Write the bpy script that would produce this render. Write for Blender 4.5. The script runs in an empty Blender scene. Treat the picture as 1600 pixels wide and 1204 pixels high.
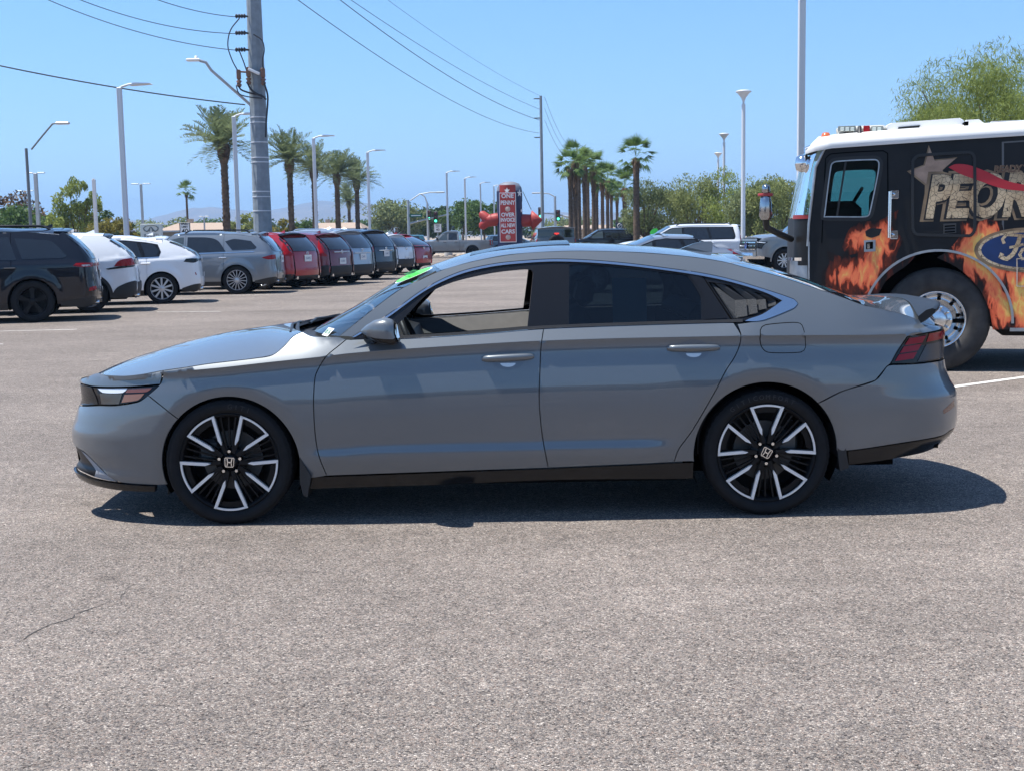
import bpy, bmesh, math, random
import numpy as np
from mathutils import Vector, Matrix
from mathutils.geometry import delaunay_2d_cdt

SC = bpy.context.scene
COL = SC.collection
rad = math.radians
CAM_H = 1.4875

# ---------------------------------------------------------------- camera, sky, sun, exposure
cam_data = bpy.data.cameras.new("camera")
cam_data.sensor_width = 36.0
cam_data.lens = 45.0
cam_data.clip_start = 0.05
cam_data.clip_end = 30000.0
cam = bpy.data.objects.new("camera", cam_data)
cam.location = (0, 0, CAM_H)
cam.rotation_euler = (Matrix.Rotation(rad(90 - 6.702), 3, 'X') @ Matrix.Rotation(rad(-1.0), 3, 'Z')).to_euler()
COL.objects.link(cam)
SC.camera = cam

TO_SUN = Vector((-0.36, 0.02, 1.0)).normalized()
SUN_EL = math.asin(TO_SUN.z)
SUN_AZ = math.atan2(TO_SUN.x, TO_SUN.y)          # clockwise from +Y
world = bpy.data.worlds.new("World")
SC.world = world
world.use_nodes = True
wn = world.node_tree
wn.nodes.clear()
sky = wn.nodes.new("ShaderNodeTexSky")
sky.sky_type = 'NISHITA'
sky.sun_disc = False
sky.sun_elevation = SUN_EL
sky.sun_rotation = SUN_AZ
sky.altitude = 300
sky.air_density = 1.0
sky.dust_density = 0.0
sky.ozone_density = 2.5
bg = wn.nodes.new("ShaderNodeBackground")
bg.inputs["Strength"].default_value = 0.108
wo = wn.nodes.new("ShaderNodeOutputWorld")
# clear dry-desert tint of the sky dome, the same in every direction: paler blue low down, deeper above
stc = wn.nodes.new("ShaderNodeTexCoord"); ssep = wn.nodes.new("ShaderNodeSeparateXYZ"); wn.links.new(stc.outputs["Generated"], ssep.inputs[0])
sramp = wn.nodes.new("ShaderNodeValToRGB"); wn.links.new(ssep.outputs["Z"], sramp.inputs[0])
sr = sramp.color_ramp
sr.elements[0].position = 0.0; sr.elements[0].color = (.52, .71, 1.28, 1)
sr.elements[1].position = .70; sr.elements[1].color = (.92, .97, 1.02, 1)
for p_, c_ in ((.035, (.60, .76, 1.10)), (.09, (.62, .79, 1.04)), (.18, (.63, .85, 1.06)), (.35, (.78, .92, 1.05))):
    q_ = sr.elements.new(p_); q_.color = (*c_, 1)
smul = wn.nodes.new("ShaderNodeMix"); smul.data_type = 'RGBA'; smul.blend_type = 'MULTIPLY'; smul.inputs["Factor"].default_value = 1
wn.links.new(sky.outputs[0], smul.inputs["A"]); wn.links.new(sramp.outputs[0], smul.inputs["B"])
wn.links.new(smul.outputs["Result"], bg.inputs[0])
wn.links.new(bg.outputs[0], wo.inputs[0])

sun_data = bpy.data.lights.new("sun", 'SUN')
sun_data.energy = 5.0
sun_data.angle = rad(0.53)
sun_data.color = (1.0, 0.965, 0.91)
sun = bpy.data.objects.new("sun", sun_data)
sun.rotation_euler = TO_SUN.to_track_quat('Z', 'Y').to_euler()
COL.objects.link(sun)

SC.view_settings.view_transform = 'Standard'
SC.view_settings.look = 'None'
SC.view_settings.gamma = 1.0
SC.view_settings.exposure = 0.76
SC.view_settings.use_curve_mapping = False
SC.render.engine = 'CYCLES'
SC.cycles.use_denoising = True
SC.cycles.max_bounces = 10
SC.cycles.transparent_max_bounces = 16
SC.cycles.caustics_reflective = False
SC.cycles.caustics_refractive = False
SC.cycles.sample_clamp_indirect = 6.0

# ---------------------------------------------------------------- materials
MATS = {}
def pmat(name, col, rough=0.5, metal=0.0, coat=0.0, spec=0.5, noise=0.0, nscale=8.0, emit=None, bump=0.0, bscale=60.0, coat_rough=0.03, trans=0.0, ior=1.45):
    """principled material; noise varies the base colour a little, bump gives fine relief"""
    if name in MATS: return MATS[name]
    m = bpy.data.materials.new(name); m.use_nodes = True
    nt = m.node_tree; b = nt.nodes["Principled BSDF"]
    b.inputs["Base Color"].default_value = (*col, 1)
    b.inputs["Roughness"].default_value = rough
    b.inputs["Metallic"].default_value = metal
    b.inputs["Coat Weight"].default_value = coat
    b.inputs["Coat Roughness"].default_value = coat_rough
    b.inputs["Specular IOR Level"].default_value = spec
    b.inputs["IOR"].default_value = ior
    b.inputs["Transmission Weight"].default_value = trans
    if emit:
        b.inputs["Emission Color"].default_value = (*emit[:3], 1); b.inputs["Emission Strength"].default_value = emit[3]
    if noise or bump:
        tc = nt.nodes.new("ShaderNodeTexCoord")
    if noise:
        n = nt.nodes.new("ShaderNodeTexNoise"); n.inputs["Scale"].default_value = nscale; n.inputs["Detail"].default_value = 6
        nt.links.new(tc.outputs["Object"], n.inputs["Vector"])
        mx = nt.nodes.new("ShaderNodeMix"); mx.data_type = 'RGBA'
        mx.inputs["A"].default_value = (*[c * (1 - noise) for c in col], 1)
        mx.inputs["B"].default_value = (*[min(1, c * (1 + noise)) for c in col], 1)
        mr = nt.nodes.new("ShaderNodeMapRange"); mr.inputs[1].default_value = .3; mr.inputs[2].default_value = .7
        nt.links.new(n.outputs["Fac"], mr.inputs[0]); nt.links.new(mr.outputs[0], mx.inputs["Factor"])
        nt.links.new(mx.outputs["Result"], b.inputs["Base Color"])
    if bump:
        n2 = nt.nodes.new("ShaderNodeTexNoise"); n2.inputs["Scale"].default_value = bscale; n2.inputs["Detail"].default_value = 5
        nt.links.new(tc.outputs["Object"], n2.inputs["Vector"])
        bp = nt.nodes.new("ShaderNodeBump"); bp.inputs["Strength"].default_value = bump; bp.inputs["Distance"].default_value = 0.01
        nt.links.new(n2.outputs["Fac"], bp.inputs["Height"]); nt.links.new(bp.outputs[0], b.inputs["Normal"])
    MATS[name] = m
    return m

def glass_mat(name, tint, rough=0.0, refl=1.0):
    """thin pane: tinted see-through with a fresnel mirror"""
    if name in MATS: return MATS[name]
    m = bpy.data.materials.new(name); m.use_nodes = True
    nt = m.node_tree; nt.nodes.clear()
    o = nt.nodes.new("ShaderNodeOutputMaterial"); mx = nt.nodes.new("ShaderNodeMixShader")
    t = nt.nodes.new("ShaderNodeBsdfTransparent"); t.inputs[0].default_value = (*tint, 1)
    g = nt.nodes.new("ShaderNodeBsdfGlossy"); g.inputs["Roughness"].default_value = rough; g.inputs["Color"].default_value = (refl, refl, refl, 1)
    f = nt.nodes.new("ShaderNodeFresnel"); f.inputs[0].default_value = 1.5
    nt.links.new(f.outputs[0], mx.inputs[0]); nt.links.new(t.outputs[0], mx.inputs[1]); nt.links.new(g.outputs[0], mx.inputs[2])
    nt.links.new(mx.outputs[0], o.inputs[0])
    MATS[name] = m
    return m

def paint(name, col, metal=0.35, rough=0.38, coat=1.0, flake=0.0, coat_ior=1.5):
    """clear-coated car paint with an almost invisible orange-peel and dust in the coat"""
    if name in MATS: return MATS[name]
    m = pmat(name, col, rough, metal, coat)
    nt = m.node_tree; b = nt.nodes["Principled BSDF"]; b.inputs["Coat IOR"].default_value = coat_ior
    tc = nt.nodes.new("ShaderNodeTexCoord")
    n = nt.nodes.new("ShaderNodeTexNoise"); n.inputs["Scale"].default_value = 3.0; n.inputs["Detail"].default_value = 8
    nt.links.new(tc.outputs["Object"], n.inputs["Vector"])
    mr = nt.nodes.new("ShaderNodeMapRange"); mr.inputs[3].default_value = .0; mr.inputs[4].default_value = .05
    nt.links.new(n.outputs["Fac"], mr.inputs[0]); nt.links.new(mr.outputs[0], b.inputs["Coat Roughness"])
    return m

# ---------------------------------------------------------------- mesh building
class MB:
    """a mesh being collected: vertices, faces, a material slot and a smooth flag for each face"""
    def __init__(s): s.v = []; s.f = []; s.m = []; s.s = []
    def add(s, v, f, mat=0, smooth=False):
        n = len(s.v); s.v += [tuple(map(float, p)) for p in v]
        s.f += [tuple(int(i) + n for i in q) for q in f]; s.m += [mat] * len(f); s.s += [smooth] * len(f)
        return s
    def box(s, c, d, rz=0.0, mat=0, bev=0.0, M=None):
        """box of size d centred at c; bev cuts the vertical and horizontal edges"""
        hx, hy, hz = d[0] / 2, d[1] / 2, d[2] / 2
        if bev <= 0:
            v = [(x, y, z) for x in (-hx, hx) for y in (-hy, hy) for z in (-hz, hz)]
            f = [(0, 1, 3, 2), (4, 6, 7, 5), (0, 4, 5, 1), (2, 3, 7, 6), (0, 2, 6, 4), (1, 5, 7, 3)]
        else:
            b = min(bev, hx * .98, hy * .98, hz * .98); v = []; 
            for z, k in ((-hz, b), (-hz + b, 0), (hz - b, 0), (hz, b)):
                X, Yy = hx - k, hy - k; q = b * .7
                v += [(-X + q, -Yy, z), (X - q, -Yy, z), (X, -Yy + q, z), (X, Yy - q, z), (X - q, Yy, z), (-X + q, Yy, z), (-X, Yy - q, z), (-X, -Yy + q, z)]
            f = [(i + 8 * k, (i + 1) % 8 + 8 * k, (i + 1) % 8 + 8 * k + 8, i + 8 * k + 8) for k in range(3) for i in range(8)]
            f += [tuple(range(7, -1, -1)), tuple(range(24, 32))]
        cr, sr = math.cos(rz), math.sin(rz)
        if M is None: v = [(c[0] + x * cr - y * sr, c[1] + x * sr + y * cr, c[2] + z) for x, y, z in v]
        else: v = [tuple(Vector(c) + M @ Vector(p)) for p in v]
        return s.add(v, f, mat)
    def tube(s, pts, r, n=8, mat=0, cap=True, smooth=True):
        """round tube along points; r is a number or one per point"""
        pts = [Vector(p) for p in pts]; k = len(pts)
        rs = [r] * k if not hasattr(r, '__len__') else list(r)
        v = []; prev = None
        for i, p in enumerate(pts):
            t = (pts[min(i + 1, k - 1)] - pts[max(i - 1, 0)])
            t = t.normalized() if t.length > 1e-9 else Vector((0, 0, 1))
            if prev is None: a = t.orthogonal().normalized()
            else:
                a = prev - t * prev.dot(t); a = a.normalized() if a.length > 1e-6 else t.orthogonal().normalized()
            prev = a; b = t.cross(a)
            v += [tuple(p + (a * math.cos(2 * math.pi * j / n) + b * math.sin(2 * math.pi * j / n)) * rs[i]) for j in range(n)]
        f = [(i * n + j, i * n + (j + 1) % n, (i + 1) * n + (j + 1) % n, (i + 1) * n + j) for i in range(k - 1) for j in range(n)]
        s.add(v, f, mat, smooth)
        if cap:
            s.add([v[j] for j in range(n)], [tuple(range(n - 1, -1, -1))], mat); s.add(v[-n:], [tuple(range(n))], mat)
        return s
    def lathe(s, prof, n=32, axis='z', c=(0, 0, 0), mat=0, smooth=True):
        """profile of (radius, height) turned round an axis"""
        v = []
        for r, h in prof:
            for j in range(n):
                a = 2 * math.pi * j / n; x, y = r * math.cos(a), r * math.sin(a)
                v.append((c[0] + x, c[1] + y, c[2] + h) if axis == 'z' else ((c[0] + x, c[1] + h, c[2] + y) if axis == 'y' else (c[0] + h, c[1] + x, c[2] + y)))
        f = [(i * n + j, i * n + (j + 1) % n, (i + 1) * n + (j + 1) % n, (i + 1) * n + j) for i in range(len(prof) - 1) for j in range(n)]
        return s.add(v, f, mat, smooth)
    def prism(s, poly, d, f3, mat=0):
        """flat polygon of 2D points with thickness: f3(p, t) gives 3D points at t = 0 and t = 1 (d unused depth tag)"""
        n = len(poly); v = [f3(p, 0) for p in poly] + [f3(p, 1) for p in poly]
        f = [tuple(range(n)), tuple(range(2 * n - 1, n - 1, -1))] + [(i, i + n, (i + 1) % n + n, (i + 1) % n) for i in range(n)]
        return s.add(v, f, mat)
    def build(s, name, mats, parent=None, loc=None, rz=None, normals=None):
        me = bpy.data.meshes.new(name)
        me.from_pydata(s.v, [], s.f)
        for m in (mats if isinstance(mats, (list, tuple)) else [mats]): me.materials.append(m)
        me.polygons.foreach_set("material_index", s.m); me.polygons.foreach_set("use_smooth", s.s)
        me.update()
        return place(name, me, parent, loc, rz)

def place(name, data, parent=None, loc=None, rz=None):
    o = bpy.data.objects.new(name, data); COL.objects.link(o)
    if parent is not None: o.parent = parent
    if loc is not None: o.location = loc
    if rz is not None: o.rotation_euler = (0, 0, rz)
    return o

def tag(o, label=None, cat=None, group=None, kind=None):
    if label: o["label"] = label
    if cat: o["category"] = cat
    if group: o["group"] = group
    if kind: o["kind"] = kind
    return o

def thing(name, label, cat, loc=(0, 0, 0), rz=0.0, group=None):
    o = place(name, None, None, loc, rz); o.empty_display_size = .3
    return tag(o, label, cat, group)

def copy_tree(o, parent=None):
    c = o.copy(); COL.objects.link(c)
    if parent is not None: c.parent = parent
    for ch in list(o.children): copy_tree(ch, c)
    return c

def text_mesh(s, size, depth=0.002, shear=0.0, bold=0.0, align='CENTER', spacing=1.0):
    """mesh of a line of lettering in the XY plane, centred, of cap height about size*0.7"""
    cu = bpy.data.curves.new("lettering", 'FONT'); cu.body = s; cu.size = size; cu.extrude = depth; cu.shear = shear
    cu.offset = bold; cu.align_x = align; cu.align_y = 'CENTER'; cu.resolution_u = 3; cu.space_character = spacing
    o = bpy.data.objects.new("lettering", cu); COL.objects.link(o)
    dg = bpy.context.evaluated_depsgraph_get(); dg.update()
    me = bpy.data.meshes.new_from_object(o.evaluated_get(dg))
    bpy.data.objects.remove(o); bpy.data.curves.remove(cu)
    return me

def lettering(name, s, size, M, mat, parent, **kw):
    """lettering as a mesh, placed by matrix M (text plane XY, facing +Z)"""
    me = text_mesh(s, size, **kw); me.transform(M); me.materials.clear(); me.materials.append(mat)
    return place(name, me, parent)

def facing(origin, right, up):
    r = Vector(right).normalized(); u = Vector(up).normalized(); n = r.cross(u)
    return Matrix(((r.x, u.x, n.x, origin[0]), (r.y, u.y, n.y, origin[1]), (r.z, u.z, n.z, origin[2]), (0, 0, 0, 1)))

def at(u, v, depth):
    """the place seen at photograph pixel (u, v) at that distance in front of the camera"""
    F, P = 2000.0, rad(6.702)
    a, b = (u - 800) / F, -(v - 602) / F
    c, q = math.cos(rad(1.0)), math.sin(rad(1.0)); a, b = a * c + b * q, -a * q + b * c
    y = math.cos(P) + b * math.sin(P); z = -math.sin(P) + b * math.cos(P)
    k = depth / y
    return Vector((a * k, depth, CAM_H + z * k))

def curve(pts, ds=0.02, closed=True, sharp=38.0):
    """Catmull-Rom through points, corners sharper than `sharp` degrees kept"""
    P = [np.array(p, float) for p in pts]; n = len(P); out = []
    def turn(i):
        a = P[i] - P[(i - 1) % n]; b = P[(i + 1) % n] - P[i]
        la, lb = np.linalg.norm(a), np.linalg.norm(b)
        if la < 1e-9 or lb < 1e-9: return 180
        return math.degrees(math.acos(max(-1, min(1, float(a @ b) / la / lb))))
    cor = [(not closed and i in (0, n - 1)) or turn(i) > sharp for i in range(n)]
    for i in range(n if closed else n - 1):
        p1, p2 = P[i], P[(i + 1) % n]
        p0 = P[(i - 1) % n] if not cor[i] else 2 * p1 - p2
        p3 = P[(i + 2) % n] if not cor[(i + 1) % n] else 2 * p2 - p1
        d = np.linalg.norm(p2 - p1); k = max(1, int(math.ceil(d / ds)))
        # centripetal-like tangents limited by the chord
        m1 = (p2 - p0) / 2; m2 = (p3 - p1) / 2
        for m in (m1, m2):
            l = np.linalg.norm(m)
            if l > d: m *= d / l
        for j in range(k):
            t = j / k
            out.append((2*t**3 - 3*t**2 + 1) * p1 + (t**3 - 2*t**2 + t) * m1 + (-2*t**3 + 3*t**2) * p2 + (t**3 - t**2) * m2)
    if not closed: out.append(P[-1])
    return np.array(out)

def inside(poly, q):
    x, y = q[:, 0], q[:, 1]; r = np.zeros(len(q), bool); n = len(poly)
    for i in range(n):
        a, b = poly[i], poly[(i + 1) % n]
        if a[1] == b[1]: continue
        c = ((a[1] > y) != (b[1] > y)) & (x < (b[0] - a[0]) * (y - a[1]) / (b[1] - a[1]) + a[0])
        r ^= c
    return r

def inset(poly, d):
    p = np.asarray(poly); a = np.roll(p, 1, 0); b = np.roll(p, -1, 0)
    area = np.sum(p[:, 0] * b[:, 1] - b[:, 0] * p[:, 1])
    t = b - a; l = np.maximum(np.linalg.norm(t, axis=1), 1e-9)[:, None]; t = t / l
    nrm = np.stack([-t[:, 1], t[:, 0]], 1) * (1 if area > 0 else -1)
    return p + nrm * d

def mesh_region(poly, holes, dx, dz, extra=None):
    """triangles filling a polygon with holes, on a fine grid"""
    rings = [np.asarray(poly)] + [np.asarray(h) for h in holes]
    lo, hi = rings[0].min(0), rings[0].max(0)
    gx = np.arange(lo[0] + dx * .5, hi[0], dx); gz = np.arange(lo[1] + dz * .5, hi[1], dz)
    g = np.array([(x + (dx * .5 if j % 2 else 0), z) for j, z in enumerate(gz) for x in gx]) if len(gx) and len(gz) else np.zeros((0, 2))
    if len(g):
        k = inside(rings[0], g)
        for h in rings[1:]: k &= ~inside(h, g)
        g = g[k]
    if len(g):
        allb = np.concatenate(rings); keep = np.ones(len(g), bool); lim = .5 * min(dx, dz)
        for s in range(0, len(g), 2000):
            d = np.hypot(g[s:s+2000, None, 0] - allb[None, :, 0], g[s:s+2000, None, 1] - allb[None, :, 1]).min(1); keep[s:s+2000] = d > lim
        g = g[keep]
    if extra is not None and len(extra):
        ex = np.asarray(extra); k = inside(rings[0], ex)
        for hh in rings[1:]: k &= ~inside(hh, ex)
        ex = ex[k]
        if len(ex):
            ex = ex[[np.hypot(*(allp - e).T).min() > .016 for e in ex for allp in (np.concatenate(rings),)]]
        if len(ex):
            if len(g):
                keep = np.ones(len(g), bool)
                for s_ in range(0, len(g), 2000): keep[s_:s_+2000] = np.hypot((g[s_:s_+2000, None, 0] - ex[None, :, 0]) * .5, g[s_:s_+2000, None, 1] - ex[None, :, 1]).min(1) > .014
                g = g[keep]
            g = np.concatenate([g, ex]) if len(g) else ex
    verts = [tuple(p) for r in rings for p in r]; edges = []; b0 = 0
    for r in rings:
        m = len(r); edges += [(b0 + i, b0 + (i + 1) % m) for i in range(m)]; b0 += m
    verts += [tuple(p) for p in g]
    V, _, T, _, _, _ = delaunay_2d_cdt([Vector(p) for p in verts], edges, [], 0, 1e-7, False)
    V = np.array([(p.x, p.y) for p in V]); T = np.array([t for t in T if len(t) == 3])
    c = V[T].mean(1); k = inside(rings[0], c)
    for h in rings[1:]: k &= ~inside(h, c)
    T = T[k]
    A = V[T]; area = (A[:, 1, 0] - A[:, 0, 0]) * (A[:, 2, 1] - A[:, 0, 1]) - (A[:, 2, 0] - A[:, 0, 0]) * (A[:, 1, 1] - A[:, 0, 1])
    T = np.where((area < 0)[:, None], T[:, ::-1], T)
    return V, T[np.abs(area) > 1e-9]

def panel(name, poly, Y, mat, parent, sides=(-1, 1), off=0.0, gap=0.0025, thick=0.014, dx=.035, dz=.02, ds=.02, holes=(), warp=None, smooth_outline=True, sharp=38, h=.0015, lines=()):
    """a piece of body side: outline in side elevation (x, z) laid on the surface y = Y(x, z), with turned-in edges"""
    P = curve(poly, ds, True, sharp) if smooth_outline else curve(poly, ds, True, 0)
    H = [curve(q, ds, True, sharp) for q in holes]
    if gap: P = inset(P, gap); H = [inset(q, -gap) for q in H]
    if warp is not None:
        P = np.stack([warp.warp(P[:, 0], P[:, 1]), P[:, 1]], 1); H = [np.stack([warp.warp(q[:, 0], q[:, 1]), q[:, 1]], 1) for q in H]
    extra = []
    for fz in lines:
        xs = np.arange(min(p[0] for p in poly), max(p[0] for p in poly), .016); zs = fz(xs); extra += list(zip(warp.warp(xs, zs) if warp is not None else xs, zs))
    V, T = mesh_region(P, H, dx, dz, extra)
    x = warp.unwarp(V[:, 0], V[:, 1]) if warp is not None else V[:, 0]
    z = V[:, 1]; y = Y(x, z) + off
    gx = np.clip((Y(x + h, z) - Y(x - h, z)) / (2 * h), -40, 40); gz = np.clip((Y(x, z + h) - Y(x, z - h)) / (2 * h), -40, 40)
    ed = {}
    for t in T:
        for i in range(3):
            a, b = int(t[i]), int(t[(i + 1) % 3]); ed[(min(a, b), max(a, b))] = None if (min(a, b), max(a, b)) in ed else (a, b)
    bnd = [e for e in ed.values() if e is not None]; bv = sorted({i for e in bnd for i in e}); ix = {v: k for k, v in enumerate(bv)}
    n = len(V); res = []
    for s in sides:
        vs = np.concatenate([np.stack([x, s * y, z], 1)] + ([np.stack([x[bv], s * y[bv], z[bv]], 1), np.stack([x[bv], s * (y[bv] - thick), z[bv]], 1)] if thick else []))
        tt = T if s < 0 else T[:, ::-1]
        fs = [tuple(map(int, t)) for t in tt]; nt = len(fs)
        if thick:
            k = len(bv)
            fs += [((n + ix[b], n + ix[a], n + k + ix[a], n + k + ix[b]) if s < 0 else (n + ix[a], n + ix[b], n + k + ix[b], n + k + ix[a])) for a, b in bnd]
        me = bpy.data.meshes.new(name); me.from_pydata(vs.tolist(), [], fs); me.materials.append(mat)
        sm = np.zeros(len(fs), bool); sm[:nt] = True; me.polygons.foreach_set("use_smooth", sm)
        nv = np.stack([-gx, np.full(n, float(s)), -gz], 1); nv /= np.linalg.norm(nv, axis=1)[:, None]
        ln = np.zeros((len(me.loops), 3)); ln[:nt * 3] = nv[np.array(tt).reshape(-1)]
        me.normals_split_custom_set([tuple(q) for q in ln]); me.update()
        res.append(place(name, me, parent))
    return res[0] if len(res) == 1 else res

def strip(name, E, C, mat, parent, p=2.2, nu=40, nv=24, vlim=(-1, 1), off=0.0, thick=0.0):
    """a surface across the car: edge points E (x, y, z) and centre points C (x, z), mirrored"""
    E = np.asarray(E, float); C = np.asarray(C, float)
    def res(A):
        d = np.r_[0, np.cumsum(np.maximum(np.linalg.norm(np.diff(A, axis=0), axis=1), 1e-6))]; t = np.linspace(0, d[-1], nu)
        return np.stack([Spl(list(zip(d, A[:, k])))(t) for k in range(A.shape[1])], 1)
    E, C = res(E), res(C); vv = np.linspace(vlim[0], vlim[1], nv)
    v = [(E[i, 0] + (C[i, 0] - E[i, 0]) * (1 - abs(t) ** p), t * E[i, 1], E[i, 2] + (C[i, 1] - E[i, 2]) * (1 - abs(t) ** p) + off) for i in range(nu) for t in vv]
    f = [(i * nv + j, (i + 1) * nv + j, (i + 1) * nv + j + 1, i * nv + j + 1) for i in range(nu - 1) for j in range(nv - 1)]
    m = MB(); m.add(v, f, 0, True)
    if thick:
        ring = [j for j in range(nv)] + [i * nv + nv - 1 for i in range(1, nu)] + [(nu - 1) * nv + j for j in range(nv - 2, -1, -1)] + [i * nv for i in range(nu - 2, 0, -1)]
        k = len(ring); w = [v[i] for i in ring] + [(v[i][0], v[i][1], v[i][2] - thick) for i in ring]
        m.add(w, [(i, (i + 1) % k, (i + 1) % k + k, i + k) for i in range(k)])
    return m.build(name, mat, parent)

def arc(cx, cz, r, a0, a1, n=24):
    return [(cx + r * math.cos(rad(a0 + (a1 - a0) * i / n)), cz + r * math.sin(rad(a0 + (a1 - a0) * i / n))) for i in range(n + 1)]
# ---------------------------------------------------------------- curves and the grey sedan's side surface
class Spl:
    """C1 monotone cubic through points (pchip), flat-clamped outside."""
    def __init__(s, pts):
        p = np.array(sorted(pts), float); s.x = p[:, 0]; s.y = p[:, 1]
        h = np.diff(s.x); d = np.diff(s.y) / h; m = np.zeros(len(s.x))
        m[0], m[-1] = d[0], d[-1]
        for i in range(1, len(s.x) - 1):
            if d[i - 1] * d[i] > 0:
                w1 = 2 * h[i] + h[i - 1]; w2 = h[i] + 2 * h[i - 1]
                m[i] = (w1 + w2) / (w1 / d[i - 1] + w2 / d[i])
        s.m = m
    def __call__(s, q):
        q = np.clip(np.asarray(q, float), s.x[0], s.x[-1])
        i = np.clip(np.searchsorted(s.x, q, side='right') - 1, 0, len(s.x) - 2)
        h = s.x[i + 1] - s.x[i]; t = (q - s.x[i]) / h
        return ((2*t**3 - 3*t**2 + 1) * s.y[i] + (t**3 - 2*t**2 + t) * h * s.m[i]
                + (-2*t**3 + 3*t**2) * s.y[i + 1] + (t**3 - t**2) * h * s.m[i + 1])

def sstep(a, b, x):
    t = np.clip((np.asarray(x, float) - a) / (b - a), 0, 1)
    return t * t * (3 - 2 * t)

class SedanSide:
    """half width of the sedan at (x along the car, z up); x grows to the tail"""
    crease = Spl([(-2.325, 0.757), (-1.716, 0.808), (-1.435, 0.828), (-1.177, 0.852), (-0.869, 0.879), (-0.767, 0.890), (-0.260, 0.919), (0.241, 0.939), (0.735, 0.946), (1.273, 0.947), (2.090, 0.936), (2.564, 0.929)])
    belt = Spl([(-1.175, 0.945), (-0.735, 0.961), (-0.512, 0.963), (-0.098, 0.980), (0.262, 1.002), (0.687, 1.011), (1.094, 1.016), (1.361, 1.018), (2.565, 1.007)])
    wide = Spl([(-2.4, .885), (-1.75, .905), (-1.4, .915), (-.9, .916), (0, .921), (1, .925), (1.4, .927), (1.8, .918), (2.1, .905), (2.6, .88)])
    low = Spl([(0, 0), (.014, -.013), (.05, -.013), (.2, .004), (.36, .018), (.46, .020), (.62, .013), (.70, .008), (.735, .014), (.765, .019), (.80, .016), (.87, .002), (.95, -.018), (1.05, -.05), (1.3, -.09)])
    low2 = Spl([(0, 0), (.014, -.013), (.05, -.013), (.2, .004), (.36, .016), (.5, .018), (.65, .010), (.8, -.001), (.93, -.018), (1.05, -.042), (1.3, -.09)])
    nose = Spl([(0.104, -2.245), (0.161, -2.297), (0.207, -2.354), (0.249, -2.369), (0.290, -2.342), (0.372, -2.367), (0.444, -2.371), (0.516, -2.349), (0.578, -2.327), (0.629, -2.305), (0.722, -2.309), (0.763, -2.287), (0.824, -2.212), (0.925, -2.042)])
    tail = Spl([(0.194, 2.381), (0.262, 2.430), (0.320, 2.506), (0.379, 2.559), (0.466, 2.570), (0.583, 2.563), (0.661, 2.522), (0.720, 2.499), (0.798, 2.491), (0.905, 2.493), (0.944, 2.479), (0.974, 2.414), (1.072, 2.387), (1.267, 2.353)])
    XF, XR, YF, YR = -1.5, 1.72, .42, .42
    ARCH = ((-1.394, .316, .362), (1.408, .332, .374))
    @classmethod
    def raw(c, x, z):
        zc = c.crease(x); W = c.wide(x); zb = c.belt(x)
        t = (zc - z) / (zc - .2)
        A = sstep(-1.05, -.85, x) * (1 - sstep(.75, 1.0, x))
        below = A * c.low(np.maximum(t, 0)) + (1 - A) * c.low2(np.maximum(t, 0))
        d = np.maximum(z - zc, 0); db = np.maximum(z - zb, 0)
        bev = np.minimum(d, zb - zc)
        mid = -.72 * bev - (.42 * db + .30 * db * db)
        fen = -(.80 * d + 1.2 * d * d)
        qua = -(.38 * d + .42 * d * d)
        f = 1 - sstep(-1.05, -.78, x); q = sstep(1.15, 1.45, x)
        above = f * fen + q * qua + (1 - f - q) * mid
        y = W + np.where(z < zc, below, above)
        for ax, az, r in c.ARCH:
            dd = np.clip(1 - (np.hypot(x - ax, z - az) - r) / .085, 0, 1)
            y = y - np.where(z < zc, .016 * dd ** 2, 0)
        return y
    @classmethod
    def Y(c, x, z):
        x = np.asarray(x, float); z = np.asarray(z, float)
        y = c.raw(x, z)
        kf = np.clip((c.XF - x) / (c.XF - c.nose(z)), 0, 1); kr = np.clip((x - c.XR) / (c.tail(z) - c.XR), 0, 1)
        y = np.where(kf > 0, c.YF + (y - c.YF) * (1 - kf ** 2.7) ** .6, y)
        y = np.where(kr > 0, c.YR + (y - c.YR) * (1 - kr ** 2.7) ** .6, y)
        return y
    @classmethod
    def warp(c, x, z):
        x = np.asarray(x, float); Lf = c.XF - c.nose(z); Lr = c.tail(z) - c.XR
        s = np.where(x < c.XF, c.XF - Lf * np.arcsin(np.clip((c.XF - x) / Lf, 0, 1)), x)
        return np.where(x > c.XR, c.XR + Lr * np.arcsin(np.clip((x - c.XR) / Lr, 0, 1)), s)
    @classmethod
    def unwarp(c, s, z):
        s = np.asarray(s, float); Lf = c.XF - c.nose(z); Lr = c.tail(z) - c.XR
        x = np.where(s < c.XF, c.XF - Lf * np.sin(np.clip((c.XF - s) / Lf, 0, 1.5706)), s)
        return np.where(s > c.XR, c.XR + Lr * np.sin(np.clip((s - c.XR) / Lr, 0, 1.5706)), x)
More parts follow.
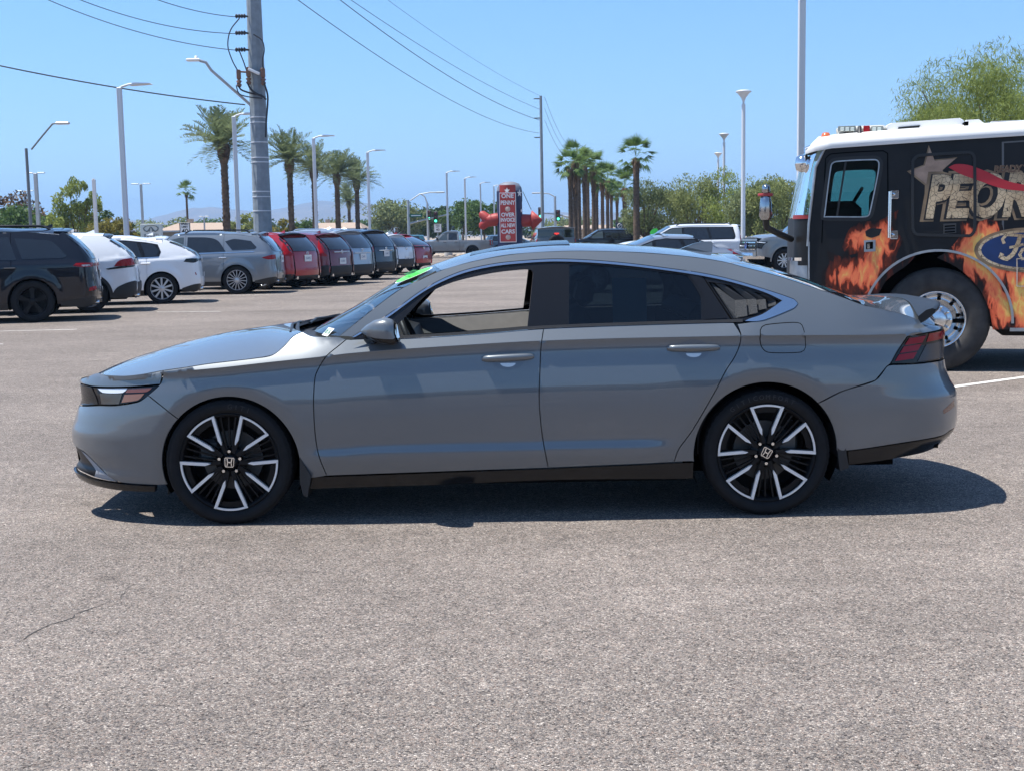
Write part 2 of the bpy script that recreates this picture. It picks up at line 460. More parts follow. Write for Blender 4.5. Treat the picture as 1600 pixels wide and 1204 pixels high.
# ---------------------------------------------------------------- ground
def asphalt_mat():
    m = bpy.data.materials.new("worn_asphalt"); m.use_nodes = True
    nt = m.node_tree; b = nt.nodes["Principled BSDF"]; L = nt.links.new; N = nt.nodes.new
    tc = N("ShaderNodeTexCoord")
    dn = N("ShaderNodeTexNoise"); dn.inputs["Scale"].default_value = 110; dn.inputs["Detail"].default_value = 2
    L(tc.outputs["Object"], dn.inputs["Vector"])
    wv = N("ShaderNodeVectorMath"); wv.operation = 'SCALE'; wv.inputs["Scale"].default_value = .004; L(dn.outputs["Color"], wv.inputs[0])
    av = N("ShaderNodeVectorMath"); av.operation = 'ADD'; L(tc.outputs["Object"], av.inputs[0]); L(wv.outputs[0], av.inputs[1])
    v1 = N("ShaderNodeTexVoronoi"); v1.inputs["Scale"].default_value = 172; L(av.outputs[0], v1.inputs["Vector"])
    sep = N("ShaderNodeSeparateColor"); L(v1.outputs["Color"], sep.inputs[0])
    r = N("ShaderNodeValToRGB"); e = r.color_ramp; e.interpolation = 'LINEAR'
    e.elements[0].position = 0; e.elements[0].color = (.055, .052, .053, 1)
    e.elements[1].position = 1; e.elements[1].color = (.72, .70, .66, 1)
    for p, c in ((.12, (.16, .155, .155)), (.26, (.235, .235, .245)), (.38, (.29, .265, .245)), (.50, (.30, .295, .285)), (.62, (.385, .32, .285)), (.72, (.34, .335, .33)), (.84, (.46, .43, .39)), (.94, (.52, .505, .48))):
        q = e.elements.new(p); q.color = (*c, 1)
    L(sep.outputs[0], r.inputs[0])
    v2 = N("ShaderNodeTexVoronoi"); v2.feature = 'DISTANCE_TO_EDGE'; v2.inputs["Scale"].default_value = 172; L(av.outputs[0], v2.inputs["Vector"])
    ed = N("ShaderNodeMapRange"); ed.inputs[1].default_value = .0; ed.inputs[2].default_value = .16; ed.inputs[3].default_value = .42; ed.inputs[4].default_value = 1
    L(v2.outputs["Distance"], ed.inputs[0])
    # wide wear: mottling at several scales
    def noise(scale, lo, hi, a=.35, bb=.65, det=5, stretch=None):
        n = N("ShaderNodeTexNoise"); n.inputs["Scale"].default_value = scale; n.inputs["Detail"].default_value = det
        if stretch:
            mp = N("ShaderNodeMapping"); mp.inputs["Scale"].default_value = stretch; mp.inputs["Rotation"].default_value = (0, 0, .12); L(tc.outputs["Object"], mp.inputs[0]); L(mp.outputs[0], n.inputs["Vector"])
        else: L(tc.outputs["Object"], n.inputs["Vector"])
        q = N("ShaderNodeMapRange"); q.inputs[1].default_value = a; q.inputs[2].default_value = bb; q.inputs[3].default_value = lo; q.inputs[4].default_value = hi
        L(n.outputs["Fac"], q.inputs[0]); return q.outputs[0]
    def mul(a, bb):
        q = N("ShaderNodeMath"); q.operation = 'MULTIPLY'; L(a, q.inputs[0]); L(bb, q.inputs[1]); return q.outputs[0]
    f = mul(ed.outputs[0], noise(.55, .88, 1.08))
    f = mul(f, noise(7, .90, 1.08)); f = mul(f, noise(1.2, .90, 1.05, stretch=(.10, 1.0, 1)))
    f = mul(f, noise(30, .86, 1.12, det=3))
    spot = noise(2.6, .80, 1.0, .28, .36, 3); f = mul(f, spot); f = mul(f, noise(.9, .72, 1.0, .22, .30, 4)); f = mul(f, noise(.35, .90, 1.05, .38, .62, 3, stretch=(.35, 1.0, 1)))
    mx = N("ShaderNodeMix"); mx.data_type = 'RGBA'; mx.blend_type = 'MULTIPLY'; mx.inputs["Factor"].default_value = 1
    L(r.outputs[0], mx.inputs["A"]); L(f, mx.inputs["B"]); wm = N("ShaderNodeMix"); wm.data_type = 'RGBA'; wm.blend_type = 'MULTIPLY'; wm.inputs["Factor"].default_value = 1; wm.inputs["B"].default_value = (.80, .725, .668, 1)
    L(mx.outputs["Result"], wm.inputs["A"]); L(wm.outputs["Result"], b.inputs["Base Color"])
    b.inputs["Roughness"].default_value = .93; b.inputs["Specular IOR Level"].default_value = .25
    bp = N("ShaderNodeBump"); bp.inputs["Strength"].default_value = .75; bp.inputs["Distance"].default_value = .0035
    hm = N("ShaderNodeMath"); hm.operation = 'ADD'; L(v2.outputs["Distance"], hm.inputs[0]); L(sep.outputs[1], hm.inputs[1])
    L(hm.outputs[0], bp.inputs["Height"]); L(bp.outputs[0], b.inputs["Normal"])
    return m

def sheet(name, poly, z, mat):
    m = MB(); m.add([(x, y, z) for x, y in poly], [tuple(range(len(poly)))])
    return tag(m.build(name, mat), kind='structure')

M_ASPH = asphalt_mat()
desert = pmat("desert_ground", (.30, .24, .18), .95, noise=.25, nscale=.05)
sheet("ground", [(-9000, -300), (9000, -300), (9000, 9000), (-9000, 9000)], -.012, desert)
sheet("parking_lot", [(-60, -40), (90, -40), (90, 97), (-13.2, 97), (-15.5, 60), (-19, 36), (-26, 12), (-60, 8)], 0.0, M_ASPH)

line_white = pmat("worn_road_paint", (.62, .60, .57), .8, noise=.3, nscale=9)
def paint_line(x0, y0, x1, y1, w=.10):
    d = Vector((x1 - x0, y1 - y0)).normalized(); n = Vector((-d.y, d.x)) * w / 2
    return sheet("parking_line", [(x0 - n.x, y0 - n.y), (x1 - n.x, y1 - n.y), (x1 + n.x, y1 + n.y), (x0 + n.x, y0 + n.y)], .004, line_white)

crack_mat = pmat("crack_shadow", (.06, .055, .052), .95)
def crack(pts, w, seed, kind="pavement_crack"):
    rg = random.Random(seed); v = []; f = []
    P = curve(pts, .06, closed=False)
    for i, p in enumerate(P):
        a = P[max(i - 1, 0)]; b = P[min(i + 1, len(P) - 1)]; t = (b - a) / max(1e-6, np.linalg.norm(b - a)); n = np.array((-t[1], t[0]))
        c = p + n * rg.gauss(0, .012); q = w * rg.uniform(.15, 1.0) * min(1, 4 * i / len(P) + .2, 4 * (len(P) - 1 - i) / len(P) + .1)
        v += [(*(c - n * q), .002), (*(c + n * q), .002)]
    f = [(2 * i, 2 * i + 2, 2 * i + 3, 2 * i + 1) for i in range(len(P) - 1)]
    m = MB(); m.add(v, f); return tag(m.build(kind, crack_mat), kind='structure')
def gp(u, v):
    d = at(u, v, 1.0) - Vector((0, 0, CAM_H)); k = -CAM_H / d.z
    return (d.x * k, d.y * k)
crack([gp(5, 1012), gp(45, 992), gp(80, 975), gp(115, 965), gp(150, 948), gp(185, 935), gp(215, 905)], .005, 1)
crack([gp(215, 905), gp(300, 908), gp(420, 900), gp(560, 908), gp(700, 902)], .0016, 2)
crack([gp(700, 902), gp(850, 915), gp(1050, 912), gp(1250, 906)], .0012, 3)
crack([gp(0, 760), gp(60, 752), gp(130, 744)], .003, 4)
paint_line(*gp(1462, 608), *gp(1640, 584), .09)
paint_line(*gp(1592, 590), *gp(1592, 590 - .2), .02) if False else None
# ---------------------------------------------------------------- the grey sedan
M_PAINT = paint("urban_grey_paint", (.120, .136, .150), .25, .36, coat_ior=1.6)
M_GLOSSBLACK = pmat("gloss_black", (.010, .010, .011), .16, spec=.45)
M_SATINBLACK = pmat("satin_black_plastic", (.018, .018, .019), .45, bump=.05, bscale=300)
M_RUBBER = pmat("tyre_rubber", (.013, .013, .014), .75, spec=.25, noise=.15, nscale=30, bump=.06, bscale=200)
M_DARK = pmat("dark_void", (.004, .004, .004), .95, spec=.05)
M_CHROME = pmat("chrome", (.78, .79, .80), .08, 1.0)
M_MACHINED = pmat("machined_alloy", (.80, .80, .79), .35, .35)
M_ALLOYBLACK = pmat("black_alloy", (.008, .008, .009), .35, spec=.25)
M_SILVERALLOY = pmat("silver_alloy", (.55, .56, .58), .3, .8)
M_STEELGREY = pmat("brake_steel", (.10, .10, .10), .5, .8)
M_TINT = glass_mat("privacy_glass", (.13, .17, .19))
M_TINTLIGHT = glass_mat("light_glass", (.62, .68, .68))
M_WSHIELD = glass_mat("windscreen_glass", (.50, .56, .58))
M_REDLENS = pmat("red_lens", (.30, .006, .010), .14, spec=.35)
M_CLEARDARK = pmat("smoked_lens", (.010, .010, .012), .08, spec=.4)
M_AMBER = pmat("amber_lens", (.42, .10, .02), .15, coat=1)
M_WHITELENS = pmat("white_lens", (.75, .78, .82), .15, coat=1)
M_TRIMGREY = pmat("interior_trim", (.24, .24, .24), .75, noise=.1, nscale=20)
M_SEAT = pmat("seat_leather", (.03, .03, .032), .5, bump=.1, bscale=80)
M_PLATEWHITE = pmat("paper_white", (.78, .78, .76), .7)
M_STICKER = pmat("lime_sticker", (.10, .78, .10), .55)
M_STICKERINK = pmat("sticker_ink", (.02, .16, .04), .6)

def tyre_mesh(R, r, w, n=56):
    """outside at -y"""
    k = R - r; h = w / 2
    prof = [(r, -h * .80), (r + .012, -h * .93), (r + k * .30, -h * 1.0), (r + k * .62, -h * 1.0), (r + k * .70, -h * .985), (R - k * .16, -h * .93), (R - k * .05, -h * .86), (R - .004, -h * .80)]
    for g in (-.62, -.25, .25, .62):
        prof += [(R, h * (g - .10)), (R, h * (g - .035)), (R - .009, h * (g - .03)), (R - .009, h * (g + .03)), (R, h * (g + .035)), (R, h * (g + .10))]
    prof += [(R - .004, h * .80), (R - k * .16, h * .93), (r + k * .5, h), (r, h * .8)]
    m = MB(); m.lathe(prof, n, 'y')
    # shoulder lugs
    for i in range(n):
        a0 = 2 * math.pi * (i + .15) / n; a1 = 2 * math.pi * (i + .8) / n
        v = []
        for rr, yy in ((R - k * .02, -h * .84), (R - k * .20, -h * .955)):
            for a in (a0, a1): v.append((rr * math.cos(a), yy - .002, rr * math.sin(a)))
        m.add(v, [(0, 1, 3, 2)])
    me_o = m.build("tyre", M_RUBBER); me = me_o.data; bpy.data.objects.remove(me_o); return me

def rim_mesh(r, w, n=48):
    """barrel, lip and dark back: black"""
    h = w / 2
    m = MB(); m.lathe([(r + .004, -h * .80), (r + .004, -h * .86), (r - .006, -h * .86), (r - .014, -h * .80), (r - .022, -h * .45), (r - .03, h * .2), (r - .028, h * .75)], n, 'y')
    m.lathe([(r - .02, h * .55), (.0, h * .55)], n, 'y', smooth=False)
    o = m.build("rim", [pmat("rim_barrel", (.006, .006, .007), .5, spec=.2)]); me = o.data; bpy.data.objects.remove(o); return me

def plate(pts, y0, y1, mb, mat=0):
    """flat polygon in the wheel plane (x, z) given thickness y0 (outer) to y1"""
    n = len(pts); v = [(p[0], y0, p[1]) for p in pts] + [(p[0], y1, p[1]) for p in pts]
    mb.add(v, [tuple(range(n - 1, -1, -1)) if sum(pts[i][0] * pts[(i + 1) % n][1] - pts[(i + 1) % n][0] * pts[i][1] for i in range(n)) < 0 else tuple(range(n))] + [(i, i + n, (i + 1) % n + n, (i + 1) % n) for i in range(n)], mat)

def pol(r, a): return (r * math.cos(rad(a)), r * math.sin(rad(a)))

def sedan_spokes(r, w, a0):
    """five machined V loops over black twin spokes, hub, nuts"""
    yo = -w / 2 * .80; B = MB(); S = MB(); F = MB()
    for k in range(5):
        a = a0 + 72 * k
        # black body behind the loop
        for s in (-1, 1):
            q = [pol(.05, a + s * 24), pol(.110, a + s * 19.5), pol(r - .012, a + s * 20.8), pol(r - .012, a + s * 15.2), pol(.110, a + s * 8.5), pol(.05, a + s * 4)]
            plate(q, yo + .006, yo + .035, B)
            # machined bar, pointed at the hub
            q = [pol(.098, a + s * 14.5), pol(.112, a + s * 18.2), pol(r - .001, a + s * 20.4), pol(r - .001, a + s * 17.4), pol(r - .014, a + s * 16.6), pol(.128, a + s * 11.4)]
            plate(q, yo - .013, yo + .006, F)
        n = 12
        q = [pol(r - .002, a - 18.4 + 36.8 * i / n) for i in range(n + 1)] + [pol(r - .012, a + 17.2 - 34.4 * i / n) for i in range(n + 1)]
        plate(q, yo - .013, yo + .006, F)
        # recessed web inside the loop, near the rim
        q = [pol(r - .016, a - 15 + 30 * i / n) for i in range(n + 1)] + [pol(r - .045, a + 12 - 24 * i / n) for i in range(n + 1)]
        plate(q, yo + .012, yo + .03, B)
        # fine black twin spokes between the loops
        for s in (-1, 0, 1):
            c = a + 36 + s * 5.2
            wd = .0042
            d = Vector(pol(1, c)); nn = Vector((-d.y, d.x))
            p0 = d * .05 + nn * s * .008; p1 = d * (r - .01) + nn * s * .018
            q = [tuple(p0 - nn * wd), tuple(p1 - nn * wd), tuple(p1 + nn * wd), tuple(p0 + nn * wd)]
            plate(q, yo + .012 + (.012 if s == 0 else 0), yo + .035, B)
        # nut
        c = pol(.0572, a + 36)
        S.lathe([(.0165, .002), (.0165, .02)], 12, 'y', (c[0], yo + .010, c[1]))
    B.lathe([(.0, -.0), (.030, -.0), (.036, .004), (.040, .016), (.078, .020), (.082, .05)], 32, 'y', (0, yo + .001, 0))
    B.add(S.v, S.f)
    return B, F

def badge_h(yo, mb, s=.028, a=0.0):
    """rounded square outline with an H of spread uprights"""
    def R(p): c, q = math.cos(a), math.sin(a); return (p[0] * c - p[1] * q, p[0] * q + p[1] * c)
    out = [(-.82, 1), (.82, 1), (1, .82), (.92, -.72), (.72, -1), (-.72, -1), (-.92, -.72), (-1, .82)]
    inn = [(x * .84, y * .84) for x, y in out]
    for i in range(8):
        j = (i + 1) % 8
        plate([R((s * p[0], s * p[1])) for p in (out[i], out[j], inn[j], inn[i])], yo - .003, yo, mb)
    for sx in (-1, 1):
        plate([R((s * p[0], s * p[1])) for p in ((sx * .62, .78), (sx * .36, .78), (sx * .27, .12), (sx * .27, -.12), (sx * .36, -.78), (sx * .56, -.78), (sx * .47, 0))], yo - .003, yo, mb)
    plate([R((s * p[0], s * p[1])) for p in ((-.3, .14), (.3, .14), (.3, -.12), (-.3, -.12))], yo - .003, yo, mb)

def sedan_wheel(parent, x, y, side, a0, tilt, words):
    R, r, w = .331, .258, .235
    wh = place("wheel", None, parent, (x, y, R), math.pi if side > 0 else 0.0)
    if "sedan_tyre" not in MATS:
        MATS["sedan_tyre"] = tyre_mesh(R, r, w); MATS["sedan_rim"] = rim_mesh(r, w)
    place("tyre", MATS["sedan_tyre"], wh); place("rim", MATS["sedan_rim"], wh)
    B, F = sedan_spokes(r, w, a0)
    B.build("spokes", M_ALLOYBLACK, wh); F.build("machined_face", M_MACHINED, wh)
    yo = -w / 2 * .80
    if "nut_mesh" not in MATS:
        T = MB(); T.lathe([(.0, -.004), (.0085, -.004), (.0105, .0), (.0105, .02)], 6, 'y', (0, 0, 0), smooth=False); o = T.build("wheel_nut", M_CHROME); MATS["nut_mesh"] = o.data; bpy.data.objects.remove(o)
    for k in range(5):
        c = pol(.0572, a0 + 36 + 72 * k); place("wheel_nut", MATS["nut_mesh"], wh, (c[0], yo + .004, c[1]))
    m = MB(); badge_h(yo - .001, m, .026, rad(tilt)); m.build("hub_badge", M_CHROME, wh)
    m = MB(); m.lathe([(.06, -.012), (.158, -.012), (.158, .012), (.06, .012)], 48, 'y', (0, .012, 0), smooth=False); m.build("brake_disc", M_STEELGREY, wh)
    m = MB(); c = pol(.13, 155 if x < 0 else 20); m.box((c[0], -.005, c[1]), (.11, .07, .12), 0, 0, .02); m.build("brake_caliper", M_STEELGREY, wh)
    # raised sidewall lettering
    tm = MB()
    for s, size, ctr, step in words:
        for i, ch in enumerate(s):
            if ch == ' ': continue
            a = ctr - (i - (len(s) - 1) / 2) * step
            me = text_mesh(ch, size, .0008); rr = .296
            M = Matrix.Translation((rr * math.cos(rad(a)), -w / 2 - .0006, rr * math.sin(rad(a)))) @ Matrix.Rotation(rad(90), 4, 'X') @ Matrix.Rotation(rad(a - 90), 4, 'Z')
            me.transform(M); tm.add([v.co for v in me.vertices], [tuple(p.vertices) for p in me.polygons]); bpy.data.meshes.remove(me)
    if tm.v: tm.build("sidewall_lettering", pmat("raised_rubber", (.026, .026, .027), .65), wh)
    return wh

def build_sedan():
    S = SedanSide; Y = S.Y; W = S
    car = thing("sedan_car", "grey four-door sedan with black and silver wheels in the middle of the lot", "car", (-.0894, 7.5168, 0), rad(.11))
    N = lambda z: (float(S.nose(z)) + .002, z)
    T = lambda z: (float(S.tail(z)) - .002, z)
    af = lambda a0, a1, n=22: arc(-1.394, .316, .362, a0, a1, n)
    ar = lambda a0, a1, n=22: arc(1.408, .332, .374, a0, a1, n)
    df = [(-0.891, 0.253), (-0.934, 0.406), (-0.943, 0.623), (-0.933, 0.772), (-0.910, 0.825), (-0.868, 0.883), (-0.807, 0.932), (-0.771, 0.961)]
    gapl = [(0.270, 0.277), (0.246, 0.413), (0.234, 0.514), (0.227, 0.649), (0.234, 0.793), (0.243, 0.923), (0.257, 1.000)]
    dr = [(0.927, 0.295), (0.952, 0.366), (1.025, 0.467), (1.136, 0.660), (1.195, 0.770), (1.244, 0.842), (1.271, 0.904), (1.275, 0.953), (1.244, 1.014)]
    belt = lambda a, b, n: [(x, float(S.belt(x))) for x in np.linspace(a, b, n)]
    CR = [lambda x, d=d: S.crease(x) - d * (S.crease(x) - .2) for d in (-.004, 0, .014, .05)] + [lambda x: S.belt(x)]
    P = lambda name, poly, **k: panel(name, poly, Y, k.pop('mat', M_PAINT), k.pop('parent', car), warp=W, lines=k.pop('lines', CR), **k)
    doors = P("front_door", df + belt(-.74, .18, 14) + gapl[::-1])
    P("rear_door", gapl + belt(.26, 1.19, 14) + dr[::-1])
    hood_e = [(-1.725, 0.818), (-1.608, 0.833), (-1.493, 0.849), (-1.243, 0.874), (-1.156, 0.888), (-1.098, 0.931), (-1.054, 0.979), (-1.010, 0.999)]
    P("front_fender", df + [(-0.809, 0.974), (-0.905, 0.975), (-0.962, 0.979)] + hood_e[::-1] + [(-1.743, 0.752), (-1.811, 0.691), (-1.725, 0.626)] + af(136, -12)+[(-0.985, 0.239)])
    P("front_bumper", [(-1.812, .690), (-1.867, .656), (-2.006, .631), (-2.112, .624), (-2.20, .612), N(.595), N(.55), N(.5), N(.43), N(.395), (-2.309, .385), (-2.272, .376), (-2.216, .360), (-2.115, .281), (-2.018, .221), (-1.802, .211)] + af(196.6, 136) + [(-1.725, .626)])
    P("nose_panel", [(-1.726, .818), (-1.862, .795), (-1.967, .783), (-2.059, .783), (-2.142, .789), (-2.20, .768), (-2.26, .750), N(.735), N(.716), (-2.236, .724), (-2.145, .722), (-1.929, .732), (-1.746, .747)])
    rail = [(-0.809, 0.978), (-0.600, 1.139), (-0.487, 1.216), (-0.416, 1.248), (-0.274, 1.308), (-0.097, 1.353), (0.129, 1.387), (0.398, 1.397), (0.725, 1.386), (1.020, 1.359), (1.212, 1.328), (1.309, 1.301), (1.495, 1.249), (1.678, 1.186), (1.805, 1.141), (1.935, 1.091)]
    decke = [(2.038, 1.067), (2.131, 1.044), (2.252, 1.003), (2.321, 0.978), (2.384, 0.960)]
    chr_o = [(-0.741, 0.973), (-0.555, 1.083), (-0.362, 1.214), (-0.186, 1.294), (-0.006, 1.334), (0.171, 1.350), (0.331, 1.355), (0.527, 1.345), (0.722, 1.325), (0.914, 1.298), (1.087, 1.271), (1.249, 1.234), (1.432, 1.176), (1.564, 1.128), (1.584, 1.106), (1.559, 1.083), (1.409, 1.029), (1.351, 1.020)]
    lampo = [(2.064, 0.786), (2.103, 0.843), (2.167, 0.921), (2.271, 0.932), (2.412, 0.938), T(.940)]
    P("quarter_panel", dr[:-1] + [(1.262, 1.008), (1.320, 1.015)] + chr_o[::-1] + rail + decke + [T(.957), T(.945)] + lampo[::-1][1:] + [(2.044, 0.773), (1.978, 0.704), (1.803, 0.655), (1.735, 0.625)] + ar(44, 186)+[(1.007, 0.296)], sharp=30)
    P("rear_bumper", [(1.803, 0.655), (1.978, 0.704), (2.044, 0.772), (2.070, 0.779), (2.196, 0.775), (2.358, 0.773), T(.771), T(.72), T(.68), T(.6), T(.48), T(.395), (2.47, .392), (2.41, .376), (2.262, .371), (2.107, .363), (1.845, .338)] + ar(.8, 44))
    P("rear_diffuser", [(1.840, 0.334), (2.106, 0.358), (2.260, 0.367), (2.406, .371), (2.47, .388), T(.388), T(.34), (2.46, .315), (2.38, .289), (2.157, 0.278), (1.851, 0.257)], mat=M_GLOSSBLACK, off=-.012)
    P("rocker_trim", [(-1.019, 0.175), (-0.293, 0.187), (0.281, 0.204), (1.033, 0.198), (1.035, 0.289), (0.927, 0.290), (0.270, 0.272), (-0.892, 0.248), (-1.016, 0.247)], mat=M_GLOSSBLACK, off=-.004)
    P("front_lip", [N(.245), (-2.336, .240), (-2.257, .234), (-2.187, .222), (-2.02, .214), (-1.802, .208), (-1.808, .172), (-2.028, .170), (-2.23, .182), (-2.33, .196), N(.205)], mat=M_GLOSSBLACK, off=.012, thick=.05)
    # lower corner intake and its grey blade
    P("corner_intake", [N(.393), (-2.309, .382), (-2.272, .374), (-2.216, .358), (-2.115, .279), (-2.02, .219), (-2.187, .226), (-2.257, .238), N(.25)], mat=M_SATINBLACK, off=-.035)
    P("corner_blade", [(-2.265, .372), (-2.212, .352), (-2.115, .277), (-2.022, .218), (-2.09, .222), (-2.175, .232), (-2.16, .268)], mat=pmat("grey_blade", (.30, .31, .33), .4), off=-.008)
    # headlamp
    hl = [(-1.748, .741), (-1.812, .688), (-1.867, .658), (-2.006, .634), (-2.112, .627), (-2.20, .615), N(.598), N(.712), (-2.236, .719), (-2.145, .716), (-1.929, .727)]
    lamps = P("headlight", hl, mat=M_CLEARDARK, off=-.010)
    for o in (lamps if isinstance(lamps, list) else [lamps]): pass
    for sd, o in zip((-1, 1), lamps):
        P("light_bar", [(-2.126, .713), (-1.932, .723), (-1.960, .700), (-2.091, .694)], mat=M_WHITELENS, off=-.006, sides=(sd,), parent=o, thick=.006, gap=0)
        P("reflector_bowl", [(-2.11, .688), (-1.965, .694), (-1.985, .640), (-2.10, .632)], mat=pmat("lamp_bronze", (.12, .105, .09), .25, .6), off=-.007, sides=(sd,), parent=o, thick=.004, gap=0)
        P("amber_reflector", [(-1.929, .722), (-1.79, .730), (-1.819, .708), (-1.945, .700)], mat=pmat("amber_dark", (.16, .045, .02), .2, coat=1), off=-.006, sides=(sd,), parent=o, thick=.004, gap=0)
        P("amber_reflector", [(-1.950, .690), (-1.835, .698), (-1.870, .665), (-1.969, .648)], mat=pmat("amber_pale", (.24, .10, .05), .2, coat=1), off=-.006, sides=(sd,), parent=o, thick=.004, gap=0)
        P("grille_corner", [N(.60), N(.710), (-2.170, .714), (-2.135, .66), (-2.125, .630)], mat=M_GLOSSBLACK, off=-.004, sides=(sd,), parent=o, thick=.004, gap=0)
    # tail lamp
    tl = P("taillight", [(2.068, 0.784), (2.103, 0.839), (2.169, 0.918), (2.270, 0.928), (2.413, 0.934), T(.936), T(.775), (2.358, 0.777), (2.196, 0.778)], mat=M_CLEARDARK, off=-.006)
    for sd, o in zip((-1, 1), tl):
        def band(t0, t1, x0=.02, x1=.115):
            # slanted lamp edge from (2.083,.801) to (2.19,.939)
            e = lambda t, d: (2.066 + .101 * t + d, .787 + .130 * t + d * .06 + .003)
            return [e(t0, x0), e(t1, x0), e(t1, x1), e(t0, x1)]
        for t0, t1, nm in ((.04, .30, "lamp_bar"), (.35, .60, "lamp_bar"), (.65, .92, "lamp_bar")):
            P(nm, band(t0, t1, .022, .135), mat=pmat("red_bar", (.27, .008, .022), .25, spec=.3), off=-.002, sides=(sd,), parent=o, thick=.006, gap=0)
        P("upper_lens", [(2.296, 0.883), (2.315, 0.925), (2.447, 0.930), (2.450, 0.888)], mat=M_REDLENS, off=-.003, sides=(sd,), parent=o, thick=.004, gap=0)
        P("clear_lens", [(2.232, 0.786), (2.296, 0.871), (2.446, 0.876), (2.445, 0.786)], mat=pmat("clear_lens_grey", (.06, .06, .065), .15, spec=.35), off=-.003, sides=(sd,), parent=o, thick=.004, gap=0)
    P("bumper_reflector", [(2.396, .515), (2.45, .540), (2.494, .556), (2.501, .522), (2.45, .505), (2.402, .495)], mat=pmat("dark_red_reflector", (.10, .012, .012), .2, coat=1), off=.001, thick=.004, gap=0)
    # fuel flap, a hair proud with its own gap
    P("fuel_flap_gap", [(1.375, 0.977), (1.403, 1.003), (1.555, 1.013), (1.596, 0.998), (1.614, 0.883), (1.587, 0.856), (1.413, 0.859), (1.378, 0.897)], mat=M_DARK, off=.0008, sides=(-1,), thick=.002, gap=0, sharp=95)
    P("fuel_flap", [(1.375, 0.977), (1.403, 1.003), (1.555, 1.013), (1.596, 0.998), (1.614, 0.883), (1.587, 0.856), (1.413, 0.859), (1.378, 0.897)], off=.0024, sides=(-1,), thick=.002, gap=.0042, sharp=95)
    # windows
    winF = [(-0.531, 0.994), (-0.514, 1.021), (-0.441, 1.094), (-0.361, 1.176), (-0.291, 1.215), (-0.187, 1.251), (-0.007, 1.287), (0.160, 1.303), (0.202, 1.300), (0.210, 1.285), (0.173, 1.009), (-0.099, 0.988), (-0.465, 0.974)]
    glR = [(0.389, 1.016), (0.402, 1.323), (0.528, 1.320), (0.723, 1.298), (0.915, 1.272), (1.018, 1.256), (1.058, 1.198), (1.084, 1.138), (1.078, 1.030), (0.684, 1.020)]
    louv = [(1.129, 1.223), (1.248, 1.204), (1.396, 1.160), (1.495, 1.119), (1.446, 1.089), (1.369, 1.049), (1.247, 1.032)]
    frame_o = [(-0.734, 0.969), (-0.555, 1.078), (-0.362, 1.208), (-0.186, 1.288), (-0.006, 1.328), (0.171, 1.344), (0.331, 1.349), (0.528, 1.339), (0.723, 1.319), (0.914, 1.293), (1.087, 1.265), (1.249, 1.228), (1.432, 1.170), (1.556, 1.125), (1.576, 1.106), (1.552, 1.086), (1.409, 1.034), (1.351, 1.024), (1.091, 1.022), (0.684, 1.016), (0.258, 1.006), (-0.101, 0.985), (-0.515, 0.968)]
    P("window_surround", frame_o, holes=[winF, glR, louv], mat=M_GLOSSBLACK, off=-.006, gap=0, sharp=50, thick=.03)
    P("rear_side_glass", glR, mat=M_TINT, off=-.010, gap=-.003, thick=0)
    q = P("pillar_seam", [(0.267, 1.007), (0.286, 1.099), (0.319, 1.344), (0.326, 1.343), (0.293, 1.099), (0.274, 1.007)], mat=M_DARK, off=-.0045, thick=.002, gap=0, sides=(-0.980, 1.014))
    P("pillar_seam", [(1.096, 1.261), (1.103, 1.259), (1.244, 1.024), (1.234, 1.024)], mat=M_DARK, off=-.0045, thick=.002, gap=0)
    P("pillar_panel", [(1.022, 1.272), (1.083, 1.263), (1.212, 1.038), (1.094, 1.033), (1.101, 1.138), (1.073, 1.198)], mat=M_GLOSSBLACK, off=-.002, thick=.006, gap=0)
    # louvred quarter light: angled fins of dark mesh-grained plastic
    P("quarter_light_back", louv, mat=M_SATINBLACK, off=-.045, gap=-.004, thick=0)
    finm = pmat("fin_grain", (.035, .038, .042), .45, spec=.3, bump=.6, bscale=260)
    for sd in (-1, 1):
        edge_top = [(1.150, 1.225), (1.245, 1.208), (1.325, 1.184), (1.395, 1.155), (1.445, 1.134)]
        for i, (xa, xb, zt, zb_) in enumerate(((1.147, 1.319, 1.233, 1.036), (1.241, 1.372, 1.210, 1.050), (1.305, 1.420, 1.184, 1.072), (1.385, 1.472, 1.155, 1.090))):
            # each louvre: a blade leaning out toward the rear, its lit end face, its dark top slope
            zm = zb_ + (zt - zb_) * (.52 if i else .48)
            yy = lambda x, z, d: sd * (float(Y(x, z)) + d)
            a = (xb - .056 + .006 * i, zb_); 
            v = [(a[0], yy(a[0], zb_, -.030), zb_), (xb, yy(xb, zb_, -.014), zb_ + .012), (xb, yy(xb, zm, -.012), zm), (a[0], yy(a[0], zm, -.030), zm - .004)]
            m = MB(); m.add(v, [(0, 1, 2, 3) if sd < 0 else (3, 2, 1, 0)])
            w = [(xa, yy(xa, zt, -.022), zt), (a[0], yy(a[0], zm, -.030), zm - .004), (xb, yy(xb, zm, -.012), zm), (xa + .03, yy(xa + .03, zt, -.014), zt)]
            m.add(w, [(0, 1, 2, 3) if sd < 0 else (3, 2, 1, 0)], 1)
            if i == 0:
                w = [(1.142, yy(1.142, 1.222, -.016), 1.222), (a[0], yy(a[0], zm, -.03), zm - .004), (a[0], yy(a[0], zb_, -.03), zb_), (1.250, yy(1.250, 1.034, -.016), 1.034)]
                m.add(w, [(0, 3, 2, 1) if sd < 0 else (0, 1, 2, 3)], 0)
            m.build("louvre", [finm, M_SATINBLACK], car)
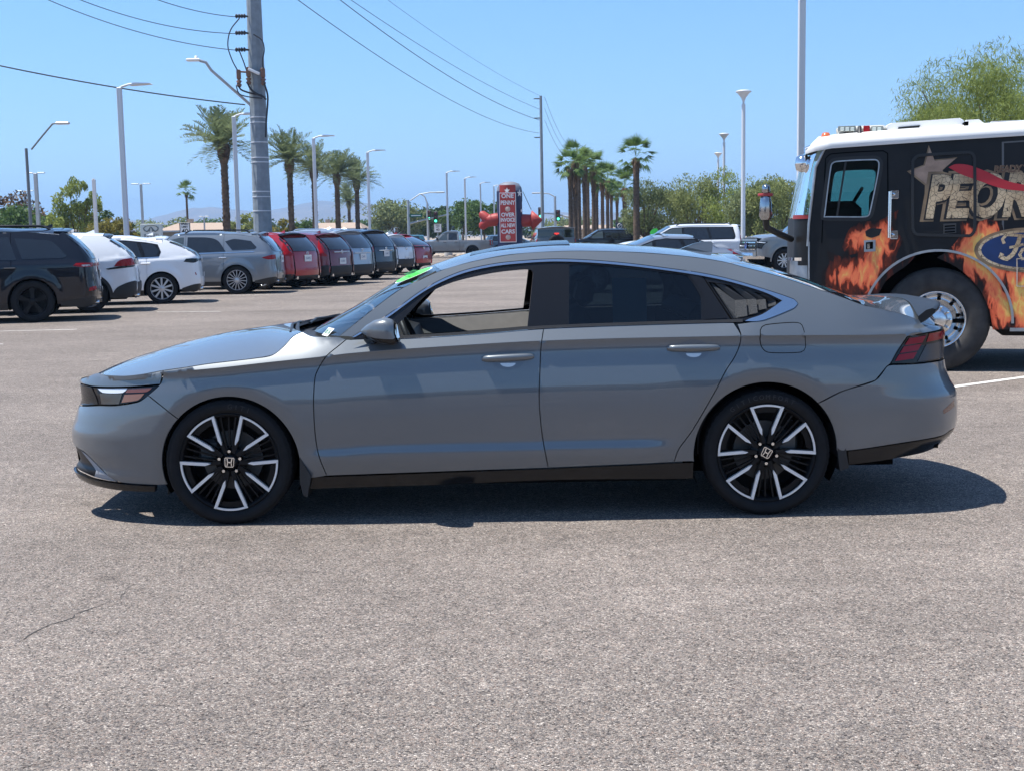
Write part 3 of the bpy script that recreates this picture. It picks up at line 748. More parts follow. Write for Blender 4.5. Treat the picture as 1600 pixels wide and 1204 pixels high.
    # bright strip over the windows and round the tail of the quarter light
    inn = [(-0.724, 0.973), (-0.551, 1.072), (-0.360, 1.202), (-0.185, 1.281), (-0.006, 1.321), (0.171, 1.337), (0.331, 1.342), (0.528, 1.332), (0.723, 1.312), (0.914, 1.286), (1.087, 1.257), (1.249, 1.220), (1.410, 1.168), (1.503, 1.123), (1.455, 1.092), (1.391, 1.055), (1.320, 1.032), (1.301, 1.022), (1.350, 1.020)]
    P("chrome_strip", chr_o[:-1] + [(1.351, 1.020)] + inn[::-1][1:], mat=pmat("satin_chrome", (.60, .62, .65), .16, 1.0), off=.003, gap=.0005, sharp=60, ds=.012, dx=.03, dz=.006)
    P("belt_moulding", belt(-.56, 1.29, 26) + [(x, z + .013) for x, z in belt(-.56, 1.29, 26)][::-1], mat=M_SATINBLACK, off=.004, gap=0, thick=.02, dz=.005)
    # door handles with their cups
    for xa, xb, za, zb_ in ((-.066, .204, .848, .857), (.894, 1.168, .886, .886)):
        for sd in (-1, 1):
            xm = (xa + xb) / 2; zm = (za + zb_) / 2 - .002
            y0 = float(Y(xm, zm))
            # hollow: its shade is put into the darker colour of handle_cup
            cup = MB(); n = 28; ring = []
            for r_, d in ((1.0, .001), (.86, -.006), (.5, -.016), (0.02, -.019)):
                ring.append([(xm + .082 * r_ * math.cos(2 * math.pi * i / n), sd * (float(Y(xm + .082 * r_ * math.cos(2 * math.pi * i / n), zm - .006 + .055 * r_ * math.sin(2 * math.pi * i / n))) + max(d, -.0) * 1 + .0012 - (.0 if d > 0 else 0)), zm - .006 + .055 * r_ * math.sin(2 * math.pi * i / n)) for i in range(n)])
            cup.add([p for r_ in ring for p in r_], [(k * n + i, k * n + (i + 1) % n, (k + 1) * n + (i + 1) % n, (k + 1) * n + i) if sd > 0 else (k * n + i, (k + 1) * n + i, (k + 1) * n + (i + 1) % n, k * n + (i + 1) % n) for k in range(3) for i in range(n)], 0, True)
            # no bowl is built: handle_cup is a flat plate painted with the hollow's shade
            bowl = MB(); rb = []
            for r_, d in ((1.0, .002), (.93, .0015), (.80, -.0), (.55, -.0), (.0, -.0)):
                rb.append([(xm + .080 * r_ * math.cos(2 * math.pi * i / n), sd * (float(Y(xm + .080 * r_ * math.cos(2 * math.pi * i / n), zm - .004 + .050 * r_ * math.sin(2 * math.pi * i / n))) + .0018 - .0), zm - .004 + .050 * r_ * math.sin(2 * math.pi * i / n)) for i in range(n)])
            h = MB(); k = 14; prof = []
            for i in range(k + 1):
                t = i / k; x = xa + (xb - xa) * t; e = math.sin(math.pi * min(1, max(0, t))) ** .35
                zc = za + (zb_ - za) * t + .004
                yb = float(Y(x, zc)); o = .006 + .030 * e; hh = .011 + .008 * e
                prof.append([(x, sd * (yb - .002), zc + hh), (x, sd * (yb + o * .75), zc + hh * .95), (x, sd * (yb + o), zc + hh * .3), (x, sd * (yb + o * .9), zc - hh * .6), (x, sd * (yb + o * .4), zc - hh), (x, sd * (yb - .002), zc - hh * .9)])
            h.add([p for r_ in prof for p in r_], [((i * 6 + j, i * 6 + j + 1, (i + 1) * 6 + j + 1, (i + 1) * 6 + j) if sd < 0 else (i * 6 + j, (i + 1) * 6 + j, (i + 1) * 6 + j + 1, i * 6 + j + 1))[::-1] for i in range(k) for j in range(5)], 0, True)
            ho = h.build("door_handle", M_PAINT, car)
            cm = P("handle_cup", [(xm - .085 + .170 * .5 * (1 + math.cos(2 * math.pi * i / 20)), zm - .004 + .052 * math.sin(2 * math.pi * i / 20)) for i in range(20)], mat=pmat("cup_shade_paint", (.11, .125, .145), .35, .3, coat=1), off=.0012, sides=(sd,), thick=.003, gap=0, parent=ho)
            P("cup_reflection", [(xm - .040 + .08 * .5 * (1 + math.cos(math.pi + math.pi * i / 10)), zm - .022 + .020 * math.sin(math.pi + math.pi * i / 10)) for i in range(11)], mat=pmat("cup_reflection_paint", (.62, .61, .60), .25, .5, coat=1), off=.003, sides=(sd,), thick=.004, gap=0, parent=ho)  # pale crescent paints the ground's reflection in the cup
    # ---------------- upper surfaces
    e3 = lambda pts: [(x, float(Y(x, z)), z) for x, z in pts]
    hood_edge = [(-2.138, .789), (-2.10, .786), (-2.048, .786), (-1.961, .787), (-1.859, .797), (-1.725, .820), (-1.608, .835), (-1.493, .851), (-1.243, .876), (-1.156, .890), (-1.098, .933), (-1.054, .981), (-1.014, 1.000)]
    hood_c = [(-2.275, .748), (-2.22, .775), (-2.124, .810), (-1.99, .849), (-1.868, .884), (-1.72, .918), (-1.60, .942), (-1.47, .961), (-1.35, .976), (-1.29, .983), (-1.25, .987), (-1.20, .990), (-1.16, .992)]
    strip("hood", e3(hood_edge), hood_c, M_PAINT, car, p=2.0, nu=60, nv=41, thick=.02)
    strip("cowl", [(-1.07, .80, .94), (-1.00, .80, .945), (-.84, .80, .955)], [(-1.22, .945), (-1.12, .945), (-1.0, .955)], M_SATINBLACK, car, p=2.2, nu=8)
    wp = MB(); wp.tube([(-1.10, -.62, .985), (-1.16, -.2, 1.0), (-1.16, .1, .995)], .009, 6); wp.tube([(-1.05, -.66, .98), (-1.10, -.40, .99), (-1.17, .05, .99)], .012, 6)
    wp.tube([(-1.10, .05, .99), (-1.12, .45, .99), (-1.05, .7, .985)], .009, 6); wp.build("wiper_arms", M_SATINBLACK, car)
    ws_e = rail[:5]; ws_c = [(-1.045, .972), (-.80, 1.100), (-.625, 1.202), (-.515, 1.262), (-.345, 1.327)]
    wsh = strip("windscreen", e3(ws_e), ws_c, M_WSHIELD, car, p=2.2, nu=30, nv=30)
    # dark frit band along the roof edge and sides
    strip("windscreen_frit", [(x, y - .0, z + .002) for x, y, z in e3([(-.40, 1.26), (-.304, 1.302)])], [(-.43, 1.278), (-.335, 1.320)], M_GLOSSBLACK, car, p=2.2, nu=5, nv=30, off=.001)
    roof_c = [(-.345, 1.327), (-.125, 1.392), (.085, 1.422), (.345, 1.439), (.67, 1.426), (.98, 1.399), (1.18, 1.374), (1.32, 1.350)]
    roof = strip("roof", e3(rail[4:12]), roof_c, M_PAINT, car, p=2.4, nu=50, nv=33)
    strip("sunroof_glass", [(x, y * .62, z + .030) for x, y, z in e3([(-.13, 1.349), (.1, 1.384), (.37, 1.399), (.42, 1.399)])], [(-.13, 1.392), (.1, 1.430), (.37, 1.4495), (.42, 1.4505)], M_GLOSSBLACK, roof, p=2.4, nu=16, nv=24, thick=.01)
    strip("headliner", [(x, y - .04, z - .02) for x, y, z in e3(rail[5:12])], [(x, z - .035) for x, z in roof_c[1:]], M_TRIMGREY, car, p=2.4, nu=20, nv=12)
    bl_c = [(1.32, 1.347), (1.50, 1.296), (1.70, 1.236), (1.86, 1.175), (2.02, 1.105)]
    strip("rear_window", e3(rail[11:]), bl_c, pmat("rear_glass_black", (.01, .01, .012), .04, coat=1), car, p=2.6, nu=24, nv=24)
    # small lip over the back window
    m = MB(); pr = []
    for i in range(21):
        t = -1 + i / 10; y = t * .57; b = 1 - abs(t) ** 2.4
        x0 = 1.185 + .10 * b; z0 = 1.325 + .030 * b
        pr.append([(x0, y, z0 + .004), (x0 + .07, y, z0 + .004), (x0 + .135, y, z0 - .006), (x0 + .13, y, z0 - .022), (x0 + .06, y, z0 - .045)])
    m.add([p for r in pr for p in r], [(i * 5 + j, (i + 1) * 5 + j, (i + 1) * 5 + j + 1, i * 5 + j + 1) for i in range(20) for j in range(4)], 0, True)
    m.add(pr[0], [(0, 1, 2, 3, 4)]); m.build("roof_lip", M_PAINT, car)
    # shark fin
    m = MB(); fin = [(1.08, 0), (1.115, .018), (1.16, .040), (1.21, .058), (1.265, .066), (1.276, .058), (1.268, 0)]
    base = lambda x: 1.400 - (x - 1.0) * .125
    v = []; 
    for s, wd in ((-1, 1), (1, 1)):
        v += [(x, s * (.028 * (1 - z / .085) * min(1, (x - 1.06) / .08 + .2)), base(x) + z - .004) for x, z in fin]
    n = len(fin); m.add(v, [tuple(range(n)), tuple(range(2 * n - 1, n - 1, -1))] + [(i, i + n, (i + 1) % n + n, (i + 1) % n) for i in range(n)], 0, False)
    m.build("antenna_fin", M_PAINT, car)
    deck_c = [(2.02, 1.10), (2.14, 1.092), (2.25, 1.092), (2.36, 1.085), (2.44, 1.07), (2.49, 1.02)]
    strip("trunk_lid", e3([(1.941, 1.112)] + decke), deck_c, M_PAINT, car, p=2.0, nu=30, nv=33, thick=.02)
    # duck-tail spoiler: a slim blade following the curve of the lid's edge
    m = MB(); pr = []
    for i in range(33):
        t = -1 + i / 16; q = abs(t); y = t * .70
        xt = 2.355 + .165 * (1 - q ** 2.4); zt = 1.078 - .022 * q ** 5; ch = .17 * (1 - .45 * q ** 4)
        zl = 1.090 + (1.022 - 1.090) * q ** 2.2
        pr.append([(xt - ch, y, zl - .004), (xt - ch * .55, y, (zl + zt) / 2 + .012), (xt - .02, y, zt + .004), (xt, y, zt - .002), (xt - .004, y, zt - .022), (xt - .045, y, zt - .055), (xt - ch, y, zl - .05)])
    m.add([p for r in pr for p in r], [(i * 7 + j, (i + 1) * 7 + j, (i + 1) * 7 + j + 1, i * 7 + j + 1) for i in range(32) for j in (0, 1)], 0, True)
    m.add([p for r in pr for p in r], [(i * 7 + j, (i + 1) * 7 + j, (i + 1) * 7 + j + 1, i * 7 + j + 1) for i in range(32) for j in (2, 3, 4, 5)], 0, True)
    m.add(pr[0], [tuple(range(6, -1, -1))]); m.add(pr[-1], [tuple(range(7))])
    m.build("boot_spoiler", pmat("spoiler_dark_grey", (.016, .017, .018), .38, spec=.35), car)
    # nose and tail closing faces
    zz = [.235, .262, .30, .36, .40]
    strip("grille", [(float(S.nose(z)) + .012, .44, z) for z in (.27, .36, .43, .5, .56, .61, .70)], [(float(S.nose(z)) - .015, z) for z in (.27, .36, .43, .5, .56, .61, .70)], M_SATINBLACK, car, p=2)
    strip("nose_bar", [(float(S.nose(z)), .44, z) for z in (.70, .735)] + [(-2.20, .44, .758)], [(float(S.nose(.70)) - .02, .690), (float(S.nose(.735)) - .015, .722), (-2.25, .745)], M_PAINT, car, p=2, nu=8)
    strip("tail_face", [(float(S.tail(z)) - .004, .44, z) for z in (.97, .93, .82, .74, .68, .6, .48, .42)], [(float(S.tail(z)) + .03, z) for z in (.97, .93, .82, .74, .68, .6, .48, .42)], M_PAINT, car, p=2)
    strip("tail_lower", [(float(S.tail(z)) - .02, .44, z) for z in (.42, .33, .27)], [(float(S.tail(z)), z) for z in (.42, .33, .27)], M_SATINBLACK, car, p=2)
    # ---------------- wells, underside, lining
    for cx, cz, r in S.ARCH:
        for s in (-1, 1):
            m = MB(); a = arc(cx, cz, r + .012, -25, 205, 30)
            outer = [(x, s * (float(Y(x, z)) - .010), z) for x, z in a]; inner = [(x, s * .50, z) for x, z in a]; n = len(a)
            m.add(outer + inner, [(i, i + 1, i + 1 + n, i + n) for i in range(n - 1)], 0, True)
            m.add(inner, [tuple(range(n))])
            m.build("wheel_well", M_DARK, car)
    m = MB(); m.box((.1, 0, .215), (4.2, 1.0, .06)); m.box((0, 0, .225), (2.0, 1.74, .07)); m.box((-1.98, 0, .22), (.42, 1.1, .05)); m.box((2.1, 0, .34), (.6, 1.3, .08)); m.build("underbody", M_DARK, car)
    P("inner_panel", [(-0.913, 0.243), (0.966, 0.238), (1.123, 0.712), (1.302, 0.977), (1.311, 1.009), (0.684, 1.005), (0.239, 0.994), (-0.101, 0.972), (-0.464, 0.958), (-0.739, 0.953), (-0.871, 0.861)], mat=M_TRIMGREY, off=-.055, gap=0, thick=.02)
    P("inner_panel", [(-2.024, 0.308), (-1.812, 0.307)] + af(182, 60, 8) + [(-0.997, 0.568), (-0.922, 0.861), (-1.179, 0.844), (-1.910, 0.759)], mat=M_DARK, off=-.045, gap=0, thick=0)
    P("inner_panel", [(1.273, 0.968), (1.202, 0.732)] + ar(120, 30, 8) + [(1.940, 0.588), (2.175, 0.586), (2.178, 0.879), (1.992, 1.038), (1.610, 1.072)], mat=M_DARK, off=-.045, gap=0, thick=0)
    for s in (-1, 1):
        xs = np.linspace(-.74, 1.22, 14); m = MB(); v = []
        for x in xs:
            zb_ = float(S.belt(x)); yb = float(Y(x, zb_)) - .045; v += [(x, s * yb, zb_ - .008), (x, s * (yb - .035), zb_ - .012), (x, s * (yb - .085), zb_ - .10), (x, s * (yb - .12), zb_ - .26), (x, s * (yb - .12), .30)]
        m.add(v, [(i * 5 + j, i * 5 + j + 1, (i + 1) * 5 + j + 1, (i + 1) * 5 + j) for i in range(len(xs) - 1) for j in range(4)], 0, False); m.m = [0 if k % 4 < 2 else 1 for k in range(len(m.f))]; m.build("door_card", [pmat("door_card_grey", (.13, .13, .13), .7, noise=.08, nscale=20), M_SEAT], car)  # lower rows in dark material: shade under the lit lip put into colour
    m = MB(); m.box((0, 0, .30), (2.1, 1.6, .03)); m.box((1.05, 0, .66), (.05, 1.5, .72)); m.box((1.35, 0, 1.0), (.62, 1.4, .02)); m.box((-.95, 0, .62), (.04, 1.6, .60)); m.build("cabin_floor", M_DARK, car)
    m = MB(); dash = [(-1.0, .93), (-.80, .955), (-.60, .955), (-.50, .93), (-.47, .86), (-.55, .70), (-.62, .55), (-1.0, .55)]
    n = len(dash); m.add([(x, -.78, z) for x, z in dash] + [(x, .78, z) for x, z in dash], [tuple(range(n)), tuple(range(2 * n - 1, n - 1, -1))] + [(i, i + n, (i + 1) % n + n, (i + 1) % n) for i in range(n)])
    m.build("dashboard", M_SEAT, car)
    m = MB(); pts = []; R0 = .185
    for i in range(33):
        a = 2 * math.pi * i / 32; q = Vector((0, math.cos(a) * R0, math.sin(a) * R0)); q.rotate(Matrix.Rotation(rad(-24), 3, 'Y')); pts.append(Vector((-.452, -.37, .885)) + q)
    m.tube(pts, .016, 10, cap=False); m.tube([(-.452, -.37, .885), (-.62, -.37, .82)], .035, 8)
    for a in (0, 180, 270):
        q = Vector((0, math.cos(rad(a)) * R0, math.sin(rad(a)) * R0)); q.rotate(Matrix.Rotation(rad(-24), 3, 'Y')); m.tube([Vector((-.462, -.37, .885)), Vector((-.452, -.37, .885)) + q], .014, 6)
    m.build("steering_wheel", M_SEAT, car)
    for y in (-.37, .37):
        st = place("front_seat", None, car)
        def rb(nm, c, d, tilt, bev):
            m = MB(); m.box(c, d, 0, 0, bev, Matrix.Rotation(rad(tilt), 3, 'Y')); m.build(nm, M_SEAT, st)
        rb("seat_cushion", (.02, y, .52), (.52, .50, .15), 0, .05); rb("seat_back", (.37, y, .80), (.14, .48, .62), 20, .05); rb("headrest", (.50, y, 1.17), (.10, .26, .17), 12, .04)
    m = MB(); m.box((.85, 0, .55), (.5, 1.3, .16), 0, 0, .05); m.box((1.12, 0, .82), (.14, 1.3, .55), 0, 0, .05); m.build("rear_bench", M_SEAT, car)
    # paper on the inside of the rear door glass
    panel("price_sheet", [(.620, 1.015), (.625, 1.252), (.806, 1.248), (.795, 1.015)], Y, pmat("teal_paper", (.30, .55, .60), .8), car, sides=(-1,), off=-.016, gap=0, thick=0)
    # mirrors
    for s in (-1, 1):
        mr = place("side_mirror", None, car, (0.065 if s > 0 else 0, 0, 0))
        sec = []
        for x, zb_, zt, yi, yo_ in ((-.685, .993, 1.014, .90, .945), (-.655, .968, 1.040, .885, .99), (-.61, .946, 1.066, .88, 1.025), (-.555, .936, 1.078, .88, 1.045), (-.52, .938, 1.068, .885, 1.045), (-.508, .95, 1.054, .895, 1.03)):
            ring = []
            for i in range(20):
                a = 2 * math.pi * i / 20; ca, sa = math.cos(a), math.sin(a); k = lambda t: math.copysign(abs(t) ** .62, t)
                ring.append((x + (0.02 if sa < 0 else 0) * -sa, s * ((yi + yo_) / 2 + (yo_ - yi) / 2 * k(ca)), (zb_ + zt) / 2 + (zt - zb_) / 2 * k(sa)))
            sec.append(ring)
        def shell(lo, hi, nm, mat):
            m = MB(); v = [p for r in sec for p in r]
            f = []
            for q in range(len(sec) - 1):
                for i in range(20):
                    j = (i + 1) % 20; up = (i + .5) / 20
                    if lo <= ((i + 5) % 20) < hi: f.append((q * 20 + i, q * 20 + j, q * 20 + 20 + j, q * 20 + 20 + i) if s > 0 else (q * 20 + i, q * 20 + 20 + i, q * 20 + 20 + j, q * 20 + j))
            m.add(v, f, 0, True)
            if nm == "mirror_cap": m.add(sec[0], [tuple(range(20))])
            return m.build(nm, mat, mr)
        shell(4, 16, "mirror_cap", M_PAINT); lo = shell(0, 4, "mirror_base_shell", M_GLOSSBLACK); shell(16, 20, "mirror_base_shell", M_GLOSSBLACK)
        m = MB(); m.add([(x + .004, y, z) for x, y, z in sec[-1]], [tuple(range(20))]); m.build("mirror_rim", M_GLOSSBLACK, mr)
        m = MB(); cy = sum(p[1] for p in sec[-1]) / 20; cz = sum(p[2] for p in sec[-1]) / 20
        m.add([(x + .007 + .10 * abs(y - s * .895) * 0, cy + (y - cy) * .90, cz + (z - cz) * .88) for x, y, z in sec[-1]], [tuple(range(20))]); m.build("mirror_glass", pmat("mirror_silver", (.9, .9, .9), .01, 1.0), mr)
        m = MB(); m.tube([(-.65, s * .86, .962), (-.61, s * .93, .970)], [.035, .026], 8); m.add([(-.75, s * .90, .960), (-.57, s * .895, .965), (-.55, s * .885, .992), (-.67, s * .885, .992)], [(0, 1, 2, 3)]); m.build("mirror_foot", M_GLOSSBLACK, mr)
    # mud flaps
    for s in (-1, 1):
        for pts in ([(-1.03, .36), (-1.005, .31), (-.972, .255), (-.995, .142), (-1.018, .152), (-1.034, .22)], [(1.765, .485), (1.785, .465), (1.82, .40), (1.846, .245), (1.800, .23), (1.785, .36)]):
            m = MB(); n = len(pts); v = [(x, s * (float(Y(x, .34)) + .002), z) for x, z in pts] + [(x, s * .70, z) for x, z in pts]
            m.add(v, [tuple(range(n)), tuple(range(2 * n - 1, n - 1, -1))] + [(i, i + n, (i + 1) % n + n, (i + 1) % n) for i in range(n)]); m.build("mud_flap", M_SATINBLACK, car)
    # exhaust-side finisher and tow eye
    for s in (-1, 1): m = MB(); m.tube([(-1.80, s * .62, .16), (-1.80, s * .62, .115)], .006, 6); m.build("air_guide", M_SATINBLACK, car)
    # stickers in the windscreen
    def on_ws(u, y):
        i = u * 29; V = wsh.data.vertices; c = min(range(len(V)), key=lambda k: (V[k].co.y - y) ** 2 + (V[k].co.z - u) ** 2); return V[c].co
    def ws_pt(z, y, D=[]):
        if not D:
            from mathutils.bvhtree import BVHTree
            D.append(BVHTree.FromPolygons([v.co[:] for v in wsh.data.vertices], [tuple(q.vertices) for q in wsh.data.polygons]))
        hit = D[0].ray_cast(Vector((-2.5, y, z)), Vector((1, 0, 0)))[0]
        x = hit.x if hit is not None else -.9
        return Vector((x, y, z))
    bm_ = MB(); n = 28; zc, yc = 1.252, -.555
    def frame(zc, yc):
        c = ws_pt(zc, yc); tu = (ws_pt(zc + .05, yc) - ws_pt(zc - .05, yc)).normalized(); tv = (ws_pt(zc, yc + .06) - ws_pt(zc, yc - .06)).normalized()
        nn = tu.cross(tv).normalized(); nn = nn if nn.z > 0 else -nn
        return c, tu, tv, nn
    c, tu, tv, nn = frame(1.268, -.50)
    for rr, mat, lift in ((1.0, M_PLATEWHITE, .010), (.93, M_STICKER, .012)):
        m = MB(); rings = [[ws_pt(1.268 + .042 * rr * q * math.cos(2 * math.pi * i / n), -.50 + .115 * rr * q * math.sin(2 * math.pi * i / n)) + nn * lift for i in range(n)] for q in (1.0, .55, .02)]
        m.add([p for r_ in rings for p in r_], [(k * n + i, k * n + (i + 1) % n, (k + 1) * n + (i + 1) % n, (k + 1) * n + i) for k in range(2) for i in range(n)], 0, False); m.build("windscreen_sticker", mat, car)
    lettering("sticker_lettering", "2023", .085, facing(c + nn * .026 + tu * .0, -tv, tu), M_STICKERINK, car, depth=.0005, bold=.002)
    c, tu, tv, nn = frame(.985, -.68)
    m = MB(); q = [c + nn * .006 + tu * a + tv * b for a, b in ((-.028, -.055), (-.028, .055), (.028, .055), (.028, -.055))]; m.add(q, [(0, 1, 2, 3)]); m.add([p - nn * .002 for p in q], [(3, 2, 1, 0)]); m.build("inspection_sticker", M_PLATEWHITE, car)
    lettering("sticker_lettering", "08 26", .04, facing(c + nn * .0075, -tv, tu), pmat("ink_green", (.05, .25, .12), .6), car, depth=.0003)
    # wheels
    for s in (-1, 1):
        sedan_wheel(car, -1.401, s * .795, s, 270 if s < 0 else 90, -4, [("GITI", .036, 77, 6.2)])
        sedan_wheel(car, 1.417, s * .795, s, 90, -28, [("GITICOMFORT", .034, 96, 6.4)])
    return car
build_sedan()
# ---------------------------------------------------------------- other cars and trucks in the lot
class GSide:
    """body side of an ordinary car: half width over (x, z)"""
    def __init__(s, W, belt, nose, tail, arches, tumble=.30, YF=.50, YR=.58, rf=.75, rr=.45, pw=4.0, shoulder=.035, top=None):
        s.W, s.belt, s.nose, s.tail, s.arches, s.tumble, s.YF, s.YR, s.pw, s.sh = W, Spl(belt), Spl(nose), Spl(tail), arches, tumble, YF, YR, pw, shoulder
        s.XF = min(p[1] for p in nose) + rf; s.XR = max(p[1] for p in tail) - rr
    def Y(s, x, z):
        x = np.asarray(x, float); z = np.asarray(z, float); zb = s.belt(x)
        t = np.clip((zb - z) / (zb - .22), -1, 1.4)
        low = -.012 * sstep(0, .12, t) * 0 + .010 * np.sin(np.clip(t, 0, 1) * math.pi * 1.3) - .05 * sstep(.72, 1.15, t)
        db = np.maximum(z - zb, 0)
        y = s.W / 2 + np.where(z < zb, low, 0) - s.sh * sstep(-.10, .012, z - zb) - s.tumble * db - .22 * db * db
        for ax, az, r in s.arches:
            dd = np.clip(1 - (np.hypot(x - ax, z - az) - r) / .20, 0, 1); y = y + np.where(z < zb, .014 * sstep(0, .8, dd), 0)
        kf = np.clip((s.XF - x) / (s.XF - s.nose(z)), 0, 1); kr = np.clip((x - s.XR) / np.maximum(s.tail(z) - s.XR, .02), 0, 1)
        y = np.where(kf > 0, s.YF + (y - s.YF) * (1 - kf ** 3.0) ** .55, y)
        return np.where(kr > 0, s.YR + (y - s.YR) * (1 - kr ** s.pw) ** .55, y)
    def warp(s, x, z):
        x = np.asarray(x, float); Lf = s.XF - s.nose(z); Lr = np.maximum(s.tail(z) - s.XR, .02)
        q = np.where(x < s.XF, s.XF - Lf * np.arcsin(np.clip((s.XF - x) / Lf, 0, 1)), x)
        return np.where(x > s.XR, s.XR + Lr * np.arcsin(np.clip((x - s.XR) / Lr, 0, 1)), q)
    def unwarp(s, q, z):
        q = np.asarray(q, float); Lf = s.XF - s.nose(z); Lr = np.maximum(s.tail(z) - s.XR, .02)
        x = np.where(q < s.XF, s.XF - Lf * np.sin(np.clip((s.XF - q) / Lf, 0, 1.5706)), q)
        return np.where(q > s.XR, s.XR + Lr * np.sin(np.clip((q - s.XR) / Lr, 0, 1.5706)), x)

def clip_x(poly, a, b):
    def half(P, f, lim, keep):
        out = []
        for i in range(len(P)):
            p, q = P[i], P[(i + 1) % len(P)]; ip, iq = keep(p[0]), keep(q[0])
            if ip: out.append(p)
            if ip != iq:
                t = (lim - p[0]) / (q[0] - p[0]); out.append((lim, p[1] + t * (q[1] - p[1])))
        return out
    P = [tuple(p) for p in poly]
    if a is not None: P = half(P, 0, a, lambda x: x >= a)
    if b is not None: P = half(P, 0, b, lambda x: x <= b)
    out = []
    for p in P:
        if not out or math.hypot(p[0] - out[-1][0], p[1] - out[-1][1]) > 1e-4: out.append(p)
    return out

WHEELS = {}
def car_wheel(parent, x, y, side, R, r, w, style, mat):
    key = (round(R, 3), round(r, 3), style, mat.name)
    if key not in WHEELS:
        yo = -w / 2 * .80; B = MB(); rimm = MB()
        ty = tyre_mesh(R, r, w, 40); rm = rim_mesh(r, w, 36)
        if style == 'five':
            for k in range(5):
                a = 90 + 72 * k; d = Vector(pol(1, a)); n = Vector((-d.y, d.x)); f = lambda u, v: tuple(d * u + n * v)
                plate([f(.03, -.035), f(r * .5, -.030), f(r * .97, -.055), f(r * .97, .055), f(r * .5, .030), f(.03, .035)], yo, yo + .03, B)
        elif style == 'split':
            for k in range(5):
                for s_ in (-1, 1):
                    a = 90 + 72 * k; d = Vector(pol(1, a)); n = Vector((-d.y, d.x)); f = lambda u, v: tuple(d * u + n * v)
                    plate([f(.04, s_ * .004), f(.05, s_ * .034), f(r * .98, s_ * .105), f(r * .98, s_ * .062), f(r * .5, s_ * .018)], yo, yo + .03, B)
        elif style == 'ten':
            for k in range(10):
                a = 90 + 36 * k; d = Vector(pol(1, a)); n = Vector((-d.y, d.x)); f = lambda u, v: tuple(d * u + n * v)
                plate([f(.05, -.018), f(r * .98, -.026), f(r * .98, .022), f(.05, .018)], yo + (.006 if k % 2 else 0), yo + .03, B)
        else:
            for k in range(15):
                a = 90 + 24 * k; d = Vector(pol(1, a)); n = Vector((-d.y, d.x)); f = lambda u, v: tuple(d * u + n * v)
                plate([f(.05, -.009), f(r * .98, -.012), f(r * .98, .012), f(.05, .009)], yo, yo + .03, B)
        B.lathe([(0, -.004), (.05, -.004), (.07, .01), (.07, .05)], 20, 'y', (0, yo, 0))
        B.lathe([(r - .014, .02), (r - .012, -.006), (r + .002, -.008), (r + .003, .01)], 36, 'y', (0, yo, 0))
        o = B.build("spokes", mat); sp = o.data; bpy.data.objects.remove(o)
        WHEELS[key] = (ty, rm, sp)
    ty, rm, sp = WHEELS[key]
    wh = place("wheel", None, parent, (x, y, R), math.pi if side > 0 else 0.0)
    place("tyre", ty, wh); place("rim", rm, wh); place("spokes", sp, wh)
    return wh

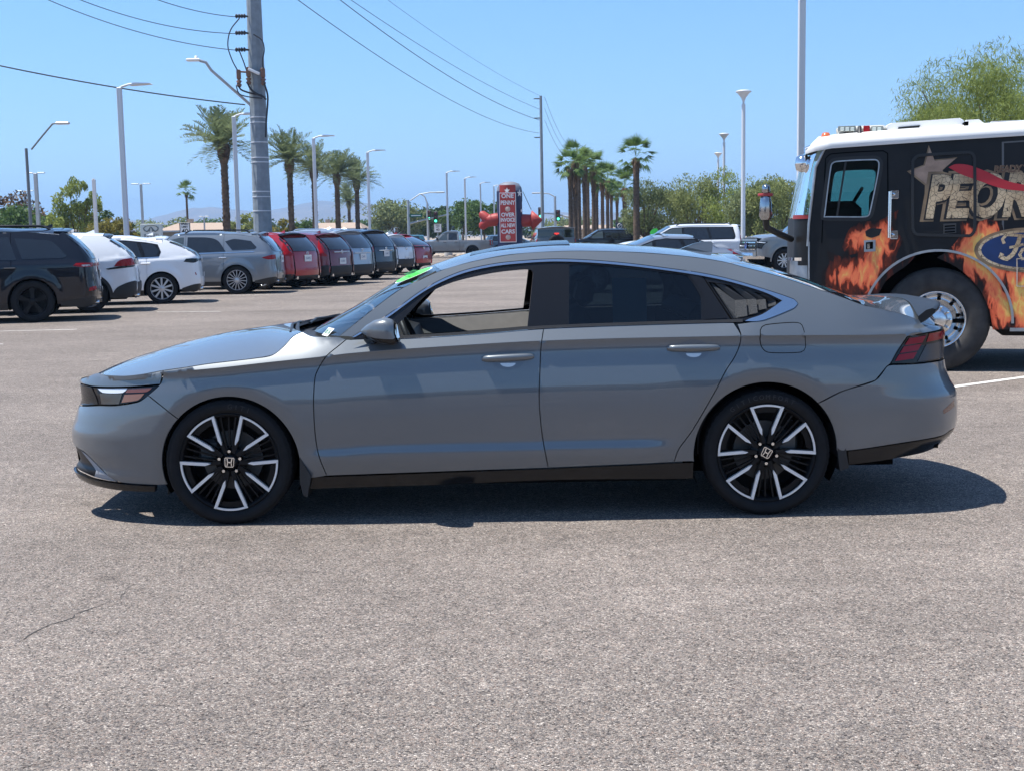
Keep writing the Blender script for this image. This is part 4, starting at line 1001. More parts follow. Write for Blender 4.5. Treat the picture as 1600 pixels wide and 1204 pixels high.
def make_car(name, label, cat, origin, yaw, sp, group=None):
    """an SUV, estate or saloon from a spec in metres; local -x is forward, -y its left side"""
    g = lambda k, d: sp.get(k, d)
    W, H, wb, fo, ro, R = sp['W'], sp['H'], sp['wb'], sp['fo'], sp['ro'], g('R', .36)
    zb, hood = sp['belt'], sp['hood']; xf, xr = -wb / 2, wb / 2; xn, xt = xf - fo, xr + ro
    sill = g('sill', .28); M = sp['mat']; clad = g('clad', None); ra = R + .045
    belt = [(xn, zb - .05), (xf + .6, zb), (0, zb + .01), (xr - .3, zb + .03), (xt, zb + g('kick', .05))]
    lean = g('lean', .22)       # how far the tailgate leans forward from belt to roof
    nose = [(.2, xn + .10), (.32, xn + .02), (.55, xn), (hood - .25, xn + .03), (hood - .08, xn + .10), (hood + .2, xn + .3), (H, xn + .8)]
    tail = [(.2, xt - .12), (.38, xt - .02), (.55, xt), (.75, xt - .02), (zb - .05, xt - .04), (zb + .06, xt - .07), (zb + (H - zb) * .5, xt - .07 - lean * .42), (H - .10, xt - .07 - lean), (H + .1, xt - .10 - lean * 1.5)]
    tail = g('tail', tail)
    az = R - .01; arches = ((xf, az, ra), (xr, az, ra))
    S = GSide(W, belt, nose, tail, arches, g('tumble', .30), rr=g('rr', .42), rf=g('rf', .7), YR=g('YR', W / 2 - .33))
    Y = S.Y
    car = thing(name, label, cat, origin, yaw, group)
    P = lambda nm, poly, mat, **k: panel(nm, poly, Y, mat, k.pop('parent', car), warp=S, dx=g('dx', .07), dz=g('dz', .05), ds=g('ds', .04), **k)
    N = lambda z: (float(S.nose(z)) + .003, z); T = lambda z: (float(S.tail(z)) - .003, z)
    cow = g('cowl', xf + .48); rf_ = g('roof_f', xf + 1.28); zr = H - .075; rr_ = float(S.tail(zr - .02)) - .03
    rail_hood = [(xn + .14, hood - .10), (xn + .45, hood - .045), (cow - .25, hood + .0), (cow - .02, hood + .03)]
    rail_a = [(cow, zb + .03)] if zb + .03 > hood + .035 else [(cow + .02, hood + .035)]
    a0 = rail_a[0]; pill = [(a0[0] + (rf_ - a0[0]) * t, a0[1] + (zr - .035 - a0[1]) * (t ** .92)) for t in (.33, .66)]
    roofl = g('roofline', [(rf_, zr - .03), (rf_ + .35, zr + .0), (0.35, zr + .01), (rr_ - .5, zr - .005), (rr_, zr - .02)])
    rail = rail_hood + rail_a + pill + roofl
    rear = [T(z) for z in np.linspace(zr - .03, .42, 9)]
    bot = [(xt - .14, .36), (xr + ra * 1.0, .33)]
    af = arc(xf, az, ra, 186, -4, 20); ar = arc(xr, az, ra, -4, 186, 20)
    side = [N(.36), N(.5), N(hood - .25), N(hood - .12)] + rail + rear + bot + ar + [(xr - ra, sill), (xf + ra, sill)] + arc(xf, az, ra, -4, 186, 20) + [(xf - ra - .02, .30)]
    d0, d1, d2 = xf + ra + .07, g('xB', .12), xr - ra * .78
    for nm, a, b in (("front_fender", None, d0), ("front_door", d0, d1), ("rear_door", d1, d2), ("quarter_panel", d2, None)):
        P(nm, clip_x(side, a, b), M, gap=.004, sharp=30)
    # rocker / lower cladding and arch trims
    lowm = clad or M_SATINBLACK
    P("sill_trim", [(xf + ra, sill + (.10 if clad else .02)), (xr - ra, sill + (.10 if clad else .02)), (xr - ra, sill - .10), (xf + ra, sill - .10)], lowm, off=.006, gap=0)
    if clad:
        for ax in (xf, xr):
            P("arch_trim", arc(ax, az, ra + .065, -6, 186, 18) + arc(ax, az, ra - .004, 186, -6, 18), clad, off=.010, gap=0)
        P("rear_bumper_trim", [(xr + ra + .05, .30), (xr + ra + .06, .40), (xt - .42, .52), (xt - .2, .62), T(.66), T(.36), (xt - .2, .30)], clad, off=.008, gap=0)
    else:
        P("rear_bumper_trim", [(xr + ra + .06, .30), (xr + ra + .06, .36), (xt - .2, .44), T(.46), T(.30), (xt - .2, .26)], M_SATINBLACK, off=.004, gap=0)
    # side glass
    up = lambda x: float(np.interp(x, [p[0] for p in [a0] + pill + roofl], [p[1] for p in [a0] + pill + roofl])) - .075
    dn = lambda x: float(S.belt(x)) + .025
    gl = g('glass', M_TINT); glf = g('glass_f', M_TINTLIGHT)
    xA = a0[0] + .22; xC = g('xC', xr - .12); xD = g('xD', rr_ - .28)
    def topcurve(a, b, n): return [(x, max(up(x), dn(x) + .01)) for x in np.linspace(a, b, n)]
    wins = g('windows', None) or [([(xA, dn(xA) + .005)] + topcurve(xA + .08, d1 - .05, 8) + [(d1 - .04, dn(d1))], glf),
                                   ([(d1 + .05, dn(d1 + .05))] + topcurve(d1 + .05, xC - .10, 6) + [(xC + .02, dn(xC))], gl),
                                   ([(xC + .11, dn(xC + .11))] + topcurve(xC + .0, xD - .12, 6) + [(xD, dn(xD) + .14), (xD - .06, dn(xD) + .02)], gl)]
    if not g('windows', None):
        P("window_surround", [(xA - .06, dn(xA) - .022)] + [(x, z + .028) for x, z in topcurve(xA + .02, xD - .02, 14)] + [(xD + .05, dn(xD) + .10), (xD, dn(xD) - .022)], M_GLOSSBLACK, off=.003, gap=0, thick=.004)
    for wpoly, wm in wins: P("side_window", wpoly, pmat("car_window_dark", (.012, .014, .017), .03, coat=1) if wm is M_TINT else pmat("car_window_front", (.05, .065, .07), .03, coat=1), off=.006, gap=0, thick=.004)
    if g('chrome', False):
        b_ = [(x, dn(x) - .028) for x in np.linspace(xA - .08, xD, 12)]; P("chrome_strip", b_ + [(x, z + .018) for x, z in b_[::-1]], M_CHROME, off=.007, gap=0, thick=.006)
    e3 = lambda pts, o=0: [(x, float(Y(x, z)) + o, z) for x, z in pts]
    strip("hood", e3(rail_hood), [(xn + .04, hood - .08), (xn + .4, hood + .01), (cow - .3, hood + .07), (cow - .12, hood + .085)], M, car, nu=14, nv=13)
    strip("windscreen", e3(rail_a + pill + roofl[:1]), [(cow - .14, hood + .08)] + [(x - .06, z + .03) for x, z in pill] + [(rf_ - .04, zr + .02)], pmat("windscreen_dark", (.03, .04, .045), .03, coat=1), car, nu=12, nv=13)
    strip("roof", e3(roofl), [(roofl[0][0] - .04, zr + .02)] + [(x, z + .07) for x, z in roofl[1:-1]] + [(rr_ + .02, zr + .045)], M, car, p=3, nu=20, nv=15)
    # tail: window, gate, bumper across the back
    def across(nm, z0, z1, mat, bow=.05, off=0.0, n=7, yk=1.0):
        zz = np.linspace(z0, z1, n); E = [(float(S.tail(z)) + off - .006, (S.YR + .004) * yk, z) for z in zz]; C = [(float(S.tail(z)) + bow + off, z) for z in zz]
        return strip(nm, E, C, mat, car, p=2.4, nu=n, nv=15)
    zw0, zw1 = zr - .10, g('rw', zb + .05)
    across("rear_gate", zr - .02, .62, M); across("rear_bumper", .62, .40, M if not clad else clad, .07)
    across("rear_valance", .40, .27, M_SATINBLACK, .04)
    rw = across("rear_window", zw0, zw1, pmat("car_window_dark", (.012, .014, .017), .03, coat=1), .05, .008)
    P("rear_window_edge", [T(zw0), T((zw0 + zw1) / 2), T(zw1), (T(zw1)[0] - .035, zw1 + .02), (T((zw0 + zw1) / 2)[0] - .03, (zw0 + zw1) / 2), (T(zw0)[0] - .03, zw0 - .02)], pmat("car_window_dark", (.012, .014, .017), .03, coat=1), off=.006, gap=0, thick=.004)
    m = MB(); x0 = float(S.tail(zr - .02)); yw = S.YR + .05; pr = []
    for i in range(17):
        t = -1 + i / 8; b = 1 - abs(t) ** 3; y = t * yw; zc = zr - .028 + .06 * (1 - t * t)
        pr.append([(x0 - .16, y, zc + .006), (x0 + .02 + .05 * b, y, zc + .004), (x0 + .10 + .06 * b, y, zc - .012), (x0 + .09 + .06 * b, y, zc - .032), (x0 - .05, y, zc - .05)])
    m.add([p for r_ in pr for p in r_], [(i * 5 + j, (i + 1) * 5 + j, (i + 1) * 5 + j + 1, i * 5 + j + 1) for i in range(16) for j in range(4)], 0, True)
    m.add(pr[0], [(0, 1, 2, 3, 4)]); m.add(pr[-1], [(4, 3, 2, 1, 0)]); m.build("roof_spoiler", g('spoiler_mat', M), car)
    # lamps
    for k, (poly, mat) in enumerate(g('lamps', [([(xt - .36, zb - .10), (xt - .30, zb + .04), T(zb + .05), T(zb - .14), (xt - .25, zb - .14)], M_REDLENS)])):
        poly = [T(p[1]) if p[0] == 'T' else p for p in poly]
        P("taillight", poly, mat, off=.007, gap=0, thick=.01)
    if g('lampbar', None):
        z0, z1, mt = sp['lampbar']; across("lamp_bar", z1, z0, mt, .05, .012, 4)
    P("headlight", [(xn + .42, hood - .20), (xn + .16, hood - .18), N(hood - .22), N(hood - .32), (xn + .25, hood - .30)], M_CLEARDARK, off=.004, gap=0)
    strip("grille", [(float(S.nose(z)) + .004, S.YF, z) for z in (.32, .5, hood - .3, hood - .1)], [(float(S.nose(z)) - .05, z) for z in (.32, .5, hood - .3, hood - .1)], M_SATINBLACK, car, p=2.4, nu=6, nv=9)
    # plate, exhausts, handles, mirrors, rails
    px = float(S.tail(g('plate_z', .80))) + .062
    m = MB(); m.box((px, 0, g('plate_z', .80)), (.012, .36, .19), 0, 0, .004); pl = m.build("licence_plate", M_PLATEWHITE, car)
    lettering("plate_lettering", g('plate', "CARS"), .10, facing((px + .0075, 0, g('plate_z', .80)), (0, 1, 0), (0, 0, 1)), pmat("plate_ink", (.06, .10, .22), .6), pl, depth=.0005)
    if g('badge', True):
        m = MB(); bz = g('badge_z', zb - .02); bx = float(S.tail(bz)) + .058; m.lathe([(.058, 0), (.058, .012), (.045, .014), (.045, .004)], 20, 'x', (bx, 0, bz)); m.box((bx + .006, 0, bz), (.012, .07, .018)); m.build("tail_badge", M_CHROME, car)
    if g('gate_bar', False):
        m = MB(); bz = sp['gate_bar']; m.box((float(S.tail(bz)) + .058, 0, bz), (.02, S.YR * 1.5, .035), 0, 0, .006); m.build("gate_trim_bar", M_CHROME, car)
    for s in (-1, 1):
        m = MB(); m.tube([(xt - .16, s * (W / 2 - .38), .335), (xt + .02, s * (W / 2 - .38), .335)], .045, 10); m.build("exhaust_pipe", M_CHROME, car)
        for hx in (d1 - .28, d2 - .02):
            hz = zb - .10; yy = float(Y(hx, hz)); m = MB(); m.box((hx, s * (yy + .012), hz), (.22, .045, .035), 0, 0, .012); m.build("door_handle", g('handle_mat', M), car)
        mm = MB(); mx = a0[0] + .24; mm.box((mx, s * (W / 2 + .09), zb + .09), (.13, .20, .15), 0, 0, .05); mm.tube([(mx, s * (W / 2 - .04), zb + .04), (mx, s * (W / 2 + .08), zb + .08)], .03, 6); mm.build("side_mirror", g('mirror_mat', M), car)
        if g('rails', False):
            yy = float(Y(0, zr)) - .02; m = MB(); m.tube([(rf_ + .25, s * yy, zr + .02), (rf_ + .38, s * yy, zr + .085), (0.3, s * yy, zr + .10), (rr_ - .35, s * yy, zr + .085), (rr_ - .2, s * yy, zr + .01)], .018, 8); m.build("roof_rail", g('rail_mat', M_SATINBLACK), car)
        for ax in (xf, xr):
            a = arc(ax, az, ra + .01, -20, 200, 16); n = len(a); m = MB()
            o_ = [(x, s * (float(Y(x, z)) - .012), z) for x, z in a]; i_ = [(x, s * .45, z) for x, z in a]
            m.add(o_ + i_, [(i, i + 1, i + 1 + n, i + n) for i in range(n - 1)], 0, True); m.add(i_, [tuple(range(n))]); m.build("wheel_well", M_DARK, car)
            car_wheel(car, ax, s * (W / 2 - .125), s, R, g('r', R * .68), .235, g('wheel', 'split'), g('wheel_mat', M_SILVERALLOY))
    m = MB(); m.box(((xn + xt) / 2, 0, .30), (xt - xn - .5, 1.0, .10)); m.box((0, 0, .30), (wb - 2 * ra - .05, W - .16, .12)); m.box((xt - .3, 0, .36), (.45, W - .55, .14)); m.build("underbody", M_DARK, car)
    if g('fin', True):
        m = MB(); fx = rr_ - .25; m.add([(fx - .12, 0, zr + .06), (fx + .06, .02, zr + .055), (fx + .06, -.02, zr + .055), (fx + .05, 0, zr + .125)], [(0, 1, 3), (0, 3, 2), (1, 2, 3)]); m.build("antenna_fin", M, car)
    return car

def origin_from_wheel(u, v, lx, ly, yaw):
    """where a car stands, given where one of its wheels touches the ground"""
    gx, gy = gp(u, v); c, s = math.cos(yaw), math.sin(yaw)
    return (gx - (lx * c - ly * s), gy - (lx * s + ly * c), 0)

P_BLACK = paint("black_paint", (.006, .007, .012), .0, .3, 1.0)
P_BLACK.node_tree.nodes["Principled BSDF"].inputs["Specular IOR Level"].default_value = .15
P_WHITE = paint("white_paint", (.74, .76, .78), .0, .4)
P_PEARL = paint("pearl_white_paint", (.78, .79, .80), .05, .35)
P_GREY = paint("silver_grey_paint", (.20, .225, .25), .6, .32)
P_RED = paint("red_paint", (.36, .012, .022), .25, .32)
P_MAROON = paint("maroon_paint", (.16, .010, .020), .3, .3)
P_SILVER = paint("silver_paint", (.36, .39, .43), .6, .34)
P_NAVY = paint("navy_paint", (.012, .018, .035), .3, .28)
P_TRUCKGREY = paint("truck_grey_paint", (.21, .22, .23), .5, .36)
M_CLAD = pmat("dark_cladding", (.022, .022, .024), .6, bump=.1, bscale=200)

G_ROW = "cars parked in a row along the left of the lot"
def row(name, label, u, v, side, deg, sp):
    yaw = rad(deg)
    return make_car(name, label, "car", origin_from_wheel(u, v, sp['wb'] / 2, side * (sp['W'] / 2 - .02), yaw), yaw, sp, G_ROW)

zb = 1.12
row("parked_suv", "black SUV with black wheels at the left edge, nearest of the parked row", 53, 504, -1, 15,
    dict(W=1.97, H=1.80, wb=3.09, fo=.95, ro=1.16, R=.395, r=.265, belt=1.12, hood=1.12, mat=P_BLACK, wheel='five', wheel_mat=M_ALLOYBLACK, lean=.50, roofline=[(-.27, 1.69), (.1, 1.725), (.8, 1.72), (1.5, 1.695), (2.06, 1.64)],
         windows=[([(-.75, 1.16), (-.36, 1.52), (-.05, 1.625), (.06, 1.625), (.06, 1.16)], M_TINTLIGHT), ([(.17, 1.16), (.17, 1.63), (.9, 1.615), (1.16, 1.60), (1.30, 1.18)], M_TINT), ([(1.40, 1.19), (1.27, 1.58), (1.7, 1.55), (1.95, 1.50), (2.20, 1.24), (2.14, 1.20)], M_TINT)], kick=.04, rails=True, sill=.34, clad=None, handle_mat=P_BLACK, xC=1.30, xD=2.12, cowl=-1.05, plate_z=.85,
         lamps=[([(2.30, 1.045), (2.36, 1.095), ('T', 1.10), ('T', 1.02), (2.45, 1.02)], M_REDLENS), ([(2.46, 1.028), (2.46, 1.062), (2.60, 1.065), (2.61, 1.03)], pmat("pale_lens", (.5, .48, .48), .15, coat=1)), ([(2.56, .56), (2.58, .63), ('T', .66), ('T', .58)], M_REDLENS)], lampbar=(1.03, 1.09, M_REDLENS)))
row("parked_suv", "white SUV with black cladding between the black SUV and a white crossover", 142, 489, -1, 15,
    dict(W=1.855, H=1.70, wb=2.69, fo=.93, ro=.98, R=.365, r=.24, belt=1.10, hood=1.06, mat=P_WHITE, clad=M_CLAD, wheel='split', wheel_mat=pmat("two_tone_alloy", (.33, .34, .36), .3, .8), lean=.56, kick=.13, sill=.33, tumble=.34, windows=[([(-.60, 1.13), (-.2, 1.46), (.02, 1.51), (.02, 1.13)], M_TINTLIGHT), ([(.14, 1.13), (.14, 1.52), (.75, 1.50), (.95, 1.18)], M_TINT), ([(1.03, 1.20), (.86, 1.49), (1.16, 1.45), (1.42, 1.28), (1.36, 1.22)], M_TINT)],
         lamps=[([(1.86, .965), (1.98, 1.09), ('T', 1.14), ('T', .985), (2.05, .97)], M_REDLENS), ([(1.69, .92), (1.98, .965), ('T', .98), ('T', .95), (1.75, .90)], M_GLOSSBLACK)], lampbar=(1.00, 1.12, M_GLOSSBLACK), spoiler_mat=M_GLOSSBLACK))
row("parked_crossover", "white crossover with silver wheels and slim dark tail lights beside a grey SUV", 254, 475, -1, 13,
    dict(W=1.883, H=1.64, wb=2.78, fo=.93, ro=.93, R=.365, r=.262, belt=1.06, hood=1.02, mat=P_PEARL, wheel='ten', wheel_mat=M_SILVERALLOY, lean=.80, kick=.10, sill=.31, xC=.95, xD=1.36, chrome=True, roofline=[(-.12, 1.535), (.2, 1.565), (.6, 1.56), (1.1, 1.50), (1.44, 1.43)], handle_mat=P_PEARL, tumble=.34,
         lamps=[([(1.92, .985), (1.98, 1.055), (2.10, 1.06), ('T', 1.055), ('T', 1.00), (2.15, .955)], M_CLEARDARK), ([(2.19, .66), (2.17, .72), (2.19, .73), (2.21, .67)], M_REDLENS)], lampbar=(1.0, 1.05, M_CLEARDARK), plate_z=.62))
row("parked_suv", "silver grey SUV with many-spoked wheels between a white crossover and a red SUV", 371, 460, -1, 1,
    dict(W=1.95, H=1.73, wb=2.995, fo=.85, ro=1.08, R=.385, r=.275, belt=1.10, hood=1.08, mat=P_GREY, wheel='many', wheel_mat=M_SILVERALLOY, lean=.45, kick=.05, sill=.33, rails=True, rail_mat=M_GLOSSBLACK, chrome=True, handle_mat=M_CHROME, xC=1.22, xD=2.0, roofline=[(-.22, 1.625), (.2, 1.665), (.8, 1.66), (1.5, 1.62), (2.02, 1.55)],
         windows=[([(-.74, 1.14), (-.34, 1.47), (-.05, 1.56), (.07, 1.565), (.07, 1.14)], M_TINTLIGHT), ([(.17, 1.14), (.17, 1.57), (.72, 1.55), (1.00, 1.46), (1.22, 1.17)], M_TINT), ([(1.40, 1.20), (1.20, 1.44), (1.45, 1.50), (1.9, 1.44), (2.06, 1.27), (2.0, 1.22)], M_TINT)],
         lamps=[([(2.20, .985), (2.42, 1.045), ('T', 1.06), ('T', .93), (2.35, .935)], M_REDLENS)], plate_z=.93, plate="AUTO"))
G5 = dict(W=1.86, wb=2.66, fo=.90, ro=.98, R=.36, r=.235, wheel='split', wheel_mat=M_SILVERALLOY, lean=.46, sill=.31)
row("parked_suv", "bright red SUV with a tall back between the grey SUV and a maroon SUV", 466, 449, 1, -25,
    dict(G5, H=1.69, belt=1.06, hood=1.04, mat=P_RED, clad=None, plate_z=.90, lamps=[([('T', 1.45), (2.02, 1.40), (2.04, 1.05), (2.10, .98), ('T', .98), ('T', 1.05)], M_REDLENS)], spoiler_mat=M_GLOSSBLACK))
row("parked_suv", "maroon SUV with a chrome strip across its back and dealer plate, after the red SUV", 519, 444, 1, -25,
    dict(G5, H=1.68, belt=1.07, hood=1.04, mat=P_MAROON, clad=M_CLAD, gate_bar=1.045, plate_z=.76, lamps=[([('T', 1.45), (1.98, 1.36), (2.02, 1.02), (1.80, .98), (1.84, .92), ('T', .92)], M_REDLENS)]))
row("parked_suv", "silver SUV seen from behind between the maroon and the navy SUVs", 552, 441, 1, -25,
    dict(G5, W=1.96, H=1.76, wb=2.9, belt=1.10, hood=1.08, mat=P_SILVER, clad=M_CLAD, gate_bar=.99, plate_z=.86, rails=True, rail_mat=M_CHROME, lamps=[([(2.10, 1.10), (2.14, 1.16), ('T', 1.16), ('T', 1.00), (2.08, .98)], M_REDLENS)]))
row("parked_suv", "dark navy SUV seen from behind next to a silver SUV", 589, 435, 1, -25,
    dict(G5, W=1.98, H=1.78, wb=2.98, belt=1.10, hood=1.08, mat=P_NAVY, clad=M_CLAD, gate_bar=1.02, plate_z=.90, lamps=[([(2.12, 1.12), (2.16, 1.18), ('T', 1.18), ('T', 1.04), (2.12, 1.02)], M_REDLENS)]))
row("parked_crossover", "white crossover almost hidden between the navy SUV and a red coupe-like SUV", 620, 428, 1, -25,
    dict(G5, W=1.84, H=1.62, belt=1.04, hood=1.02, mat=P_WHITE, clad=M_CLAD, plate_z=.62, lean=.5, lamps=[([(1.95, 1.06), (1.98, 1.12), ('T', 1.12), ('T', 1.0), (1.98, .98)], M_CLEARDARK)]))
row("parked_crossover", "red coupe-like crossover with sloping back at the far end of the row", 648, 425, 1, -25,
    dict(G5, W=1.90, H=1.62, wb=2.78, belt=1.02, hood=1.0, mat=P_RED, lean=.95, kick=.12, plate_z=.60, xC=1.0, xD=1.25, lamps=[([(1.95, 1.04), (1.98, 1.09), ('T', 1.09), ('T', 1.04), (2.0, 1.02)], M_CLEARDARK)], lampbar=(1.05, 1.08, M_CLEARDARK)))

# ---------------------------------------------------------------- pickups, seen from their left side or nose
def make_pickup(name, label, origin, yaw, sp, group=None):
    g = lambda k, d: sp.get(k, d)
    L, W, H, wb, fo = sp['L'], sp['W'], sp['H'], sp['wb'], sp['fo']; R = sp['R']; M = sp['mat']
    xf, xr = -wb / 2, wb / 2; xn, xt = xf - fo, xf - fo + L; zb = sp['belt']; hood = sp['hood']; bed = sp['bed']; sill = R + .06
    nose = [(.3, xn + .06), (.5, xn), (.8, xn - .0), (hood - .12, xn + .03), (hood, xn + .10), (hood + .3, xn + .3), (H, xn + .7)]
    tail = [(.3, xt - .02), (.6, xt), (bed + .1, xt), (H, xt)]
    ra = R + .07; S = GSide(W, [(xn, zb - .04), (0, zb), (xt, zb + .02)], nose, tail, ((xf, R, ra), (xr, R, ra)), .26, rr=.10, rf=.45, YF=W / 2 - .28, YR=W / 2 - .07, pw=3, shoulder=.03)
    Y = S.Y; t = thing(name, label, "pickup", origin, yaw, group)
    P = lambda nm, poly, mat, **k: panel(nm, poly, Y, mat, k.pop('parent', t), warp=S, dx=.08, dz=.06, ds=.05, **k)
    N = lambda z: (float(S.nose(z)) + .004, z); T = lambda z: (float(S.tail(z)) - .004, z)
    cow = xf + .62; rf_ = cow + .80; zr = H - .06; cb = sp['cab_end']
    rail_h = [(xn + .14, hood - .08), (xn + .5, hood - .03), (cow - .02, hood + .01)]
    a0 = (cow + .02, hood + .03); pill = [(cow + .30, hood + .03 + (zr - hood) * .42), (cow + .57, hood + .03 + (zr - hood) * .78)]
    roofl = [(rf_, zr - .02), (rf_ + .4, zr + .01), (cb - .4, zr + .01), (cb - .12, zr - .02)]
    ar = arc(xr, R, ra, -4, 186, 18); af = arc(xf, R, ra, -4, 186, 18)
    side = [N(.60), N(.8), N(hood - .2)] + rail_h + [a0] + pill + roofl + [(cb - .02, bed + .15), (cb, bed)] + [T(bed), T(.75), T(.52)] + [(xr + ra + .02, .50)] + ar + [(xr - ra, sill), (xf + ra, sill)] + af + [(xf - ra - .02, .52)]
    d0 = xf + ra + .10; d1 = (d0 + cb) / 2 + .10
    for nm, a, b in (("front_fender", None, d0), ("front_door", d0, d1), ("rear_door", d1, cb - .0), ("bed_side", cb + .015, None)): P(nm, clip_x(side, a, b), M, gap=.004, sharp=30)
    P("sill_trim", [(xf + ra, sill + .02), (xr - ra, sill + .02), (xr - ra, sill - .09), (xf + ra, sill - .09)], M_SATINBLACK, off=.006, gap=0)
    for ax in (xf, xr): P("arch_trim", arc(ax, R, ra + .05, -4, 184, 16) + arc(ax, R, ra - .004, 184, -4, 16), g('arch', M), off=.014, gap=0)
    gl = pmat("car_window_dark", (.012, .014, .017), .03, coat=1)
    P("side_window", [(a0[0] + .24, zb + .03), (pill[1][0] + .10, zr - .16), (rf_ + .18, zr - .10), (d1 - .05, zr - .08), (d1 - .04, zb + .03)], pmat("car_window_front", (.05, .065, .07), .03, coat=1), off=.005, gap=0, thick=.004)
    P("side_window", [(d1 + .05, zb + .03), (d1 + .05, zr - .08), (cb - .25, zr - .10), (cb - .16, zr - .16), (cb - .14, zb + .03)], gl, off=.005, gap=0, thick=.004)
    e3 = lambda pts: [(x, float(Y(x, z)), z) for x, z in pts]
    strip("hood", e3(rail_h), [(xn + .05, hood - .04), (xn + .5, hood + .05), (cow - .12, hood + .08)], M, t, nu=10, nv=13)
    strip("windscreen", e3([a0] + pill + roofl[:1]), [(cow - .10, hood + .07)] + [(x - .05, z + .02) for x, z in pill] + [(rf_ - .03, zr + .01)], pmat("windscreen_dark", (.03, .04, .045), .03, coat=1), t, nu=10, nv=13)
    strip("roof", e3(roofl), [(rf_ - .03, zr + .01), (rf_ + .4, zr + .05), (cb - .4, zr + .05), (cb - .08, zr + .02)], M, t, p=3, nu=12, nv=11)
    strip("cab_back", [(cb - .12, float(Y(cb - .12, zr - .02)), zr - .02), (cb - .02, float(Y(cb - .02, bed)), bed)], [(cb - .09, zr + .015), (cb + .01, bed)], M, t, p=4, nu=4, nv=9)
    m = MB(); m.box(((cb + xt) / 2, 0, .72), (xt - cb - .02, W - .14, .03)); 
    for s in (-1, 1): m.box(((cb + xt) / 2, s * (W / 2 - .085), (bed + .72) / 2), (xt - cb - .04, .02, bed - .73))
    m.box((cb + .03, 0, (bed + .72) / 2), (.02, W - .18, bed - .73)); m.build("bed_liner", M_SATINBLACK, t)
    m = MB(); m.box((xt - .03, 0, (bed + .62) / 2), (.05, W - .16, bed - .64), 0, 0, .015); m.build("tailgate", M, t)
    m = MB(); m.box((xt + .04, 0, .56), (.16, W - .2, .16), 0, 0, .03); m.build("rear_bumper", M_CHROME, t)
    for s in (-1, 1):
        m = MB(); m.box((xt - .035, s * (W / 2 - .055), bed - .20), (.10, .10, .34), 0, 0, .02); m.build("taillight", M_REDLENS, t)
        m = MB(); hx = a0[0] + .22; m.box((hx, s * (W / 2 + .12), zb + .12), (.12, .20, .22), 0, 0, .04); m.tube([(hx, s * (W / 2 - .03), zb + .06), (hx, s * (W / 2 + .08), zb + .08)], .03, 6); m.build("side_mirror", g('mirror_mat', M_SATINBLACK), t)
        for hx in (d1 - .2, cb - .22):
            m = MB(); m.box((hx, s * (float(Y(hx, zb - .1)) + .012), zb - .10), (.2, .045, .04), 0, 0, .012); m.build("door_handle", M_SATINBLACK if not g('chrome', 0) else M_CHROME, t)
        # headlamp wraps the corner
        P("headlight", [(xn + .34, hood - .20), N(hood - .16), N(hood - .42), (xn + .12, hood - .44), (xn + .20, hood - .30)], M_CLEARDARK, sides=(s,), off=.008, gap=0, thick=.012)
        P("lamp_strip", [(xn + .26, hood - .22), N(hood - .19), N(hood - .215), (xn + .22, hood - .245)], M_WHITELENS, sides=(s,), off=.014, gap=0, thick=.008)
    yF = S.YF
    def face(nm, z0, z1, mat, off, yk=1.0, bow=.04):
        zz = np.linspace(z0, z1, 4); strip(nm, [(float(S.nose(z)) - off, yF * yk, z) for z in zz], [(float(S.nose(z)) - off - bow, z) for z in zz], mat, t, p=2.4, nu=4, nv=11)
    face("nose_panel", hood - .08, .56, M, .0); face("grille", hood - .16, hood - .48, M_GLOSSBLACK, .012, .96)
    for z in (hood - .20, hood - .32, hood - .44): face("grille_bar", z, z - .035, M_CHROME, .026, .95)
    m = MB()
    for i in range(17):
        pass
    pts = [(xn - .06 + .28 * abs(-1 + i / 8) ** 3, (-1 + i / 8) * (W / 2 - .03)) for i in range(17)]
    for i in range(16):
        (xa, ya), (xb, yb) = pts[i], pts[i + 1]
        m.add([(xa, ya, .48), (xb, yb, .48), (xb, yb, .70), (xa, ya, .70), (xa + .14, ya, .48), (xb + .14, yb, .48), (xb + .14, yb, .70), (xa + .14, ya, .70)], [(0, 3, 2, 1), (3, 7, 6, 2), (0, 1, 5, 4)], 0, True)
    m.build("front_bumper", M_CHROME, t)
    m = MB(); m.lathe([(.0, .012), (.10, .012), (.12, 0)], 20, 'x', (xn - .085, 0, hood - .32)); m.build("grille_badge", pmat("badge_blue", (.01, .03, .16), .2, coat=1), t)
    for ax in (xf, xr):
        for s in (-1, 1):
            a = arc(ax, R, ra + .01, -20, 200, 14); n = len(a); m = MB()
            o_ = [(x, s * (float(Y(x, z)) - .012), z) for x, z in a]; i_ = [(x, s * .45, z) for x, z in a]
            m.add(o_ + i_, [(i, i + 1, i + 1 + n, i + n) for i in range(n - 1)], 0, True); m.add(i_, [tuple(range(n))]); m.build("wheel_well", M_DARK, t)
            car_wheel(t, ax, s * (W / 2 - .12), s, R, R * .62, .26, g('wheel', 'split'), g('wheel_mat', M_SILVERALLOY))
    m = MB(); m.box(((xn + xt) / 2, 0, .50), (xt - xn - .5, 1.0, .16)); m.box(((xn + xf) / 2 + .3, 0, .75), (.5, W - .5, .3)); m.build("chassis", M_DARK, t)
    return t

